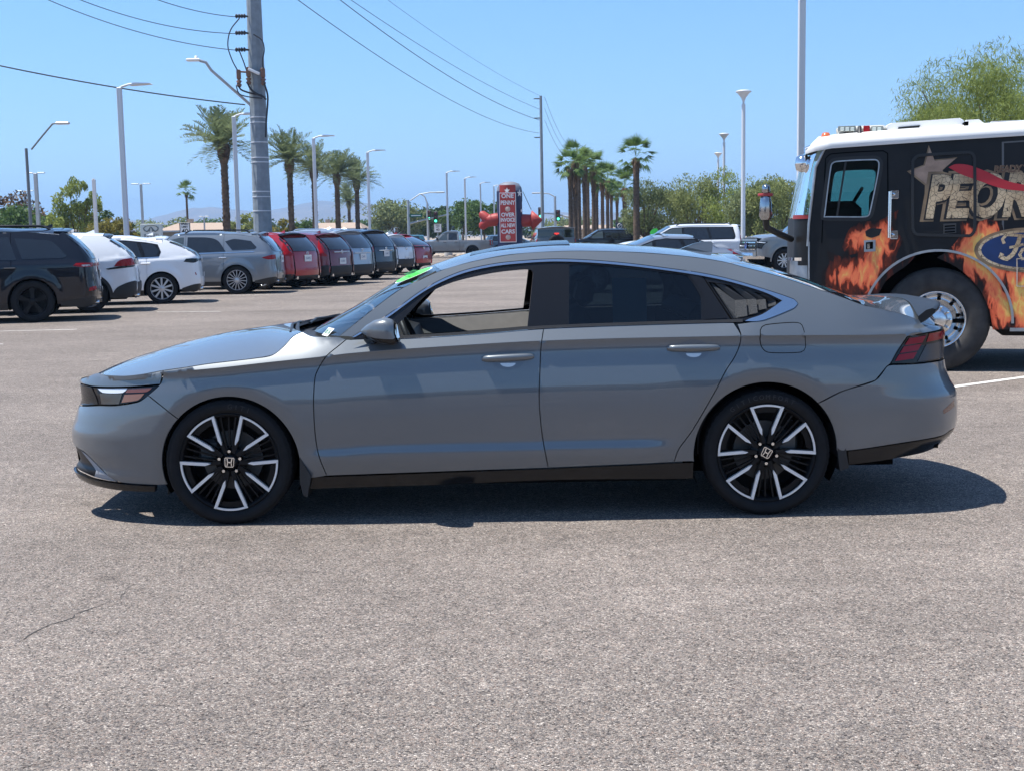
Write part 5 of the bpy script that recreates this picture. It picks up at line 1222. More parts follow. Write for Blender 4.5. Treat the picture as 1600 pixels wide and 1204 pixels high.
P_RANGER = paint("pickup_grey_paint", (.19, .195, .20), .4, .38)
RANGER = dict(L=5.35, W=1.88, H=1.84, wb=3.22, fo=.90, R=.39, belt=1.17, hood=1.13, bed=1.17, cab_end=.72, mat=P_RANGER, wheel='five', wheel_mat=M_ALLOYBLACK)
def ground_at(u, depth): return at(u, 602, depth).x
make_pickup("parked_pickup", "silver grey crew cab pickup side-on beyond the end of the parked row", (-4.05, 88, 0), rad(-4), RANGER)
F150 = dict(L=5.9, W=2.03, H=1.96, wb=3.69, fo=.95, R=.42, belt=1.28, hood=1.28, bed=1.36, cab_end=.95, mat=P_TRUCKGREY, wheel='split', wheel_mat=M_SILVERALLOY, chrome=1)
make_pickup("parked_pickup", "grey pickup with chrome bumper showing its nose beside the fire truck", (8.5 + 2.75, 46.6, 0), rad(12), F150, "pickups behind the fire truck")
make_pickup("parked_pickup", "white pickup mostly hidden behind the grey pickup by the fire truck", (9.6 + 2.9, 52.6, 0), rad(12), dict(F150, mat=P_WHITE), "pickups behind the fire truck")
make_pickup("parked_pickup", "white pickup farthest back behind the fire truck with dark glass", (11.2 + 3.1, 60.2, 0), rad(12), dict(F150, mat=P_PEARL, wheel='five'), "pickups behind the fire truck")

# white long SUV side-on with its roof showing over the sedan, and the saloon in front of it
make_car("parked_van", "long white SUV with black roof rails and lime windscreen sticker showing above the sedan roof", "car", (6.75, 52, 0), rad(2),
    dict(W=1.98, H=1.78, wb=3.1, fo=.95, ro=1.0, R=.38, r=.25, belt=1.13, hood=1.10, mat=P_WHITE, lean=.12, kick=.02, rails=True, rail_mat=M_GLOSSBLACK, xC=1.15, xD=2.15, cowl=-1.35, roof_f=-.35, spoiler_mat=M_GLOSSBLACK,
         lamps=[([(2.38, .95), (2.40, 1.50), ('T', 1.52), ('T', .95)], M_REDLENS)]))
st = MB(); n = 18; c = Vector((6.75 - 1.02, 52 - .86, 1.52))
ring = [c + Vector((.16 * math.cos(2 * math.pi * i / n), -.03 * math.sin(2 * math.pi * i / n) * 0 - .02, .10 * math.sin(2 * math.pi * i / n) + .06 * math.cos(2 * math.pi * i / n))) for i in range(n)]
st.add(ring, [tuple(range(n))]); st.add([p + Vector((0, .006, 0)) for p in ring] + ring, [(i, (i + 1) % n, (i + 1) % n + n, i + n) for i in range(n)])
van = bpy.data.objects["parked_van"]
so = st.build("windscreen_sticker", M_STICKER); so.parent = van; so.matrix_parent_inverse = Matrix.LocRotScale(van.location, van.rotation_euler, None).inverted()

make_car("parked_saloon", "pale blue-grey saloon roof with chrome window line between the white SUV and the sedan", "car", (3.45, 33, 0), rad(3),
    dict(W=1.84, H=1.45, wb=2.75, fo=.95, ro=1.05, R=.34, r=.23, belt=.98, hood=.92, mat=P_SILVER, chrome=True, xC=.85, xD=1.25, lean=.05, fin=False, cowl=-.75, roof_f=.15,
         tail=[(.2, 2.3), (.5, 2.42), (.9, 2.40), (1.0, 2.30), (1.05, 1.75), (1.2, 1.50), (1.35, 1.05), (1.5, .85)], rw=1.05, rr=.35))
make_car("parked_suv", "dark grey boxy off-roader seen from behind past the inflatable sign", "car", (2.05, 63, 0), rad(-86),
    dict(W=1.88, H=1.86, wb=2.95, fo=.7, ro=.75, R=.41, r=.24, belt=1.26, hood=1.2, mat=paint("granite_paint", (.12, .115, .11), .4, .4), clad=M_CLAD, lean=.02, kick=0, rr=.12, YR=.86, sill=.45, pw=3, fin=False, lamps=[([(2.14, 1.05), (2.14, 1.25), ('T', 1.25), ('T', 1.05)], M_REDLENS)], wheel='five', wheel_mat=M_ALLOYBLACK))
jp = [o for o in bpy.data.objects if o.get("label", "").startswith("dark grey boxy")][0]
m = MB(); m.lathe([(.39, 0), (.40, .08), (.40, .20), (.38, .26), (.24, .27), (.22, .22), (0, .22)], 28, 'x', (2.26, 0, 1.05)); m.build("spare_wheel", M_RUBBER, jp)
m = MB(); m.box((2.50, 0, 1.50), (.05, .22, .06), 0, 0, .015); m.box((2.42, 0, 1.42), (.12, .05, .12)); m.build("brake_light", pmat("red_glow_lens", (.5, .03, .03), .2, emit=(1, .05, .03, .6)), jp)
make_car("parked_suv", "black SUV parked past the palm trunks right of the off-roader", "car", (5.9, 84, 0), rad(4),
    dict(W=1.95, H=1.76, wb=2.9, fo=.9, ro=1.0, R=.38, belt=1.12, hood=1.08, mat=P_BLACK, lean=.3, xC=1.1, xD=1.9))
make_car("distant_car", "teal car with lime windscreen writing behind the pickup cab", "car", (-9.6, 112, 0), rad(8),
    dict(W=1.85, H=1.62, wb=2.7, fo=.9, ro=.95, R=.35, belt=1.04, hood=1.0, mat=paint("teal_paint", (.03, .12, .15), .3, .35)))
make_car("distant_car", "dark car past the inflatable sign's foot behind the pylon", "car", (.4, 99, 0), rad(185),
    dict(W=1.85, H=1.5, wb=2.7, fo=.9, ro=.95, R=.35, belt=.98, hood=.95, mat=paint("steel_blue_paint", (.05, .09, .14), .4, .35)))
# ---------------------------------------------------------------- the wrapped fire truck
def flame_mat(name, black=.45, scale=1.0):
    """printed flames: ridged noise drawn up into tongues, from deep red over orange to yellow, smoky black between"""
    m = bpy.data.materials.new(name); m.use_nodes = True; nt = m.node_tree; b = nt.nodes["Principled BSDF"]; L = nt.links.new; N = nt.nodes.new
    tc = N("ShaderNodeTexCoord"); mp = N("ShaderNodeMapping"); mp.inputs["Scale"].default_value = (2.6 * scale, .2, 1.0 * scale); mp.inputs["Rotation"].default_value = (0, rad(-18), 0); L(tc.outputs["Object"], mp.inputs[0])
    n0 = N("ShaderNodeTexNoise"); n0.inputs["Scale"].default_value = 1.6; n0.inputs["Detail"].default_value = 3; L(mp.outputs[0], n0.inputs["Vector"])
    sc = N("ShaderNodeVectorMath"); sc.operation = 'SCALE'; sc.inputs["Scale"].default_value = 1.5; L(n0.outputs["Color"], sc.inputs[0])
    ad = N("ShaderNodeVectorMath"); ad.operation = 'ADD'; L(mp.outputs[0], ad.inputs[0]); L(sc.outputs[0], ad.inputs[1])
    n1 = N("ShaderNodeTexNoise"); n1.inputs["Scale"].default_value = 1.5; n1.inputs["Detail"].default_value = 5; n1.inputs["Roughness"].default_value = .48; L(ad.outputs[0], n1.inputs["Vector"])
    r1 = N("ShaderNodeMath"); r1.operation = 'SUBTRACT'; L(n1.outputs["Fac"], r1.inputs[0]); r1.inputs[1].default_value = .5
    r2 = N("ShaderNodeMath"); r2.operation = 'ABSOLUTE'; L(r1.outputs[0], r2.inputs[0])
    r3 = N("ShaderNodeMapRange"); r3.inputs[1].default_value = 0; r3.inputs[2].default_value = .26; r3.inputs[3].default_value = 1; r3.inputs[4].default_value = 0; L(r2.outputs[0], r3.inputs[0])
    r = N("ShaderNodeValToRGB"); e = r.color_ramp
    e.elements[0].position = .10; e.elements[0].color = (.016, .010, .009, 1); e.elements[1].position = 1.0; e.elements[1].color = (.95, .62, .16, 1)
    for p, c in ((black, (.16, .028, .012)), (black + .08, (.70, .11, .045)), (black + .22, (.95, .20, .085)), (black + .42, (.97, .29, .10)), (black + .54, (.95, .42, .12))):
        q = e.elements.new(min(p, .98)); q.color = (*c, 1)
    at_ = N("ShaderNodeAttribute"); at_.attribute_name = "edge"; eg = N("ShaderNodeMapRange"); eg.inputs[1].default_value = 0; eg.inputs[2].default_value = .16; eg.inputs[3].default_value = -.62; eg.inputs[4].default_value = .0; L(at_.outputs["Fac"], eg.inputs[0])
    fin = N("ShaderNodeMath"); fin.operation = 'ADD'; L(r3.outputs[0], fin.inputs[0]); L(eg.outputs[0], fin.inputs[1]); L(fin.outputs[0], r.inputs[0]); L(r.outputs[0], b.inputs["Base Color"])
    b.inputs["Roughness"].default_value = .45; b.inputs["Specular IOR Level"].default_value = .25
    return m

def crackle_mat(name, base, dark):
    m = bpy.data.materials.new(name); m.use_nodes = True; nt = m.node_tree; b = nt.nodes["Principled BSDF"]; L = nt.links.new; N = nt.nodes.new
    tc = N("ShaderNodeTexCoord"); v = N("ShaderNodeTexVoronoi"); v.feature = 'DISTANCE_TO_EDGE'; v.inputs["Scale"].default_value = 22; L(tc.outputs["Object"], v.inputs["Vector"])
    mr = N("ShaderNodeMapRange"); mr.inputs[1].default_value = .01; mr.inputs[2].default_value = .05; L(v.outputs["Distance"], mr.inputs[0])
    n = N("ShaderNodeTexNoise"); n.inputs["Scale"].default_value = 2.2; n.inputs["Detail"].default_value = 5; L(tc.outputs["Object"], n.inputs["Vector"])
    q = N("ShaderNodeMapRange"); q.inputs[1].default_value = .35; q.inputs[2].default_value = .65; L(n.outputs["Fac"], q.inputs[0])
    a = N("ShaderNodeMix"); a.data_type = 'RGBA'; a.inputs["A"].default_value = (*dark, 1); a.inputs["B"].default_value = (*base, 1); L(q.outputs[0], a.inputs["Factor"])
    c = N("ShaderNodeMix"); c.data_type = 'RGBA'; c.inputs["A"].default_value = (.06, .035, .02, 1); L(a.outputs["Result"], c.inputs["B"]); L(mr.outputs[0], c.inputs["Factor"])
    L(c.outputs["Result"], b.inputs["Base Color"]); b.inputs["Roughness"].default_value = .4
    return m

def build_fire_truck():
    yaw = rad(-15.0); D0 = 13.15
    # local frame: x along the truck to the rear (right in view), y away from the viewer, z up; origin on the ground below the front axle's near tyre face
    gx, gy = gp(1462, 580)
    t = thing("fire_truck", "black fire truck wrapped in orange flames with a white roof at the right edge", "fire truck", (gx, gy, 0), yaw)
    c, s_ = math.cos(yaw), math.sin(yaw)
    def loc(u, v, y=0.0):
        """local (x, z) seen at photo pixel (u, v) on the truck's side plane y"""
        a = at(u, v, 1.0) - Vector((0, 0, CAM_H)); o = Vector((gx, gy, 0)); n = Vector((-s_, c, 0))
        k = (y - n.dot(Vector((0, 0, CAM_H)) - o)) / n.dot(a); p = Vector((0, 0, CAM_H)) + a * k - o
        return (p.x * c + p.y * s_, p.z)
    YS = -.02            # side skin plane
    WID = 2.45
    black = pmat("wrap_black", (.014, .014, .015), .42, spec=.3, noise=.2, nscale=3)
    whitep = pmat("truck_white", (.78, .77, .74), .4, coat=.4)
    grey = pmat("scuffed_aluminium", (.42, .43, .44), .35, .85, noise=.15, nscale=12)
    chrome = M_CHROME
    PX = lambda pts, y=YS: [loc(u, v, y) for u, v in pts]
    def slab(name, pts, y0, y1, mat, parent=t, curve_ds=None):
        q = [tuple(p) for p in (curve(pts, curve_ds, True, 40) if curve_ds else pts)]
        m = MB(); n = len(q); v = [(x, y0, z) for x, z in q] + [(x, y1, z) for x, z in q]
        ar = sum(q[i][0] * q[(i + 1) % n][1] - q[(i + 1) % n][0] * q[i][1] for i in range(n))
        f = [tuple(range(n)), tuple(range(2 * n - 1, n - 1, -1))] + [(i, i + n, (i + 1) % n + n, (i + 1) % n) for i in range(n)]
        if ar < 0: f = [tuple(reversed(k)) for k in f]
        m.add(v, f); return m.build(name, mat, parent)
    def frame_ring(name, pts, w, y0, y1, mat, parent=t, ds=.03):
        o = curve(pts, ds, True, 55); i_ = inset(o, w); n = len(o); m = MB()
        v = [(p[0], y0, p[1]) for p in o] + [(p[0], y0, p[1]) for p in i_] + [(p[0], y1, p[1]) for p in o] + [(p[0], y1, p[1]) for p in i_]
        m.add(v, [(k, (k + 1) % n, (k + 1) % n + n, k + n) for k in range(n)] + [(k, k + 2 * n, (k + 1) % n + 2 * n, (k + 1) % n) for k in range(n)] + [(k + n, (k + 1) % n + n, (k + 1) % n + 3 * n, k + 3 * n) for k in range(n)])
        return m.build(name, mat, parent)
    # wheel arch circle
    ax, az = loc(1463, 503); R = .535; RA = .735
    x0 = loc(1262, 430)[0]          # front end of the side skin
    X1 = x0 + 7.9; AX2 = ax + 4.35; ztop = loc(1262, 230)[1]; z_roof = loc(1262, 193)[1]
    zb = loc(1552, 516)[1]; zbf = loc(1262, 440)[1]
    zlow = .50
    # body side with the arch and window openings cut through
    fr = PX([(1262, 444), (1262, 390), (1278, 232)])
    wheelc = arc(ax, az, RA, 180 - 4, -1, 30)
    outline = [(x0 - .0, zlow), PX([(1262, 444)])[0], PX([(1262, 390)])[0], PX([(1275, 260)])[0], PX([(1291, 231)])[0], (0, loc(1463, 218)[1]), (X1, loc(1720, 202)[1]), (X1, zb), (AX2 + RA, zb)] + arc(AX2, az, RA, 24, 156, 16) + [(AX2 - RA, zb), (ax + RA, zb)] + wheelc[::-1] + [(ax - RA, zlow)]
    win = PX([(1287, 340), (1298, 258), (1306, 252), (1368, 249), (1374, 254), (1373, 270), (1359, 336), (1352, 340)])
    def region(name, poly, holes, y, mat, parent=t, thick=.05, dx=.4, dz=.3):
        P = curve(poly, .08, True, 30); H = [curve(h, .05, True, 50) for h in holes]
        V, T = mesh_region(P, H, dx, dz); m = MB(); m.add([(p[0], y, p[1]) for p in V], [tuple(k) for k in T])
        for ring in [P] + H:
            n = len(ring); m.add([(p[0], y, p[1]) for p in ring] + [(p[0], y + thick, p[1]) for p in ring], [(k, k + n, (k + 1) % n + n, (k + 1) % n) for k in range(n)])
        return m.build(name, mat, parent)
    region("cab_side", outline, [win], YS, black)
    # the far side and the shell between
    fo = [(x0, zlow), (x0, loc(1262, 390)[1]), (loc(1291, 231)[0], ztop), (X1, ztop), (X1, zb), (AX2 + RA, zb)] + arc(AX2, az, RA, 24, 156, 16) + [(AX2 - RA, zb), (ax + RA, zb)] + wheelc[::-1] + [(ax - RA, zlow)]
    region("far_side", fo, [[(x - .0, z) for x, z in win]], YS + WID, black); region("far_glass", win, [], YS + WID - .01, glass_mat("cab_glass", (.44, .64, .61)), thick=.001)
    m = MB(); m.box(((x0 + X1) / 2 + .6, YS + WID / 2, zlow + .02), (X1 - x0 - 1.4, WID - .1, .04)); m.box((loc(1420, 300)[0] + .55, YS + WID / 2, 1.6), (.04, WID - .12, 1.9)); m.build("inner_bulkhead", M_DARK, t)
    # front: chrome-edged corner panel, windscreen leaning back, dark panel under it
    bot = PX([(1229, 440)], .35)[0]
    A = Vector((loc(1262, 338)[0], YS + .0, loc(1262, 338)[1])); 
    xw0, zw0 = loc(1240, 340, .25); xw1, zw1 = loc(1264, 236, .25)
    glassm = glass_mat("teal_glass", (.50, .72, .70))
    def frontface(name, za, zb_, mat, xoff=0.0, y0=YS + .30, y1=YS + WID - .30, xa=None, xb=None, thick=.02):
        m = MB(); n = 8; v = []
        for i in range(n + 1):
            tt = i / n; y = y0 + (y1 - y0) * tt; bow = -.10 * (1 - (2 * tt - 1) ** 2)
            v += [(xa + bow + xoff, y, za), (xb + bow + xoff, y, zb_)]
        m.add(v, [(2 * i, 2 * i + 1, 2 * i + 3, 2 * i + 2) for i in range(n)], 0, True); return m.build(name, mat, t)
    xlow = xw0 - .02
    ws = frontface("windscreen", zw0, zw1, glassm, 0, xa=xw0, xb=xw1)
    # curved corner quarter: from the side skin round to the front
    def corner(name, prof, mat, y0=YS, y1=YS + .30, n=8, smooth=True):
        """prof: (x on side, x on front, z)"""
        m = MB(); v = []
        for xs, xf_, z in prof:
            for i in range(n + 1):
                a = i / n * math.pi / 2; v.append((xs + (xf_ - xs) * math.sin(a), y0 + (y1 - y0) * (1 - math.cos(a)), z))
        k = n + 1; m.add(v, [(j * k + i, j * k + i + 1, (j + 1) * k + i + 1, (j + 1) * k + i) for j in range(len(prof) - 1) for i in range(n)], 0, smooth); return m.build(name, mat, t)
    xs_ = lambda z: float(np.interp(z, [zlow, loc(1262, 390)[1], loc(1275, 260)[1], ztop], [x0, x0, loc(1275, 260)[0], loc(1291, 231)[0]]))
    fl = lambda z: float(np.interp(z, [zlow, zw0, zw1], [xlow, xw0, xw1]))
    corner("corner_glass", [(xs_(z) - .02, fl(z), z) for z in np.linspace(zw0 + .02, zw1, 6)], glassm)
    corner("corner_panel", [(xs_(z) - .0, fl(z), z) for z in np.linspace(loc(1262, 415)[1], zw0 - .01, 5)], black)
    corner("corner_step", [(xs_(z), fl(z) - .03, z) for z in (zlow, loc(1250, 408)[1])], grey, YS + .02, YS + .32)
    corner("corner_header", [(xs_(z) - .0, fl(z), z) for z in (zw1 - .0, ztop + .02)], black)
    m = MB()
    zz = [zw0 + .0, zw0 + .012]
    corner("corner_trim", [(xs_(z) - .01, fl(z) - .012, z) for z in (zw0 - .02, zw0 + .022)], pmat("red_seal", (.25, .03, .03), .5))
    corner("step_edge", [(xs_(z) - .01, fl(z) - .045, z) for z in (loc(1250, 408)[1], loc(1250, 403)[1])], chrome, YS + .01, YS + .33)
    frontface("front_panel", zlow, zw0 - .01, black, 0, xa=xlow, xb=xw0); frontface("front_header", zw1, ztop + .02, black, 0, xa=xw1, xb=xw1 + .02)
    frontface("front_bumper", zlow - .12, zlow + .24, chrome, -.14, YS + .05, YS + WID - .05, xa=xlow, xb=xlow)
    m = MB()
    for u, v_ in ((1288, 232),): pass
    edge = [(loc(1291, 231)[0] - .012, YS - .004, loc(1291, 231)[1]), (loc(1276, 262)[0] - .010, YS - .006, loc(1276, 262)[1]), (loc(1264, 350)[0], YS - .006, loc(1264, 350)[1]), (loc(1262, 385)[0], YS - .006, loc(1262, 385)[1])]
    m.tube(edge, .014, 8); m.tube([(loc(1264, 378)[0], YS - .004, loc(1264, 378)[1]), (loc(1264, 444)[0], YS - .004, loc(1264, 444)[1])], .010, 6); m.build("drip_moulding", grey, t)
    # interior hints behind the glass
    m = MB(); m.tube([Vector((loc(1336, 311)[0], YS + .55, loc(1336, 311)[1])) + Vector((.10 * math.cos(a) * .7, .22 * math.sin(a), .12 * math.cos(a))) for a in [2 * math.pi * i / 24 for i in range(25)]], .018, 8, cap=False); m.build("steering_wheel", M_SATINBLACK, t)
    m = MB(); q = loc(1300, 330); m.box((q[0] + .05, YS + 1.2, q[1] - .02), (.5, 2.0, .25), 0, 0, .08); m.build("dashboard", pmat("dash_red", (.18, .03, .025), .6), t)
    m = MB(); q = loc(1365, 330); m.box((q[0] + .05, YS + .6, q[1] - .1), (.16, .5, .7), 0, 0, .05); m.box((q[0] + .05, YS + 1.7, q[1] - .1), (.16, .5, .7), 0, 0, .05); m.build("crew_seats", M_SEAT, t)
    # window: split pane, rubber frame
    frame_ring("window_frame", win, -.035, YS - .014, YS + .01, M_SATINBLACK); frame_ring("window_rim", win, .012, YS - .016, YS + .01, grey)
    gl = slab("door_glass", win, YS + .022, YS + .028, pmat("cab_tinted_glass", (.05, .10, .10), .03, coat=.5, trans=0.0), curve_ds=.05)
    gl.data.materials.clear(); gl.data.materials.append(glass_mat("cab_glass", (.44, .64, .61)))
    slab("window_divider", PX([(1306, 340), (1320, 252), (1323, 252), (1309, 340)]), YS - .012, YS + .03, M_SATINBLACK)
    # door seams
    def seam(pts, w=.012, nm="door_seam", mat=None, y=YS - .002):
        P = curve(pts, .06, False, 40); m = MB(); v = []
        for i, p in enumerate(P):
            a = P[max(0, i - 1)]; b = P[min(len(P) - 1, i + 1)]; d = (b - a) / np.linalg.norm(b - a); n = np.array((-d[1], d[0])) * w / 2
            v += [(p[0] - n[0], y, p[1] - n[1]), (p[0] + n[0], y, p[1] + n[1])]
        m.add(v, [(2 * i, 2 * i + 2, 2 * i + 3, 2 * i + 1) for i in range(len(P) - 1)]); return m.build(nm, mat or M_DARK, t)
    seam(PX([(1284, 380), (1290, 248), (1298, 241), (1380, 236), (1387, 240), (1387, 420), (1372, 450)]))
    seam(PX([(1567, 222), (1567, 512)]), .02, "panel_seam", pmat("seam_grey", (.13, .13, .13), .4))
    seam(PX([(1567, 223), (1700, 214)]), .015, "panel_seam", pmat("seam_grey", (.13, .13, .13), .4))
    # blanked window panel with raised rubber
    blank = PX([(1424, 358), (1424, 252), (1430, 244), (1436, 241), (1514, 236), (1522, 240), (1525, 248), (1525, 360), (1518, 370), (1510, 371), (1434, 369), (1428, 366)])
    frame_ring("panel_gasket", blank, .03, YS - .016, YS + .004, M_SATINBLACK)
    # ---------------- prints on the wrap (thin sheets)
    fl1 = flame_mat("flame_print", .44, 1.15); fl2 = flame_mat("flame_print_bright", .32, 1.15)
    yd = YS - .0045
    def decal(name, pts, mat, y=yd, ds=.05, sharp=50): 
        q = curve(PX(pts), ds, True, sharp); fl_ = name == "flame_print"; V, T = mesh_region(q, [], .06 if fl_ else .3, .06 if fl_ else .3); m = MB(); m.add([(p[0], y, p[1]) for p in V], [tuple(k) for k in T]); o = m.build(name, mat, t)
        if fl_:
            at_ = o.data.attributes.new("edge", 'FLOAT', 'POINT'); at_.data.foreach_set("value", [float(np.hypot(q[:, 0] - p[0], q[:, 1] - p[1]).min()) for p in V])
        return o
    decal("flame_print", [(1284, 450), (1284, 426), (1296, 412), (1292, 392), (1302, 396), (1316, 402), (1322, 392), (1330, 404), (1340, 400), (1340, 396), (1322, 400), (1316, 386), (1326, 360), (1340, 348), (1358, 346), (1376, 344), (1390, 336), (1404, 328), (1398, 352), (1404, 366), (1410, 372), (1412, 378), (1404, 390), (1400, 402), (1408, 408), (1420, 400), (1432, 398), (1418, 414), (1398, 428), (1384, 440), (1371, 462), (1340, 462)], fl1, sharp=30)
    decal("flame_gap", [(1352, 362), (1360, 357), (1378, 358), (1374, 368), (1362, 372), (1353, 369)], pmat("print_black", (.012, .010, .010), .35), yd - .001)
    decal("flame_print", [(1464, 403), (1478, 394), (1492, 380), (1502, 366), (1500, 348), (1512, 344), (1530, 342), (1560, 345), (1566, 352), (1572, 380), (1640, 420), (1700, 400), (1715, 515), (1551, 515), (1546, 486), (1534, 458), (1522, 442), (1520, 440), (1503, 424), (1484, 412)], fl2, sharp=30)
    tan = crackle_mat("crackle_gold", (.72, .55, .34), (.38, .25, .13)); halo = pmat("print_halo", (.24, .16, .09), .4, noise=.45, nscale=6); ink = pmat("print_black", (.012, .010, .010), .35)
    # five pointed star behind the lettering
    star = [(1452, 227), (1461, 250), (1497, 246), (1474, 266), (1480, 300), (1458, 286), (1444, 348), (1446, 290), (1418, 268), (1444, 258)]
    decal("star_print", [(u - 1, v) for u, v in star], halo, yd - .0005, sharp=5); 
    decal("star_print", [((u - 1456) * .9 + 1456, (v - 268) * .9 + 268) for u, v in star], pmat("star_brown", (.36, .24, .17), .4, noise=.35, nscale=9), yd - .0012, sharp=5)
    # lettering in heavy slanted capitals
    def word(s, u0, v0, hpx, y, mat, bold, shear, name, spacing=1.0, sx=1.0):
        x, z = loc(u0, v0); me = text_mesh(s, 1.0, .0006, shear, bold, 'LEFT', spacing); zs = [v.co.y for v in me.vertices]; k = abs(loc(u0, v0 - hpx)[1] - z) / (max(zs) - min(zs)); z0 = min(zs)
        M = Matrix(((k * sx, 0, 0, x), (0, 0, -1, y), (0, k, 0, z - k * z0), (0, 0, 0, 1))); me.transform(M); me.materials.clear(); me.materials.append(mat); return place(name, me, t)
    for s, u0, v0, hh in (("PEORIA", 1444, 343, 70),):
        word(s, u0 - 3, v0 + 5, hh + 10, yd - .0018, halo, .11, .20, "wordmark_halo", .92, .74)
        word(s, u0, v0 + 2, hh + 3, yd - .0030, ink, .075, .20, "wordmark_shadow", .92, .74)
        word(s, u0, v0, hh, yd - .0042, tan, .040, .20, "wordmark", .92, .74)
    red = pmat("print_red", (.48, .025, .035), .4)
    decal("red_swoosh", [(1482, 262), (1492, 257), (1512, 258), (1540, 268), (1570, 282), (1600, 289), (1660, 296), (1700, 292), (1660, 306), (1600, 299), (1566, 295), (1530, 283), (1500, 272)], red, yd - .0066)
    word("READY TO", 1552, 271, 12, yd - .0060, halo, .05, .1, "slogan_halo", .95, .9); word("READY TO", 1553, 270.5, 11, yd - .0072, pmat("print_brown", (.16, .085, .05), .5), .02, .1, "slogan", .95, .9)
    # blue oval with script
    def oval(cu, cv, ru, rv, mat, y, name):
        decal(name, [(cu + ru * math.cos(2 * math.pi * i / 40), cv - rv * math.sin(2 * math.pi * i / 40)) for i in range(40)], mat, y, .05, 90)
    oval(1606, 391, 84, 35, halo, yd - .0010, "oval_print"); oval(1606, 391, 78, 31, tan, yd - .0016, "oval_print"); oval(1606, 391, 73, 27.5, pmat("oval_blue", (.012, .035, .12), .3, noise=.3, nscale=5), yd - .0022, "oval_print")
    def stroke(pts, w): seam(PX(pts), w, "script_print", tan, yd - .0034)
    stroke([(1569, 381), (1566, 374), (1573, 367), (1590, 368), (1604, 370), (1616, 363)], .030); stroke([(1594, 370), (1589, 384), (1583, 397), (1573, 405), (1563, 402), (1566, 396)], .042); stroke([(1577, 387), (1588, 385), (1599, 382)], .026)
    stroke([(1606, 388), (1598, 390), (1593, 398), (1597, 405), (1605, 403), (1610, 395), (1606, 388), (1614, 389), (1621, 387)], .032); stroke([(1621, 387), (1625, 391), (1619, 404)], .032); stroke([(1625, 391), (1634, 386)], .026); stroke([(1652, 388), (1643, 390), (1638, 399), (1644, 404), (1652, 398), (1664, 366)], .032); stroke([(1664, 366), (1652, 400), (1662, 403)], .028)
    # rubber-framed vent, pull handle, grab rail
    q = PX([(1474, 366), (1474, 350), (1494, 349), (1494, 364)]); slab("vent_plate", q, YS - .012, YS, pmat("dark_vent", (.05, .05, .05), .5))
    for i in range(3):
        q = PX([(1476, 364 - i * 4.5), (1476, 362 - i * 4.5), (1492, 361 - i * 4.5), (1492, 363 - i * 4.5)]); slab("vent_slot", q, YS - .016, YS - .010, M_DARK)
    q = PX([(1350, 394), (1350, 376), (1368, 375), (1368, 393)]); hp = slab("handle_plate", q, YS - .012, YS, grey); q = PX([(1353, 390), (1353, 379), (1364, 378), (1364, 389)]); slab("handle_pocket", q, YS - .016, YS - .010, M_DARK, hp); q = PX([(1355, 389), (1355, 381), (1359, 381), (1359, 389)]); slab("door_pull", q, YS - .03, YS - .012, chrome, hp)
    x, z0 = loc(1389, 372); _, z1 = loc(1389, 300)
    m = MB(); m.tube([(x, YS - .09, z0), (x, YS - .09, z1)], .020, 10)
    for z in (z0 + .03, z1 - .03): m.tube([(x, YS - .09, z), (x + .05, YS - .0, z)], .016, 8); m.box((x + .05, YS - .012, z), (.08, .02, .09), 0, 0, .008)
    m.build("grab_rail", chrome, t)
    q = PX([(1588, 448), (1588, 404), (1610, 403), (1610, 448)]); frame_ring("locker_edge", q, .012, YS - .012, YS, chrome, ds=.2)
    # wheel arch lip
    m = MB(); o = arc(ax, az, RA + .014, 176, -1, 36); i_ = arc(ax, az, RA - .010, 176, -1, 36); n = len(o)
    v = [(a, YS - .03, b) for a, b in o] + [(a, YS - .03, b) for a, b in i_] + [(a, YS + .02, b) for a, b in o] + [(a, YS + .08, b) for a, b in i_]
    m.add(v, [(k, k + 1, k + 1 + n, k + n) for k in range(n - 1)] + [(k + n, k + 1 + n, k + 1 + 3 * n, k + 3 * n) for k in range(n - 1)] + [(k, k + 2 * n, k + 1 + 2 * n, k + 1) for k in range(n - 1)]); m.build("arch_lip", grey, t)
    m = MB(); a = arc(ax, az, RA, 184, -8, 24); n = len(a); m.add([(x_, YS + .01, z) for x_, z in a] + [(x_, YS + .7, z) for x_, z in a], [(k, k + n, k + 1 + n, k + 1) for k in range(n - 1)], 0, True); m.add([(x_, YS + .7, z) for x_, z in a], [tuple(range(n))]); m.build("wheel_well", M_DARK, t)
    slab("lower_trim", [(ax + RA - .02, zb + .025), (ax + RA - .02, zb - .01), (AX2 - RA, zb - .01), (AX2 - RA, zb + .025)], YS - .012, YS + .02, grey)
    # wheel: heavy tyre, polished disc with hand holes
    wh = place("wheel", None, t, (ax, .14, R))
    prof = [(.29, -.10), (.30, -.135), (.36, -.150), (.44, -.150), (.49, -.135), (R - .02, -.12), (R - .004, -.105)]
    for g_ in (-.07, -.022, .022, .07): prof += [(R, g_ - .018), (R, g_ + .014), (R - .012, g_ + .016), (R - .012, g_ + .026)]
    prof += [(R - .004, .105), (R - .03, .13), (.40, .15), (.29, .10)]
    m = MB(); m.lathe(prof, 56, 'y'); 
    for i in range(56):
        a0, a1 = 2 * math.pi * (i + .1) / 56, 2 * math.pi * (i + .62) / 56; v = []
        for rr, yy in ((R + .001, -.09), (R - .022, -.124)):
            for a_ in (a0, a1): v.append((rr * math.cos(a_), yy - .003, rr * math.sin(a_)))
        m.add(v, [(0, 1, 3, 2)])
    m.build("tyre", pmat("dusty_rubber", (.045, .042, .04), .85, noise=.3, nscale=9), wh)
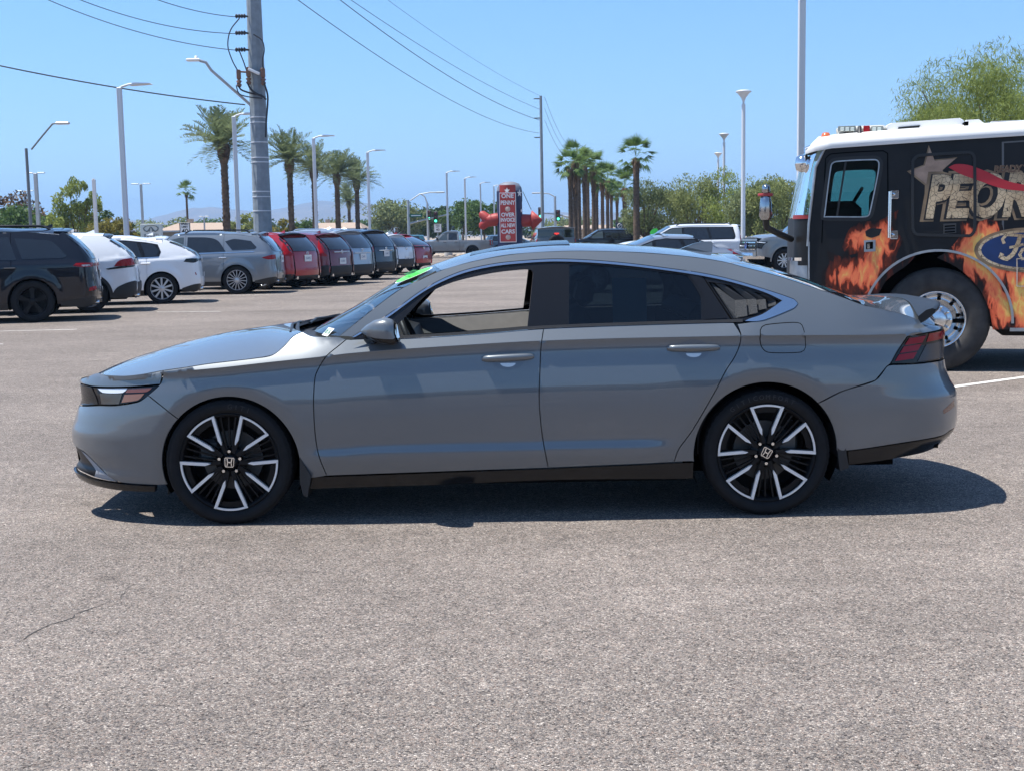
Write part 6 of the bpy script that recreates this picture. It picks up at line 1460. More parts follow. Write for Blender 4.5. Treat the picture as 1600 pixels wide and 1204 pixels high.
    m = MB(); m.lathe([(.292, -.10), (.300, -.128), (.288, -.132), (.272, -.10), (.262, -.06), (.235, -.035), (.20, -.055), (.165, -.11), (.155, -.13), (.125, -.135), (.11, -.145), (.095, -.165), (.08, -.175), (0, -.175)], 48, 'y'); m.build("rim", pmat("polished_alloy", (.66, .67, .68), .24, 1.0, noise=.12, nscale=14), wh)
    for i in range(10):
        a_ = 2 * math.pi * (i + .3) / 10; m = MB(); m.lathe([(0, -.003), (.020, -.003), (.020, .02)], 14, 'y', (.218 * math.cos(a_), -.052, .218 * math.sin(a_)), smooth=False); m.build("hand_hole", M_DARK, wh)
        b_ = 2 * math.pi * i / 10; m = MB(); m.lathe([(0, -.035), (.014, -.033), (.017, 0)], 6, 'y', (.140 * math.cos(b_), -.138, .140 * math.sin(b_)), smooth=False); m.build("lug_nut", M_CHROME, wh)
    for me_y in (2.2,):
        w2 = wh.copy(); COL.objects.link(w2); w2.location = (ax, me_y, R); w2.rotation_euler = (0, 0, math.pi)
        for ch in list(wh.children): cc = ch.copy(); COL.objects.link(cc); cc.parent = w2
    # rear axle far right, mostly out of the picture
    for wy in (.14, 2.2):
        w2 = wh.copy(); COL.objects.link(w2); w2.location = (AX2, wy, R); w2.rotation_euler = (0, 0, 0 if wy < 1 else math.pi)
        for ch in list(wh.children): cc = ch.copy(); COL.objects.link(cc); cc.parent = w2
    m = MB(); m.box((X1 - .02, YS + WID / 2, (zb + ztop) / 2), (.04, WID - .02, ztop - zb)); m.build("rear_wall", black, t); m = MB()
    
    # sagging mudflap and tank under the sill
    xx, zz_ = loc(1575, 545); m.box((xx + .9, .5, .55), (2.0, .8, .38), 0, 0, .06); m.box((ax + 3.0, 1.2, .62), (6.6, .9, .2)); m.build("undercarriage", M_RUBBER, t)
    # ---------------- roof: white cap with a rolled edge
    zt = lambda u: loc(u, np.interp(u, [1262, 1291, 1463, 1720], [238, 231, 219, 203]))[1]
    m = MB(); us = [1258, 1275, 1300, 1340, 1400, 1463, 1530, 1600, 1720, None]; pr = []
    for u in us:
        if u is None: pr.append([(X1 + .03, b_, c_) for _, b_, c_ in pr[-1]]); continue
        x_ = loc(u, 220)[0]; z_ = zt(u); top = loc(u, np.interp(u, [1258, 1275, 1300, 1382, 1600, 1720], [233, 216, 212.5, 205.5, 190.5, 182.5]))[1]; top = max(top, z_ + .03)
        inn = .03 if u > 1262 else .2
        pr.append([(x_, YS - .035 + (inn - .03), z_ - .015), (x_, YS - .045 + (inn - .03), z_ + .02), (x_, YS - .03 + (inn - .03), z_ + (top - z_) * .6), (x_ + .02, YS + .04 + (inn - .03), top), (x_ + .02, YS + .25, top + .03), (x_ + .02, YS + WID / 2, top + .07), (x_ + .02, YS + WID - .25, top + .03), (x_, YS + WID + .03, z_ + .02)])
    k = 8; m.add([p for r in pr for p in r], [(i * k + j, (i + 1) * k + j, (i + 1) * k + j + 1, i * k + j + 1) for i in range(len(pr) - 1) for j in range(k - 1)], 0, True); m.add(pr[0], [tuple(range(k))]); m.add(pr[-1], [tuple(range(k))]); m.build("roof_cap", whitep, t)
    # light bar
    def bx(u0, u1, v0, v1, y, dpt, nm, mat, bev=.015, parent=t):
        xa, za = loc(u0, v1, y); xb, zb2 = loc(u1, v0, y); m = MB(); m.box(((xa + xb) / 2, y + dpt / 2, (za + zb2) / 2), (xb - xa, dpt, zb2 - za), 0, 0, bev); return m.build(nm, mat, parent)
    lens = pmat("pale_green_lens", (.52, .56, .50), .2, coat=1); rl = M_REDLENS
    lb = bx(1306, 1386, 195, 208, .25, 1.6, "light_bar", pmat("lightbar_grey", (.48, .48, .44), .35, coat=.5), .03)
    bx(1309, 1337, 196.5, 206.5, .235, .03, "lamp_window", pmat("lamp_dark_grey", (.20, .21, .19), .15, coat=1), .004, lb)
    for i in range(3): bx(1313 + i * 8, 1319 + i * 8, 199, 205, .222, .02, "lamp_cell", lens, .004, lb)
    bx(1349, 1359, 196.5, 206.5, .235, .03, "lamp_window", rl, .004, lb); bx(1361, 1380, 197, 206.5, .235, .03, "lamp_window", pmat("lamp_dark_grey", (.20, .21, .19), .15, coat=1), .004, lb)
    for i in range(2): bx(1363 + i * 8, 1369 + i * 8, 199, 205, .222, .02, "lamp_cell", lens, .004, lb)
    m = MB(); xq, zq = loc(1343, 213, .1); m.tube([(xq, .22, zq + .10), (xq, .05, zq - .02), (xq + .06, .02, zq - .05)], .022, 6); m.build("lightbar_bracket", M_SATINBLACK, t)
    m = MB(); xq, zq = loc(1290, 217, .1); m.lathe([(0, .10), (.035, .095), (.055, .05), (.055, 0)], 14, 'z', (xq, .16, zq - .03)); m.build("marker_lamp", pmat("amber_marker", (.55, .12, .03), .2, coat=1), t)
    # roof air conditioner in two steps, with its label
    def hull(pts, y0, y1, nm, mat):
        q = [loc(u, v, y0) for u, v in pts]; m = MB(); n = len(q); i_ = .06
        cx_ = sum(p[0] for p in q) / n; cz_ = sum(p[1] for p in q) / n
        sm = [(cx_ + (a - cx_) * .96, cz_ + (b - cz_) * .92) for a, b in q]
        v = [(a, y0, b) for a, b in sm] + [(a, y0 + i_, b) for a, b in q] + [(a, y1 - i_, b) for a, b in q] + [(a, y1, b) for a, b in sm]
        m.add(v, [tuple(range(n - 1, -1, -1)), tuple(range(3 * n, 4 * n))] + [(j * n + k, j * n + (k + 1) % n, (j + 1) * n + (k + 1) % n, (j + 1) * n + k) for j in range(3) for k in range(n)]); return m.build(nm, mat, t)
    ac = hull([(1382, 208), (1384, 196), (1392, 192), (1500, 184), (1506, 187), (1512, 203), (1508, 212), (1400, 212)], .35, 1.5, "air_conditioner", whitep)
    hull([(1506, 200), (1510, 187), (1530, 186), (1540, 194), (1540, 206)], .5, 1.5, "air_conditioner_rear", whitep)
    lbq = [loc(u, v, .345) for u, v in ((1401, 208), (1404, 199), (1438, 196), (1434, 205))]; slab("maker_label", lbq, .338, .346, pmat("label_black", (.015, .015, .015), .4), ac)
    word2 = text_mesh("Kysor", 1.0, .0006, .1, .01, 'LEFT'); xz = loc(1411, 206.5, .34); k = abs(loc(1411, 199.5, .34)[1] - xz[1]) / .95; word2.transform(Matrix(((k, 0, 0, xz[0]), (0, 0, -1, .336), (.06 * k, k, 0, xz[1] + .2 * k), (0, 0, 0, 1)))); word2.materials.append(whitep); place("label_lettering", word2, ac)
    bx(1548, 1620, 187, 192, .5, .9, "roof_hatch", grey, .01)
    # chrome horn-shaped mirror at the screen top, tall mirror on an arm in front
    m = MB(); xq, zq = loc(1254, 256, .2); m.lathe([(0, -.10), (.07, -.085), (.095, -.03), (.09, .02), (.06, .05)], 16, 'x', (xq + .02, .16, zq)); m.tube([(xq + .04, .16, zq + .05), (xq + .02, .16, zq + .16), (xq + .14, .20, zq + .20)], .012, 6); m.build("convex_mirror", chrome, t)
    xq, zq = loc(1196, 320, -.35)
    ma = place("mirror_arm", None, t)
    m = MB(); p0 = Vector((*loc(1196, 352, -.35), 0)); m.tube([(loc(1196, 338, -.35)[0], -.35, loc(1196, 338, -.35)[1]), (loc(1198, 356, -.35)[0], -.33, loc(1198, 356, -.35)[1]), (loc(1218, 366, -.2)[0], -.2, loc(1218, 366, -.2)[1]), (loc(1236, 374, .1)[0], .12, loc(1236, 374, .1)[1])], .035, 8); m.build("arm_tube", M_SATINBLACK, ma)
    def mir(u0, u1, v0, v1, nm, taper):
        (xa, za), (xb, zb2) = loc(u0, v1, -.35), loc(u1, v0, -.35); w = xb - xa; m = MB(); v = []
        for z, k_ in ((za, .7), (za + (zb2 - za) * .15, 1.0), (za + (zb2 - za) * .7, .92), (zb2 - .01, taper), (zb2, taper * .8)):
            for i in range(14): a_ = 2 * math.pi * i / 14; v.append(((xa + xb) / 2 + w / 2 * k_ * math.cos(a_), -.35 + .10 * k_ * math.sin(a_), z))
        m.add(v, [(j * 14 + i, j * 14 + (i + 1) % 14, (j + 1) * 14 + (i + 1) % 14, (j + 1) * 14 + i) for j in range(4) for i in range(14)], 0, True); m.add(v[-14:], [tuple(range(14))]); m.build(nm, pmat("mirror_back", (.42, .43, .44), .2, 1.0), ma)
    mir(1186, 1207, 305, 344, "mirror_head", .72); mir(1190, 1204, 289, 303, "mirror_head", .85)
    m = MB(); a_, b_ = loc(1196, 304, -.35); m.lathe([(.075, 0), (.08, .015), (.075, .03)], 14, 'z', (a_, -.35, b_ - .02)); m.build("mirror_collar", pmat("red_collar", (.4, .05, .05), .4), ma)
    return t
build_fire_truck()
# ---------------------------------------------------------------- trees, palms, shrubs
RNG = np.random.default_rng(7)
def leaf_mat(name, col, var=.35, trans=.25):
    m = bpy.data.materials.new(name); m.use_nodes = True; nt = m.node_tree; b = nt.nodes["Principled BSDF"]; L = nt.links.new; N = nt.nodes.new
    g = N("ShaderNodeNewGeometry"); r = N("ShaderNodeValToRGB"); e = r.color_ramp
    e.elements[0].color = (*[c * (1 - var) for c in col], 1); e.elements[1].color = (*[c * (1 + var) for c in col], 1)
    L(g.outputs["Random Per Island"], r.inputs[0]); L(r.outputs[0], b.inputs["Base Color"])
    b.inputs["Roughness"].default_value = .6; b.inputs["Specular IOR Level"].default_value = .25
    t = N("ShaderNodeBsdfTranslucent"); L(r.outputs[0], t.inputs[0]); mx = N("ShaderNodeMixShader"); mx.inputs[0].default_value = trans
    o = nt.nodes["Material Output"]; L(b.outputs[0], mx.inputs[1]); L(t.outputs[0], mx.inputs[2]); L(mx.outputs[0], o.inputs[0])
    return m
L_DATE = leaf_mat("date_palm_leaf", (.165, .205, .10), .3, .4); L_FAN = leaf_mat("fan_palm_leaf", (.12, .19, .055), .3, .35); L_DRY = leaf_mat("dry_frond", (.20, .125, .075))
L_GREEN = leaf_mat("green_leaf", (.085, .145, .042), .35, .35); L_OLIVE = leaf_mat("olive_leaf", (.23, .26, .095), .35, .4); L_MESQ = leaf_mat("mesquite_leaf", (.19, .225, .10), .35, .4); L_PALE = leaf_mat("palo_verde_leaf", (.24, .29, .08), .3, .45)
L_DARKG = leaf_mat("dark_leaf", (.06, .10, .035), .35, .3); L_YELL = leaf_mat("yellowing_leaf", (.20, .18, .045), .35, .35); L_BROWN = leaf_mat("browning_leaf", (.13, .085, .045))
BARK = pmat("palm_bark", (.115, .080, .055), .95, noise=.35, nscale=6); BARK2 = pmat("tree_bark", (.12, .095, .07), .95, noise=.3, nscale=5)

def quads_mesh(name, c, a, b, mat):
    """leaf quads: centres c, half-axes a and b (n x 3 each)"""
    n = len(c); v = np.stack([c - a, c - a * .1 - b, c + a, c - a * .1 + b], 1).reshape(-1, 3)
    me = bpy.data.meshes.new(name); me.vertices.add(4 * n); me.vertices.foreach_set("co", v.astype(np.float32).ravel())
    me.loops.add(4 * n); me.loops.foreach_set("vertex_index", np.arange(4 * n, dtype=np.int32)); me.polygons.add(n)
    me.polygons.foreach_set("loop_start", np.arange(0, 4 * n, 4, dtype=np.int32)); me.polygons.foreach_set("loop_total", np.full(n, 4, dtype=np.int32))
    me.materials.append(mat); me.update(calc_edges=True); return me

def unit(v): return v / np.maximum(np.linalg.norm(v, axis=1), 1e-9)[:, None]

def crown_mesh(name, clumps, per, leaf, mat, droop=0.0, squash=.8, slim=.45):
    """clumps: (x, y, z, r). leaves thicker near each clump's shell, gaps between clumps"""
    C, A, B = [], [], []
    for x, y, z, r in clumps:
        d = unit(RNG.normal(size=(per, 3))); rad_ = r * RNG.uniform(.25, 1.0, per) ** .5
        p = d * rad_[:, None]; p[:, 2] *= squash
        if droop: p[:, 2] -= droop * r * RNG.uniform(0, 1, per) ** 2 * (np.hypot(p[:, 0], p[:, 1]) / r)
        C.append(p + (x, y, z)); ax = unit(RNG.normal(size=(per, 3)) + np.array((0, 0, -1.2 * (droop > 0))))
        bx = unit(np.cross(ax, RNG.normal(size=(per, 3)))); s = leaf * RNG.uniform(.6, 1.4, per)[:, None]
        A.append(ax * s); B.append(bx * s * slim)
    return quads_mesh(name, np.concatenate(C), np.concatenate(A), np.concatenate(B), mat)

def limb_mb(m, p0, p1, r0, r1, wob=.08, n=5, seg=6, rg=None):
    p0, p1 = np.array(p0, float), np.array(p1, float); L_ = np.linalg.norm(p1 - p0); pts = []
    for i in range(n + 1):
        t = i / n; q = p0 + (p1 - p0) * t
        if 0 < i < n: q = q + RNG.normal(size=3) * wob * L_ * .3
        pts.append(q)
    m.tube(pts, [r0 + (r1 - r0) * i / n for i in range(n + 1)], seg)

def tree(name, label, loc, H, R, mat, group=None, n=26, per=170, leaf=.13, trunk_h=.28, tr=.16, droop=0.0, squash=.8, lean=0.0, lobes=None, slim=.45, cat="tree", top=1.0, clump=.34):
    """trunk with limbs to each clump; crown of clumps inside an uneven egg"""
    t = thing(name, label, cat, loc, RNG.uniform(0, 6.28), group)
    lobes = lobes or [(0, 0, .62, 1.0)]
    cl = []
    for i in range(n):
        lx, ly, lz, lr = lobes[i % len(lobes)]
        d = RNG.normal(size=3); d /= np.linalg.norm(d); k = RNG.uniform(.35, 1.0) ** .6
        r = R * lr * clump * RNG.uniform(.65, 1.25)
        p = np.array((lx * R, ly * R, H * lz)) + d * k * np.array((R * lr * .80, R * lr * .80, H * (1 - trunk_h) * .42 * lr))
        p[2] = min(max(p[2], H * trunk_h + r * .4), H * top - r * .5); cl.append((*p, r))
    me = crown_mesh("crown", cl, per, leaf, mat, droop, squash, slim); place("crown", me, t)
    m = MB(); fork = np.array((lean * R * .3, 0, H * trunk_h)); limb_mb(m, (0, 0, -.05), fork, tr, tr * .72, .05)
    for x, y, z, r in cl[:14]: limb_mb(m, fork, (x, y, z), tr * .42, tr * .07, .10, 4, 5)
    m.build("trunk", BARK2, t); return t

def frond_leaves(n_leaf, L, w, bend, rg):
    """one feather frond in its own frame: along +x, drooping in z; returns centres, axes"""
    t = np.linspace(.12, 1, n_leaf); x = L * t * (1 - .12 * bend * t); z = -bend * L * t ** 2 * .55
    C, A, B = [], [], []
    for s in (-1, 1):
        l = w * np.sin(np.pi * np.clip(t * .92 + .06, 0, 1)) ** .6
        ax = np.stack([np.full(n_leaf, .55), np.full(n_leaf, s * .75), np.full(n_leaf, .28 - .35 * bend)], 1) + rg.normal(size=(n_leaf, 3)) * .10
        ax = unit(ax); c = np.stack([x, 0 * x, z], 1) + ax * (l / 2)[:, None]
        b = unit(np.cross(ax, np.array((0, 0, 1.0)) + rg.normal(size=(n_leaf, 3)) * .3)); C.append(c); A.append(ax * (l / 2)[:, None]); B.append(b * .034 * (L / 3))
    return np.concatenate(C), np.concatenate(A), np.concatenate(B)

def rotm(az, el):
    ca, sa, ce, se = math.cos(az), math.sin(az), math.cos(el), math.sin(el)
    return np.array([[ca * ce, -sa, -ca * se], [sa * ce, ca, -sa * se], [se, 0, ce]])

def date_crown(seed, nf=54, L=2.5):
    rg = np.random.default_rng(seed); C, A, B = [], [], []; m = MB()
    for i in range(nf):
        az = rg.uniform(0, 2 * math.pi); q = (i + .5) / nf; el = math.radians(84 - 98 * q ** .9 + rg.normal() * 5); l = L * rg.uniform(.82, 1.08)
        c, a, b = frond_leaves(34, l, .62 * L / 2.5, .22 + .42 * q, rg); M = rotm(az, el)
        C.append(c @ M.T); A.append(a @ M.T); B.append(b @ M.T)
    return quads_mesh("crown", np.concatenate(C), np.concatenate(A), np.concatenate(B), L_DATE)

def palm_trunk(h, r0, r1, seed, boots=True, lean=0.0):
    rg = random.Random(seed); m = MB(); n = max(10, int(h / .22)); prof = []
    for i in range(n + 1):
        t = i / n; r = r0 + (r1 - r0) * t; prof += [(r * 1.0, h * t), (r * 1.10 + rg.uniform(0, .02), h * (t + .55 / n))]
    m.lathe(prof[:-1], 10)
    if boots:
        for i in range(n * 5):
            t = rg.random(); a = rg.uniform(0, 6.283); r = (r0 + (r1 - r0) * t) * 1.05; z = h * t; w = .07
            ca, sa = math.cos(a), math.sin(a); px, py = -sa * w, ca * w
            m.add([(r * ca + px, r * sa + py, z), (r * ca - px, r * sa - py, z), ((r + .07) * ca, (r + .07) * sa, z + .14)], [(0, 1, 2), (2, 1, 0)])
    me_o = m.build("trunk", BARK); me = me_o.data; bpy.data.objects.remove(me_o); return me

def pineapple(r, seed):
    rg = random.Random(seed); m = MB(); m.lathe([(r * .8, -.9), (r * 1.25, -.55), (r * 1.5, -.2), (r * 1.2, .15), (r * .4, .4)], 12)
    for i in range(70):
        a = rg.uniform(0, 6.283); z = rg.uniform(-.7, .3); rr = r * 1.3; ca, sa = math.cos(a), math.sin(a); w = .05
        m.add([(rr * ca - sa * w, rr * sa + ca * w, z), (rr * ca + sa * w, rr * sa - ca * w, z), ((rr + .22) * ca, (rr + .22) * sa, z + .22)], [(0, 1, 2), (2, 1, 0)])
    o = m.build("crown_base", BARK); me = o.data; bpy.data.objects.remove(o); return me

DATE_CROWNS = [date_crown(s) for s in (1, 2, 3)]; PINE = pineapple(.24, 5)
def stand(u, v, depth):
    p = at(u, v, depth); return (p.x, depth, 0.0), p.z
def date_palm(label, u, v, depth, R=1.0, k=0):
    loc, z = stand(u, v, depth); t = thing("date_palm", label, "palm tree", loc, k * 1.7, "date palms along the street at left")
    place("trunk", palm_trunk(z - .4, .21, .18, k + 3), t)
    c = place("crown", DATE_CROWNS[k % 3], t, (0, 0, z)); c.scale = (R, R, R); b = place("crown_base", PINE, t, (0, 0, z - .1)); b.scale = (R, R, R); return t
date_palm("tallest date palm, standing between the two nearest white lamp posts", 349, 228, 74, 1.05, 0)
date_palm("date palm with its crown just right of the thick steel utility pole", 452, 251, 90, 1.0, 1)
date_palm("date palm behind the third white lamp post", 490, 265, 100, .95, 2)
date_palm("date palm right of the third lamp post, before the last of the row", 526, 274, 106, .98, 3)
date_palm("last date palm of the row, by the fourth white lamp post", 557, 283, 118, 1.0, 4)
date_palm("small far date palm low behind the last two tall ones", 545, 315, 170, 1.0, 5)

def fan_crown(seed, nf=34, skirt=30):
    rg = np.random.default_rng(seed); C, A, B = [], [], []
    for i in range(nf):
        az = rg.uniform(0, 6.283); q = (i + .5) / nf; el = math.radians(85 - 120 * q + rg.normal() * 6); pet = rg.uniform(.75, 1.0); M = rotm(az, el)
        for j in range(15):
            a = math.radians(-78 + 156 * j / 14); l = .78 * (1 - .25 * abs(a) / 1.4) * rg.uniform(.85, 1.1); d = np.array((math.cos(a), math.sin(a), -.25 - .45 * q * rg.uniform(.4, 1.2))); d /= np.linalg.norm(d)
            c = np.array((pet, 0, 0)) + d * l / 2; b = np.cross(d, (0, 0, 1.0)); b /= np.linalg.norm(b); C.append(M @ c); A.append(M @ (d * l / 2)); B.append(M @ (b * .034))
        C.append(M @ np.array((pet / 2, 0, 0))); A.append(M @ np.array((pet / 2, 0, 0))); B.append(M @ np.array((0, .016, 0)))
    return quads_mesh("crown", np.array(C), np.array(A), np.array(B), L_FAN)
def fan_skirt(seed, n=260, h=1.5):
    rg = np.random.default_rng(seed); a = rg.uniform(0, 6.283, n); z = -rg.uniform(0, 1, n) ** .8 * h; r = .16 + .26 * (1 + z / h) * rg.uniform(.4, 1, n)
    c = np.stack([r * np.cos(a), r * np.sin(a), z], 1); ax = unit(np.stack([.35 * np.cos(a), .35 * np.sin(a), -np.ones(n)], 1) + rg.normal(size=(n, 3)) * .2) * .26; b = unit(np.cross(ax, np.stack([np.cos(a), np.sin(a), 0 * a], 1))) * .07
    return quads_mesh("dry_skirt", c, ax, b, L_DRY)
FAN_C = [fan_crown(s) for s in (11, 12, 13)]; FAN_S = [fan_skirt(21), fan_skirt(22, 320, 2.2)]
def fan_palm(label, u, v, depth, k, R=1.0, skirt=1.0, r=.16, group="fan palms in a row right of centre"):
    loc, z = stand(u, v, depth); t = thing("fan_palm", label, "palm tree", loc, k * 1.3, group)
    place("trunk", palm_trunk(z - .1, r, r * .85, k + 40, False), t)
    R *= .98; c = place("crown", FAN_C[k % 3], t, (0, 0, z)); c.scale = (R, R, R)
    s = place("dry_skirt", FAN_S[k % 2], t, (0, 0, z - .15)); s.scale = (R * .72, R * .72, skirt * .7); return t
ordn = ("leftmost", "second from left", "third from left", "fourth from left", "fifth from left", "middle", "fifth from right", "fourth from right", "third from right", "second from right", "rightmost")
for k, (u, v, d, R, sk) in enumerate(((891, 262, 88, .90, 1.3), (898, 251, 90, 1.05, 1.6), (904, 264, 97, .85, .9), (913, 258, 95, .9, 1.5), (918, 273, 108, .8, .8), (927, 263, 100, 1.05, 1.2), (932, 284, 118, .85, 1.5), (941, 279, 112, 1.0, .9), (949, 281, 116, 1.15, 1.4), (955, 297, 134, .9, .9), (964, 301, 140, .95, 1.3))):
    fan_palm(ordn[k] + " fan palm of the packed row of brown trunks right of centre", u, v, d, k, R, sk)
fan_palm("single tall fan palm standing well above the mesquite trees right of centre", 994, 246, 78, 20, .95, 1.0, .20, None)
fan_palm("shorter fan palm just left of the tall single one", 976, 292, 100, 21, 1.05, .9, .19, None)
fan_palm("slender fan palm at left in front of the mountains, beside the lower lamp post", 291, 300, 150, 22, .95, .5, .13, None)

def T(name, label, u, vtop, vbase_depth, R, mat, **k):
    loc, z = stand(u, vtop, vbase_depth); return tree(name, label, loc, max(z, 1.0), R, mat, **k)
T("shade_tree", "browning tree at the far left edge behind a green one", 18, 296, 105, 3.0, L_BROWN, n=20, per=150, leaf=.17)
T("shade_tree", "dense green tree low at the far left, above the black SUV", 34, 322, 88, 2.9, L_GREEN, n=28, per=190, leaf=.14)
T("willowy_tree", "tall loose pale green tree with hanging sprays behind the street lamp at left", 112, 266, 80, 2.0, L_PALE, n=46, per=170, leaf=.10, droop=1.4, lobes=[(.0, 0, .70, .62), (.45, 0, .62, .55), (-.55, 0, .42, .55), (.2, 0, .35, .7)], trunk_h=.14, slim=.4)
T("oleander_bush", "round yellow-green bush at the left between two lamp posts", 176, 343, 72, 1.5, L_YELL, n=16, per=170, leaf=.10, trunk_h=.1, cat="bush")
T("shade_tree", "dark small tree behind the yellow-green bush", 163, 328, 100, 1.9, L_DARKG, n=16, per=130, leaf=.14)
T("oleander_bush", "dark green bush left of the car maker's sign", 208, 350, 78, 1.0, L_DARKG, n=10, per=130, leaf=.10, trunk_h=.1, cat="bush")
T("shade_tree", "light green tree behind the second lamp post beside the utility pole", 384, 326, 95, 1.7, L_OLIVE, n=18, per=150, leaf=.13)
T("oleander_bush", "yellow-green bush right of the utility pole foot", 436, 343, 92, 1.5, L_YELL, n=14, per=140, leaf=.12, trunk_h=.1, cat="bush")
T("oleander_bush", "dark bush between the date palm trunks", 470, 347, 112, 1.5, L_GREEN, n=14, per=130, leaf=.13, trunk_h=.1, cat="bush")
T("shade_tree", "pale olive tree right of the date palms behind a mast arm", 616, 315, 165, 4.2, L_MESQ, n=30, per=150, leaf=.22)
T("shade_tree", "dark green tree behind the green street name sign", 655, 326, 175, 3.8, L_DARKG, n=28, per=150, leaf=.22)
T("shade_tree", "dark green tree left of the tall lamp posts near the centre", 684, 322, 185, 3.6, L_DARKG, n=26, per=150, leaf=.22)
T("shade_tree", "bright green tree behind the lamp posts left of the inflatable sign", 722, 311, 150, 3.4, L_GREEN, n=30, per=170, leaf=.18)
T("shade_tree", "bright green tree just left of the inflatable sign", 756, 310, 140, 2.6, L_GREEN, n=26, per=170, leaf=.17)
T("oleander_bush", "low green bush right of the inflatable sign's arrow", 858, 349, 150, 2.2, L_OLIVE, n=12, per=120, leaf=.18, trunk_h=.1, cat="bush")
T("mesquite_tree", "olive mesquite tree in front of the tall fan palm", 1010, 279, 80, 2.1, L_MESQ, n=34, per=220, leaf=.09, droop=.5, slim=.3, trunk_h=.22)
T("mesquite_tree", "grey-green mesquite tree between two larger trees right of the tall palm", 1043, 290, 86, 2.1, L_MESQ, n=30, per=210, leaf=.09, droop=.4, slim=.3, trunk_h=.22)
T("mesquite_tree", "large pale mesquite tree left of the round-headed lamp posts", 1090, 268, 78, 2.4, L_OLIVE, n=40, per=230, leaf=.09, droop=.6, slim=.3, trunk_h=.18)
T("mesquite_tree", "pale green mesquite behind the nearest round-headed lamp post", 1145, 257, 76, 2.2, L_PALE, n=38, per=230, leaf=.09, droop=.7, slim=.3, trunk_h=.18)
T("willowy_tree", "tree with hanging brownish sprays left of the fire truck mirror", 1185, 270, 70, 1.9, L_MESQ, n=38, per=230, leaf=.10, droop=1.2, slim=.3, trunk_h=.18)
T("willowy_tree", "drooping tree directly behind the fire truck's windscreen", 1222, 268, 68, 1.9, L_OLIVE, n=38, per=230, leaf=.10, droop=1.2, slim=.3, trunk_h=.18)
T("palo_verde_tree", "big feathery pale green tree rising behind the fire truck roof", 1560, 40, 34, 3.0, L_PALE, n=95, per=620, leaf=.075, droop=.9, slim=.12, trunk_h=.34, tr=.2, squash=.7, clump=.26)
T("palo_verde_tree", "thin outlying feathery tree left of the big one behind the fire truck", 1455, 92, 36, 1.35, L_PALE, n=34, per=420, leaf=.070, droop=1.2, slim=.12, trunk_h=.55, tr=.09, squash=.6, clump=.36)
for k, (u, d, wh) in enumerate(((20, 240, "behind the far left black SUV roof"), (90, 250, "under the willowy tree"), (250, 230, "behind the car maker's sign"), (330, 260, "over the long tan roof"), (400, 250, "behind the thick utility pole"), (505, 240, "between the date palm trunks"), (580, 260, "by the fourth lamp post"), (800, 250, "behind the inflatable sign"), (905, 260, "behind the packed fan palm trunks"), (985, 250, "behind the tall single fan palm"), (1150, 220, "behind the tallest round-headed lamp"), (1260, 210, "hidden behind the fire truck cab"))):
    T("shade_tree", "distant low green tree on the horizon " + wh, u, 346 if u < 600 else 343, d, 5.5 + (k % 3), (L_GREEN, L_DARKG, L_MESQ)[k % 3], n=22, per=110, leaf=.34, group="distant trees along the horizon")
for k, (u, d, wh) in enumerate(((1420, 120, "past the fire truck's cab"), (1640, 95, "past the fire truck's middle"), (1820, 110, "past the fire truck's tail"), (2050, 90, "farthest right beyond the fire truck"), (-150, 100, "farthest left beyond the black SUV"))):
    T("shade_tree", "green tree standing beyond the lot " + wh, u, 312, d, 3.4, (L_GREEN, L_MESQ, L_OLIVE)[k % 3], n=26, per=140, leaf=.17)
# ---------------------------------------------------------------- poles, wires, signs, houses, hills, haze
GALV = pmat("galvanised_steel", (.40, .43, .46), .5, .35, noise=.08, nscale=4); WHITEPOLE = pmat("white_pole_paint", (.62, .64, .66), .45); DARKPOLE = pmat("dark_pole", (.14, .16, .18), .5, .3); CONCR = pmat("weathered_steel_pole", (.24, .275, .30), .7, .2, noise=.14, nscale=5)
WIREM = pmat("wire_black", (.03, .032, .036), .6); SIGNWHITE = pmat("sign_white", (.80, .80, .78), .5); SIGNBLACK = pmat("sign_black", (.02, .02, .02), .5)
def base(u, d, v=366): return at(u, v, d)
def lamp_post(label, u, vtop, d, w=.14, arm=.95, group="white lamp posts along the left of the lot"):
    p = base(u, d); h = at(u, vtop, d).z; t = thing("lamp_post", label, "lamp post", (p.x, d, 0), 0, group)
    m = MB(); m.box((0, 0, h / 2), (w, w, h), 0, 0, .015); m.build("pole", WHITEPOLE, t)
    m = MB(); m.lathe([(.30, 0), (.30, .55), (.27, .6), (0, .6)], 16); m.build("footing", pmat("concrete", (.45, .43, .40), .9, noise=.15, nscale=6), t)
    m = MB(); m.tube([(0, 0, h - .02), (.10, 0, h + .03), (.30, 0, h + .09), (arm * .6, 0, h + .09)], .035, 8); m.build("arm", WHITEPOLE, t)
    m = MB(); q = [(arm * .35, .05), (arm * .5, .125), (arm * 1.0, .105), (arm * 1.03, .085), (arm * .5, .055)]
    m.add([(x, -.16, h + z) for x, z in q] + [(x, .16, h + z) for x, z in q], [(0, 1, 2, 3, 4), (9, 8, 7, 6, 5)] + [(i, i + 5, (i + 1) % 5 + 5, (i + 1) % 5) for i in range(5)]); m.build("lamp_head", WHITEPOLE, t); return t
lamp_post("nearest and tallest white lamp post, rising behind the two white cars", 198, 137, 39)
lamp_post("white lamp post overlapping the big date palm left of the utility pole", 373, 182, 49)
lamp_post("white lamp post between the second and third date palms", 495, 216, 59)
lamp_post("white lamp post standing by the last date palm of the row", 578, 238, 70)
lamp_post("white lamp post left of the inflatable sign, leftmost of the far group of four", 700, 270, 93)
lamp_post("white lamp post second of the far group left of the inflatable sign", 728, 279, 106)
lamp_post("white lamp post third of the far group, just left of the inflatable sign", 752, 287, 120)
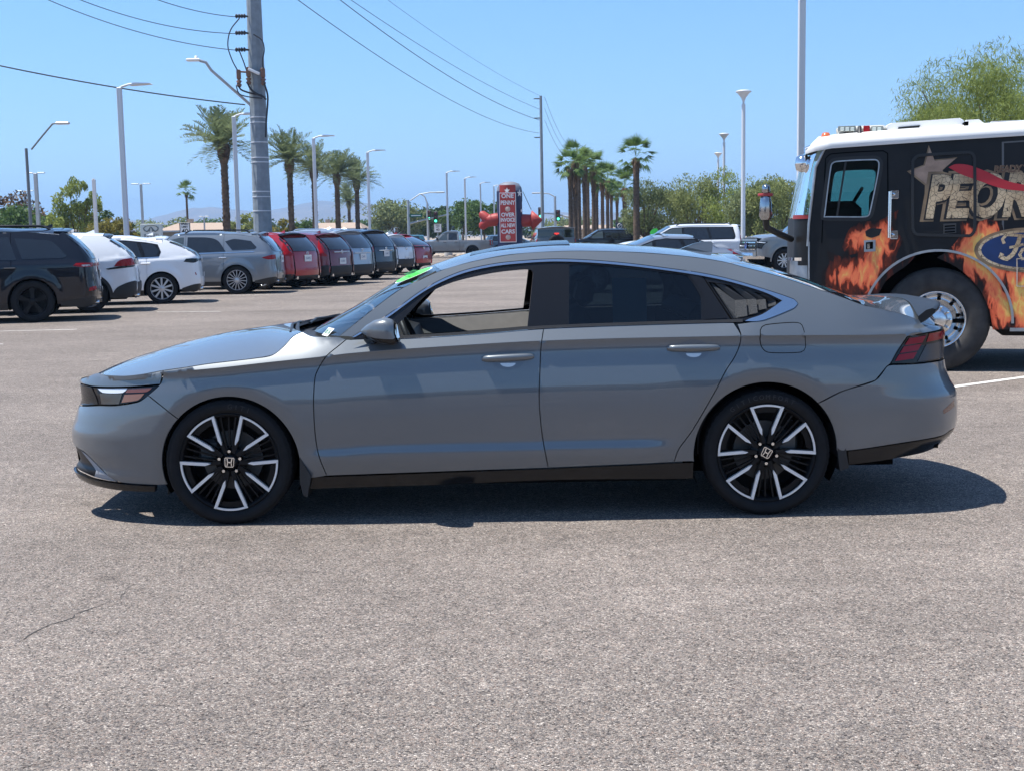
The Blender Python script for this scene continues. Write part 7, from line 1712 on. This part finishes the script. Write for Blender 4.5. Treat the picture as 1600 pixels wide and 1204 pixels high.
lamp_post("white lamp post whose head shows right beside the inflatable sign's top", 773, 291, 132)
def t_lamp(label, u, vtop, d, round_head=True, w=.12, group=None, mat=None, span=.35):
    p = base(u, d); h = at(u, vtop, d).z; t = thing("lamp_post", label, "lamp post", (p.x, d, 0), 0, group); mat = mat or WHITEPOLE
    m = MB(); 
    if round_head: m.tube([(0, 0, 0), (0, 0, h - .55)], [w * .62, w * .5], 12)
    else: m.box((0, 0, h / 2), (w, w, h), 0, 0, .01)
    m.build("pole", mat, t)
    if round_head:
        m = MB(); m.lathe([(.035, -.62), (.045, -.45), (.10, -.30), (.26, -.10), (.33, -.06), (.33, -.02), (.20, .02), (0, .03)], 20, 'z', (0, 0, h)); m.build("lamp_head", WHITEPOLE, t)
    else:
        for s in (-1, 1): m = MB(); m.box((s * span, 0, h + .02), (span * 1.3, .22, .06), 0, 0, .015); m.build("lamp_head", mat, t)
    return t
t_lamp("tall round-headed lamp post left of the fire truck mirror", 1161, 142, 55, True, .16, "round-headed lamp posts right of centre")
t_lamp("round-headed lamp post second in size, just left of the tallest one", 1131, 209, 82, True, .16, "round-headed lamp posts right of centre")
t_lamp("smallest round-headed lamp post, farthest of the three", 1122, 239, 104, True, .16, "round-headed lamp posts right of centre")
pl = base(1250, 38); t = thing("lamp_post", "white square pole running out of the top of the picture beside the fire truck", "lamp post", (pl.x, 38, 0)); m = MB(); m.box((0, 0, 5.2), (.19, .19, 10.4), 0, 0, .015); m.build("pole", WHITEPOLE, t); m = MB(); m.lathe([(.3, 0), (.3, .6), (0, .62)], 16); m.build("footing", SIGNWHITE, t); m = MB(); m.box((.5, 0, 10.45), (.8, .3, .08), 0, 0, .02); m.build("lamp_head", WHITEPOLE, t)
t_lamp("slim pole with two flat heads above the white crossover", 224, 288, 95, False, .16, None, GALV, .42)
t_lamp("pole with two flat heads right of the angled street lamp at far left", 61, 271, 80, False, .20, None, GALV, .35)
t_lamp("farthest flat-headed pole at left, behind the brown tree", 43, 299, 105, False, .18, None, GALV, .42)
t_lamp("plain slim pole in front of the willowy tree at left", 151, 281, 62, False, .15, None, WHITEPOLE, .02)
t_lamp("short pole with a cross head left of the tall date palm", 320, 339, 110, False, .12, None, GALV, .25)
# street lamps on angled arms
def street_lamp(label, u, vtop, d, pts, mat=DARKPOLE, r=.085, group=None):
    p = base(u, d); h = at(u, vtop, d).z; t = thing("street_lamp", label, "street lamp", (p.x, d, 0), 0, group)
    m = MB(); m.tube([(0, 0, 0), (0, 0, h)], [r, r * .75], 10); m.build("pole", mat, t)
    q = [at(a, b, d) for a, b in pts]; m = MB(); m.tube([(k.x - p.x, 0, k.z) for k in q], .04, 8); m.build("arm", mat, t)
    e = q[-1]; m = MB(); m.box((e.x - p.x + .22, 0, e.z), (.62, .22, .12), 0, 0, .04); m.build("lamp_head", GALV, t); return t
street_lamp("dark street lamp with a long angled arm at far left", 49, 232, 58, [(49, 234), (66, 213), (82, 194), (90, 193)])
# big steel utility pole
UD = 45.0; up = base(411, UD)
u1 = thing("utility_pole", "thick grey steel utility pole carrying wires at left of centre", "utility pole", (up.x, UD, 0))
m = MB(); m.tube([(0, 0, 0), (0, 0, 4), (0, 0, 16.5)], [.335, .30, .19], 12, smooth=False); m.build("pole", CONCR, u1)
U = lambda u, v, y=0.0: Vector((at(u, v, UD + y).x - up.x, y, at(u, v, UD + y).z))
for v in (184, 192, 223, 247, 254, 300, 308, 330):
    z = U(405, v).z; r = .335 - (z / 16.5) * .145 + .012; m = MB(); m.tube([(0, 0, z - .018), (0, 0, z + .018)], r, 14); m.build("band", WHITEPOLE, u1)
for i, (u, v) in enumerate(((384, 28), (384, 54), (384, 80))):
    a = U(372, v); z = a.z; m = MB(); x = a.x
    m.tube([(-.2, -.2, z), (x + .3, -.3, z)], .035, 6)
    for k in range(4): m.lathe([(.02, -.05), (.075, -.02), (.075, .02), (.02, .05)], 10, 'x', (x + .28 - k * .09, -.3, z))
    m.build("insulator_string", WIREM, u1)
cop = pmat("cutout_brown", (.20, .10, .06), .4)
for (u, v) in ((373, 117), (388, 113), (411, 114)):
    a = U(u, v, -.35); m = MB(); m.box((a.x, -.35, a.z), (.14, .14, .34), 0, 0, .03); m.lathe([(.05, -.42), (.10, -.34), (.05, -.30), (.10, -.22), (.05, -.18)], 10, 'z', (a.x, -.35, a.z)); m.tube([(a.x, -.35, a.z + .1), (a.x * .6, -.2, a.z + .1)], .03, 6); m.build("fuse_cutout", cop, u1)
m = MB(); a = U(397, 112, -.4); m.box((a.x, -.4, a.z), (.42, .12, .10), 0, 0, .02, Matrix.Rotation(rad(25), 3, 'Y')); m.build("surge_arrester", SIGNWHITE, u1)
def loop(pts, r=.022, nm="jumper_cable", y=-.4):
    P = [U(u, v, y) for u, v in pts]; Q = curve([tuple(p) for p in P], .12, False, 80); m = MB(); m.tube(Q, r, 6); m.build(nm, WIREM, u1)
loop([(374, 29), (360, 48), (356, 72), (363, 95), (371, 110)]); loop([(396, 54), (409, 63), (413, 78), (410, 95), (411, 108)]); loop([(374, 80), (381, 98), (385, 110)])
loop([(371, 130), (376, 140), (392, 146), (408, 149), (416, 156)], .03); loop([(386, 128), (392, 140), (403, 148), (415, 153)], .035); loop([(412, 128), (418, 148), (418, 165), (416, 190), (415, 215)], .035); loop([(369, 134), (374, 147), (390, 152), (410, 154)], .02)
a = U(398, 170, 0); b = U(330, 110, -.6); c_ = U(322, 98, -.7); d_ = U(312, 95, -.75)
m = MB(); m.tube([a, b, c_, d_], .05, 8); m.build("lamp_arm", GALV, u1)
m = MB(); e = U(302, 94, -.8); m.box(tuple(e), (.46, .22, .09), 0, 0, .03); m.lathe([(.05, 0), (.05, .10), (0, .11)], 10, 'z', (e.x + .1, e.y, e.z + .03)); m.build("lamp_head", SIGNWHITE, u1)
# far utility poles
def util(label, u, vtop, d, r, h_extra=0):
    p = base(u, d); h = at(u, vtop, d).z; t = thing("utility_pole", label, "utility pole", (p.x, d, 0)); m = MB(); m.tube([(0, 0, 0), (0, 0, h)], [r, r * .7], 10); m.build("pole", CONCR, t)
    for k in range(3): m = MB(); m.tube([(-.06, 0, h - .25 - 1.9 * k * (d / 117) ** 0 * .9), (-.62, 0, h - .25 - 1.71 * k)], .05, 6); m.build("insulator", WIREM, t)
    return t
util("slim utility pole between the inflatable sign and the fan palms", 848, 150, 117, .17); util("farthest thin utility pole above the fan palms", 903, 227, 185, .17)
def wire(label, a, b, sag, r=.014, group="overhead wires"):
    a, b = Vector(a), Vector(b); pts = [a.lerp(b, t) - Vector((0, 0, sag * 4 * t * (1 - t))) for t in np.linspace(0, 1, 25)]
    m = MB(); m.tube(pts, r, 5); o = m.build("overhead_wire", WIREM); return tag(o, label, "wire", group)
wire("upper wire from the utility pole to the top left, shortest in view", at(371, 27, UD - .3), at(150, -42, 40), .25, .013)
wire("middle of the three wires running to the top left from the utility pole", at(371, 53, UD - .3), at(60, -28, 40), .35, .013)
wire("lowest of the three wires running to the top left from the utility pole", at(371, 79, UD - .3), at(20, -25, 40), .35, .013)
wire("long sagging cable from the utility pole to the left edge of the picture", at(383, 164, UD), at(-120, 76, 42), .18, .022)
wire("lowest wire from above the picture down to the slim utility pole", at(395, -52, UD), at(842, 208, 117), 1.1, .016); wire("second wire down to the slim utility pole, thick and close to the third", at(470, -48, 62), at(843, 188, 117), .9, .022)
wire("third wire down to the slim utility pole", at(476, -50, 62), at(843, 171, 117), .55, .016); wire("thinnest uppermost wire down to the slim utility pole", at(560, -34, 70), at(846, 151, 117), .45, .011)
for k, (v0, v1) in enumerate(((152, 228), (170, 237), (188, 246))): wire(("upper", "middle", "lower")[k] + " wire between the slim pole and the farthest pole", at(851, v0, 117), at(900, v1, 185), 1.5, .016)

# inflatable sign
ID = 84.0; ip = base(797, ID); sgn = thing("inflatable_sign", "red and navy inflatable pylon with arrow arms reading one penny over invoice", "inflatable sign", (ip.x, ID, 0))
I = lambda u, v, y=0.0: Vector((at(u, v, ID + y).x - ip.x, y, at(u, v, ID + y).z))
navy = pmat("navy_nylon", (.014, .022, .075), .55, bump=.2, bscale=5); redn = pmat("red_nylon", (.34, .035, .03), .55, bump=.2, bscale=5); greyn = pmat("grey_nylon", (.16, .17, .21), .6, bump=.2, bscale=5)
R_ = (I(817, 340).x - I(777, 340).x) / 2; zt = I(797, 284).z
m = MB(); m.lathe([(R_ * .9, .05), (R_ * 1.0, .4), (R_ * .97, 1.2), (R_, 2.2), (R_ * .98, zt - 1.35), (R_, zt - 1.25), (R_, zt - .62)], 28); m.build("body", navy, sgn)
m = MB(); m.lathe([(R_ * 1.01, zt - 1.30), (R_ * 1.03, zt - .95), (R_ * 1.0, zt - .55)], 28); 
m = MB(); m.lathe([(R_, zt - .62), (R_ * .94, zt - .38), (R_ * .74, zt - .14), (R_ * .4, zt - .03), (0, zt)], 28); m.build("dome", greyn, sgn)
m = MB(); v = []; n = 12
for i in range(n + 1):
    a = rad(-138 + 76 * i / n)
    for z in (I(797, 302).z, I(797, 290).z): v.append((R_ * 1.02 * math.cos(a), R_ * 1.02 * math.sin(a), z))
m.add(v, [(2 * i, 2 * i + 2, 2 * i + 3, 2 * i + 1) for i in range(n)], 0, True); m.build("red_band", redn, sgn)
# banner board on the face
x0, x1 = I(780.5, 340).x, I(806.5, 340).x; z1, z0 = I(793, 302).z, I(793, 379).z; yb = -R_ - .10
def board(nm, a, b, c, d, y, mat, th=.03): m = MB(); m.box(((a + b) / 2, y + th / 2, (c + d) / 2), (b - a, th, d - c)); return m.build(nm, mat, sgn)
board("banner_border", x0, x1, z0, z1, yb, SIGNWHITE); board("banner", x0 + .045, x1 - .045, z0 + .05, z1 - .05, yb - .012, pmat("banner_red", (.50, .055, .045), .6)); 
m = MB(); m.box(((x0 + x1) / 2, yb + .35, (z0 + z1) / 2), (.5, .66, z1 - z0 - .3), 0, 0, .05); m.build("banner_backing", redn, sgn)
xm = (x0 + x1) / 2
for v_, s, sz in ((307.5, "ONE", .38), (318, "PENNY", .38), (336.5, "OVER", .34), (344.5, "INVOICE", .34), (353, "ALL NEW", .34), (362.5, "CARS", .36)):
    me = text_mesh(s, sz, .003, 0, .012); w_ = max(p.co.x for p in me.vertices) - min(p.co.x for p in me.vertices); k = min(1.0, (x1 - x0 - .16) / w_)
    me.transform(Matrix(((k, 0, 0, xm), (0, 0, -1, yb - .016), (0, 1, 0, I(793, v_).z), (0, 0, 0, 1)))); me.materials.append(SIGNWHITE); place("banner_lettering", me, sgn)
for v_ in (327.5, 371):
    m = MB(); c_ = I(793, v_); m.lathe([(0, -.02), (.15, -.02), (.17, 0)], 18, 'y', (xm, yb - .012, c_.z)); m.build("penny_coin", pmat("coin_tan", (.55, .40, .34), .5), sgn)
def star_pts(cx, cz, r): return [(cx + (r if i % 2 == 0 else r * .42) * math.sin(math.pi * i / 5), cz + (r if i % 2 == 0 else r * .42) * math.cos(math.pi * i / 5)) for i in range(10)]
for a_, v_, r in ((-42, 303, .26), (-100, 299, .20), (-30, 330, .15)):
    a = rad(a_); c_ = Vector((R_ * 1.03 * math.cos(a), R_ * 1.03 * math.sin(a), I(797, v_).z)); ri = Vector((-math.sin(a), math.cos(a), 0)); no = Vector((math.cos(a), math.sin(a), 0)); m = MB()
    m.add([tuple(c_ + ri * x + Vector((0, 0, z)) + no * .02) for x, z in star_pts(0, 0, r)] + [tuple(c_ + no * .03)], [(i, (i + 1) % 10, 10) for i in range(10)]); m.build("white_star", SIGNWHITE, sgn)
m = MB(); A = [I(777, 343), I(765, 345), I(758, 345)]; m.tube([(R_ * -.9, 0, A[0].z), (A[1].x, 0, A[1].z), (A[2].x + .1, 0, A[2].z)], [.42, .40, .36], 14)
for dv in (332, 357): e = I(750, dv); m.tube([(A[2].x + .25, 0, A[2].z), (e.x + .1, 0, (e.z + A[2].z) / 2 + (e.z - A[2].z) * .3), (e.x, 0, e.z)], [.34, .26, .10], 12)
m.build("tail_arm", redn, sgn)
m = MB(); B_ = [I(817, 345), I(829, 345)]; m.tube([(R_ * .9, 0, B_[0].z), (B_[1].x, 0, B_[1].z)], [.42, .40], 14); h0 = I(829, 345); h1 = I(847, 344); m.tube([(h0.x, 0, h0.z), (h0.x + .12, 0, h0.z), (h1.x, 0, h1.z)], [.40, .66, .06], 14); m.build("arrow_arm", redn, sgn)
m = MB(); m.tube([I(817, 300), I(830, 328)], .02, 5); m.build("guy_line", WIREM, sgn)

# road signs and dealer signs
def panel_sign(name, label, u0, u1_, v0, v1, d, mat, post=True, cat="sign", th=.04, frame=None):
    a, b = at(u0, v1, d), at(u1_, v0, d); cx = (a.x + b.x) / 2; t = thing(name, label, cat, (cx, d, 0)); w, h = b.x - a.x, b.z - a.z; zc = (a.z + b.z) / 2
    m = MB(); m.box((0, 0, zc), (w, th, h), 0, 0, .01); m.build("sign_panel", mat, t)
    if frame: m = MB(); [m.box(c, s) for c, s in (((0, -th / 2 - .005, zc + h / 2 - .02), (w, .01, .03)), ((0, -th / 2 - .005, zc - h / 2 + .02), (w, .01, .03)), ((w / 2 - .02, -th / 2 - .005, zc), (.03, .01, h - .06)), ((-w / 2 + .02, -th / 2 - .005, zc), (.03, .01, h - .06)))]; m.build("sign_border", frame, t)
    if post: m = MB(); m.tube([(0, .04, 0), (0, .04, zc + h / 2 - .05)], .035, 8); m.build("post", GALV, t)
    def tx(s, size, dz, mat2=SIGNBLACK, dx=0.0): lettering("sign_lettering", s, size, facing((dx, -th / 2 - .004, zc + dz), (1, 0, 0), (0, 0, 1)), mat2, t, depth=.001, bold=.004)
    return t, w, h, zc, tx
t, w, h, zc, tx = panel_sign("speed_limit_sign", "white speed limit forty sign above the grey SUV", 281, 297, 348, 367, 58, SIGNWHITE, frame=SIGNBLACK); tx("SPEED", .12, .20); tx("LIMIT", .12, .07); tx("40", .30, -.13)
t, w, h, zc, tx = panel_sign("speed_limit_sign", "small white road sign above the silver grey pickup", 678, 690, 350, 364, 108, SIGNWHITE, frame=SIGNBLACK); tx("SPEED", .13, .24); tx("LIMIT", .13, .10); tx("40", .30, -.14)
t, w, h, zc, tx = panel_sign("dealer_sign", "pale grey car maker's sign with an oval emblem over a white crossover", 221, 253, 350, 376, 64, pmat("sign_pale_grey", (.50, .56, .56), .5), th=.2)
ol = pmat("emblem_dark", (.10, .13, .14), .4); m = MB(); q = [(.36 * math.cos(a), .17 * math.sin(a)) for a in np.linspace(rad(-62), rad(242), 32)]; m.tube([(x, -.115, zc + .17 + z) for x, z in q], .025, 6, cap=True)
m.add([(-.20, -.11, zc + .05), (-.02, -.11, zc + .27), (0, -.11, zc + .27), (-.06, -.11, zc + .02)], [(0, 3, 2, 1)]); m.add([(.20, -.11, zc + .05), (.02, -.11, zc + .27), (0, -.11, zc + .27), (.06, -.11, zc + .02)], [(0, 1, 2, 3)]); m.build("emblem", ol, t); lettering("sign_lettering", "INFINITI", .20, facing((0, -.105, zc - .17), (1, 0, 0), (0, 0, 1)), ol, t, depth=.002, bold=.004)
t, w, h, zc, tx = panel_sign("dealer_sign", "dark navy dealer sign with a white ring emblem by the fan palm trunks", 962, 974, 348, 362, 100, pmat("sign_navy", (.015, .03, .07), .4), th=.2); m = MB(); m.tube([(.17 * math.cos(a), -.115, zc + .08 + .17 * math.sin(a)) for a in np.linspace(0, 6.283, 25)], .022, 6, cap=False); m.tube([(-.11, -.115, zc - .03), (.11, -.115, zc + .19)], .022, 6); m.build("emblem", SIGNWHITE, t); m = MB(); m.box((0, -.105, zc - .22), (.34, .01, .05)); m.build("sign_print", SIGNWHITE, t)

# traffic signals
def signal_pole(label, u, vtop, d, arm, lamp, heads, signs=()):
    p = base(u, d); h = at(u, vtop, d).z; t = thing("traffic_signal", label, "traffic signal", (p.x, d, 0), 0, "traffic signals at the far crossing"); Q = lambda a, b, y=0: (at(a, b, d).x - p.x, y, at(a, b, d).z)
    m = MB(); m.tube([(0, 0, 0), (0, 0, h)], [.16, .12], 10); m.build("pole", GALV, t)
    m = MB(); m.tube([Q(*k) for k in arm], [.11] + [.07] * (len(arm) - 1), 8); m.build("mast_arm", GALV, t)
    if lamp: m = MB(); m.tube([Q(*k) for k in lamp], .06, 6); e = Q(*lamp[-1]); m.box(e, (.9, .3, .14), 0, 0, .04); m.build("lamp_arm", GALV, t)
    for (a, b) in heads:
        c_ = Q(a, b, -.2); hd = MB(); hd.box(c_, (.42, .25, 1.15), 0, 0, .04); ho = hd.build("signal_head", SIGNBLACK, t)
        for k, mt in enumerate((pmat("signal_red", (.06, .01, .01), .3), pmat("signal_amber", (.06, .04, .01), .3), pmat("signal_green_lit", (.05, .5, .3), .3, emit=(.1, 1, .55, 1.2)))):
            l = MB(); l.lathe([(0, -.02), (.13, -.02), (.14, 0)], 12, 'y', (c_[0], -.34, c_[2] + .36 - .36 * k)); l.build("signal_lens", mt, ho)
    for (a, b, c2, d2, mt) in signs:
        s0, s1 = Q(a, d2, -.18), Q(c2, b, -.18); m = MB(); m.box(((s0[0] + s1[0]) / 2, -.18, (s0[2] + s1[2]) / 2), (s1[0] - s0[0], .03, s1[2] - s0[2])); so_ = m.build("street_name_plate", mt, t)
        m = MB(); m.box(((s0[0] + s1[0]) / 2, -.20, (s0[2] + s1[2]) / 2), ((s1[0] - s0[0]) * .75, .01, (s1[2] - s0[2]) * .3)); m.build("plate_print", SIGNWHITE, so_)
    return t
sg = pmat("street_sign_green", (.01, .12, .06), .5)
signal_pole("traffic signal mast with a rising arm and green street name plate left of centre", 639, 313, 130, [(639, 350), (662, 344), (702, 335)], [(641, 314), (655, 304), (672, 301), (688, 301)], [(681, 340)], [(640, 334.5, 660, 340, sg)])
signal_pole("second traffic signal pole just right of the green name plate", 669, 318, 150, [(669, 322), (664, 308), (657, 303)], None, [(671, 337)])
signal_pole("traffic signal mast with arm to the left, right of the inflatable sign", 868, 307, 135, [(893, 340), (868, 335), (842, 333)], [(867, 308), (858, 303), (846, 302), (838, 302)], [(872, 337), (844, 333)])

# houses beyond the street
stucco = pmat("stucco_tan", (.42, .34, .26), .9, noise=.06, nscale=3); rooft = pmat("roof_tan_shingle", (.34, .26, .20), .9, noise=.15, nscale=8); fasc = pmat("fascia_white", (.6, .58, .55), .7)
def house(label, u0, u1_, vridge, veave, d, group="houses beyond the street"):
    a, b = at(u0, veave, d), at(u1_, vridge, d); w = b.x - a.x; ze, zr = a.z, b.z; t = thing("house", label, "house", ((a.x + b.x) / 2, d, 0), 0, group); D = 9.0
    m = MB(); m.box((0, D / 2, ze / 2), (w - .8, D, ze)); m.build("wall", stucco, t)
    v = [(-w / 2, -.5, ze), (w / 2, -.5, ze), (w / 2, D + .5, ze), (-w / 2, D + .5, ze), (-w / 2 + w * .12, D / 2, zr), (w / 2 - w * .12, D / 2, zr)]
    v += [(x, y, z - .15) for x, y, z in v[:4]]; m = MB(); m.add(v, [(0, 1, 5, 4), (1, 2, 5), (2, 3, 4, 5), (3, 0, 4)]); m.build("roof", rooft, t); m = MB(); m.add(v, [(6, 7, 1, 0), (7, 8, 2, 1), (8, 9, 3, 2), (9, 6, 0, 3), (9, 8, 7, 6)]); m.build("fascia", fasc, t)
    for s in (-.28, .22):
        m = MB(); m.box((s * w, -.03, ze * .55), (1.5, .06, 1.1)); wd = m.build("window", fasc, t); m = MB(); m.box((s * w, -.065, ze * .55), (1.3, .02, .9)); m.build("pane", M_GLOSSBLACK, wd)
    m = MB(); m.box((.02 * w, -.03, 1.02), (.95, .06, 2.04)); m.build("door", BARK2, t); m = MB(); m.box((-w * .2, D * .55, zr + .1), (.5, .5, .6)); m.build("roof_vent", stucco, t); return t
house("long tan roofed house behind the speed limit sign", 246, 352, 347, 361, 120); house("tan roofed house behind the row of date palms", 476, 566, 347, 358, 150); house("small tan roofed house left, between the willowy tree and bushes", 116, 160, 352, 360, 110); house("low tan house behind the inflatable sign's right arm", 874, 962, 351, 358, 190)
# block wall along the street
m = MB(); pa, pb = at(-60, 362, 108), at(640, 362, 175); m.box(((pa.x + pb.x) / 2, (pa.y + pb.y) / 2, .9), ((pb - pa).xy.length, .2, 1.8), math.atan2(pb.y - pa.y, pb.x - pa.x)); wl = m.build("block_wall", pmat("block_tan", (.36, .29, .23), .9, noise=.1, nscale=4)); tag(wl, "long tan block wall along the street behind the parked row", "wall")

# kerbed planting strip and street past the lot
strip_m = pmat("gravel_tan", (.36, .30, .24), .95, noise=.25, nscale=3, bump=.4, bscale=25); kerb_m = pmat("kerb_concrete", (.45, .43, .40), .9, noise=.1, nscale=4); road_m = pmat("street_asphalt", (.09, .088, .086), .9, noise=.15, nscale=2)
sheet("street", [(-120, 112), (160, 112), (160, 128), (-120, 128)], .004, road_m)
m = MB(); m.box((12, 98.2, .06), (46, .3, .14)); tag(m.build("kerb", kerb_m), kind='structure')
m = MB(); 
ks = [(-13.0, 97), (-15.3, 60), (-18.8, 36), (-25.8, 12)]
for (xa, ya), (xb, yb_) in zip(ks, ks[1:]): m.box(((xa + xb) / 2, (ya + yb_) / 2, .06), (math.hypot(xb - xa, yb_ - ya), .16, .15), math.atan2(yb_ - ya, xb - xa))
tag(m.build("kerb", kerb_m), kind='structure')
rng2 = np.random.default_rng(3); n = 500; c = np.stack([rng2.uniform(-6.5, -1.0, n), rng2.uniform(92.5, 97.5, n), np.zeros(n)], 1); m = MB()
for p in c[:260]:
    s = rng2.uniform(.08, .28); m.lathe([(0, -.02), (s, .02), (s * .8, s * .5), (0, s * .7)], 6, 'z', tuple(p), smooth=False)
o = m.build("river_stones", strip_m); tag(o, "pale river stones heaped in the planting strip behind the row", "stones", kind='stuff')
# parking bay lines
for (u, v, du, dv) in ((120, 515, -125, 3), (345, 487, -100, 1), (330, 469, -40, 0), (420, 461, -60, 1), (5, 538, -60, 1)):
    paint_line(*gp(u, v), *gp(u + du, v + dv), .06)
# hills
def hills():
    ridge = [(-200, 352), (0, 350), (150, 349), (230, 346), (260, 338), (285, 333), (305, 327), (330, 325), (348, 328), (370, 331), (405, 333), (440, 328), (470, 321), (500, 316), (520, 318), (545, 324), (575, 327), (600, 334), (640, 341), (700, 345), (800, 343), (900, 338), (935, 331), (960, 334), (1000, 340), (1100, 344), (1400, 341), (1800, 343)]
    rg = np.random.default_rng(9); D0 = 5200; us = np.linspace(-200, 1800, 240); vs = np.interp(us, [r[0] for r in ridge], [r[1] - 3.5 for r in ridge]); m = MB(); nr = 14; V = []
    ph = rg.uniform(0, 6.28, 8); fr = rg.uniform(.006, .05, 8)
    for j in range(nr):
        t = j / (nr - 1); d = D0 - 1500 + 3000 * t; k = 1 - abs(2 * t - 1) ** 1.3
        for u, v in zip(us, vs):
            q = at(u, v, D0); x = q.x * d / D0; h = max(q.z, 5); rough = 1 + .16 * sum(math.sin(u * f + p + j * 1.7) for f, p in zip(fr, ph)) / 3 * (1 if j != nr // 2 else .3)
            V.append((x, d, max(-1, h * k * (rough if 0 < j < nr - 1 else 0))))
    n = len(us); m.add(V, [(j * n + i, j * n + i + 1, (j + 1) * n + i + 1, (j + 1) * n + i) for j in range(nr - 1) for i in range(n - 1)], 0, False)
    return tag(m.build("hills", pmat("hill_rock", (.16, .125, .095), .95, noise=.3, nscale=.01)), kind='structure')
hills()
# dry valley air
m = MB(); m.box((0, 3650, 124), (17000, 8700, 252)); hz = m.build("haze", None or pmat("haze_dummy", (1, 1, 1)))
hm = bpy.data.materials.new("valley_haze"); hm.use_nodes = True; hn = hm.node_tree; hn.nodes.clear(); ho = hn.nodes.new("ShaderNodeOutputMaterial"); hv = hn.nodes.new("ShaderNodeVolumePrincipled")
hv.inputs["Color"].default_value = (.42, .67, 1.0, 1); hv.inputs["Density"].default_value = 2.5e-4; hv.inputs["Anisotropy"].default_value = .2; hn.links.new(hv.outputs[0], ho.inputs["Volume"])
hz.data.materials.clear(); hz.data.materials.append(hm); tag(hz, kind='stuff')

# unseen dealership added behind the camera for the dark band in the sedan's doors
t = thing("added_dealership_building", "low dealership building mirrored as a dark band in the sedan's doors", "building", (-4, -52, 0))
wallm = pmat("dealer_stucco", (.30, .27, .24), .85, noise=.06, nscale=2); m = MB(); m.box((0, -8, 2.7), (46, 16, 5.4)); m.build("wall", wallm, t); m = MB(); m.box((0, .1, 5.1), (47, .5, 1.1), 0, 0, .02); m.build("fascia", pmat("dealer_fascia", (.10, .11, .12), .4), t)
for k in range(9):
    m = MB(); m.box((-20 + 5 * k, .05, 2.0), (4.2, .12, 3.4)); w_ = m.build("shop_window", M_GLOSSBLACK, t)
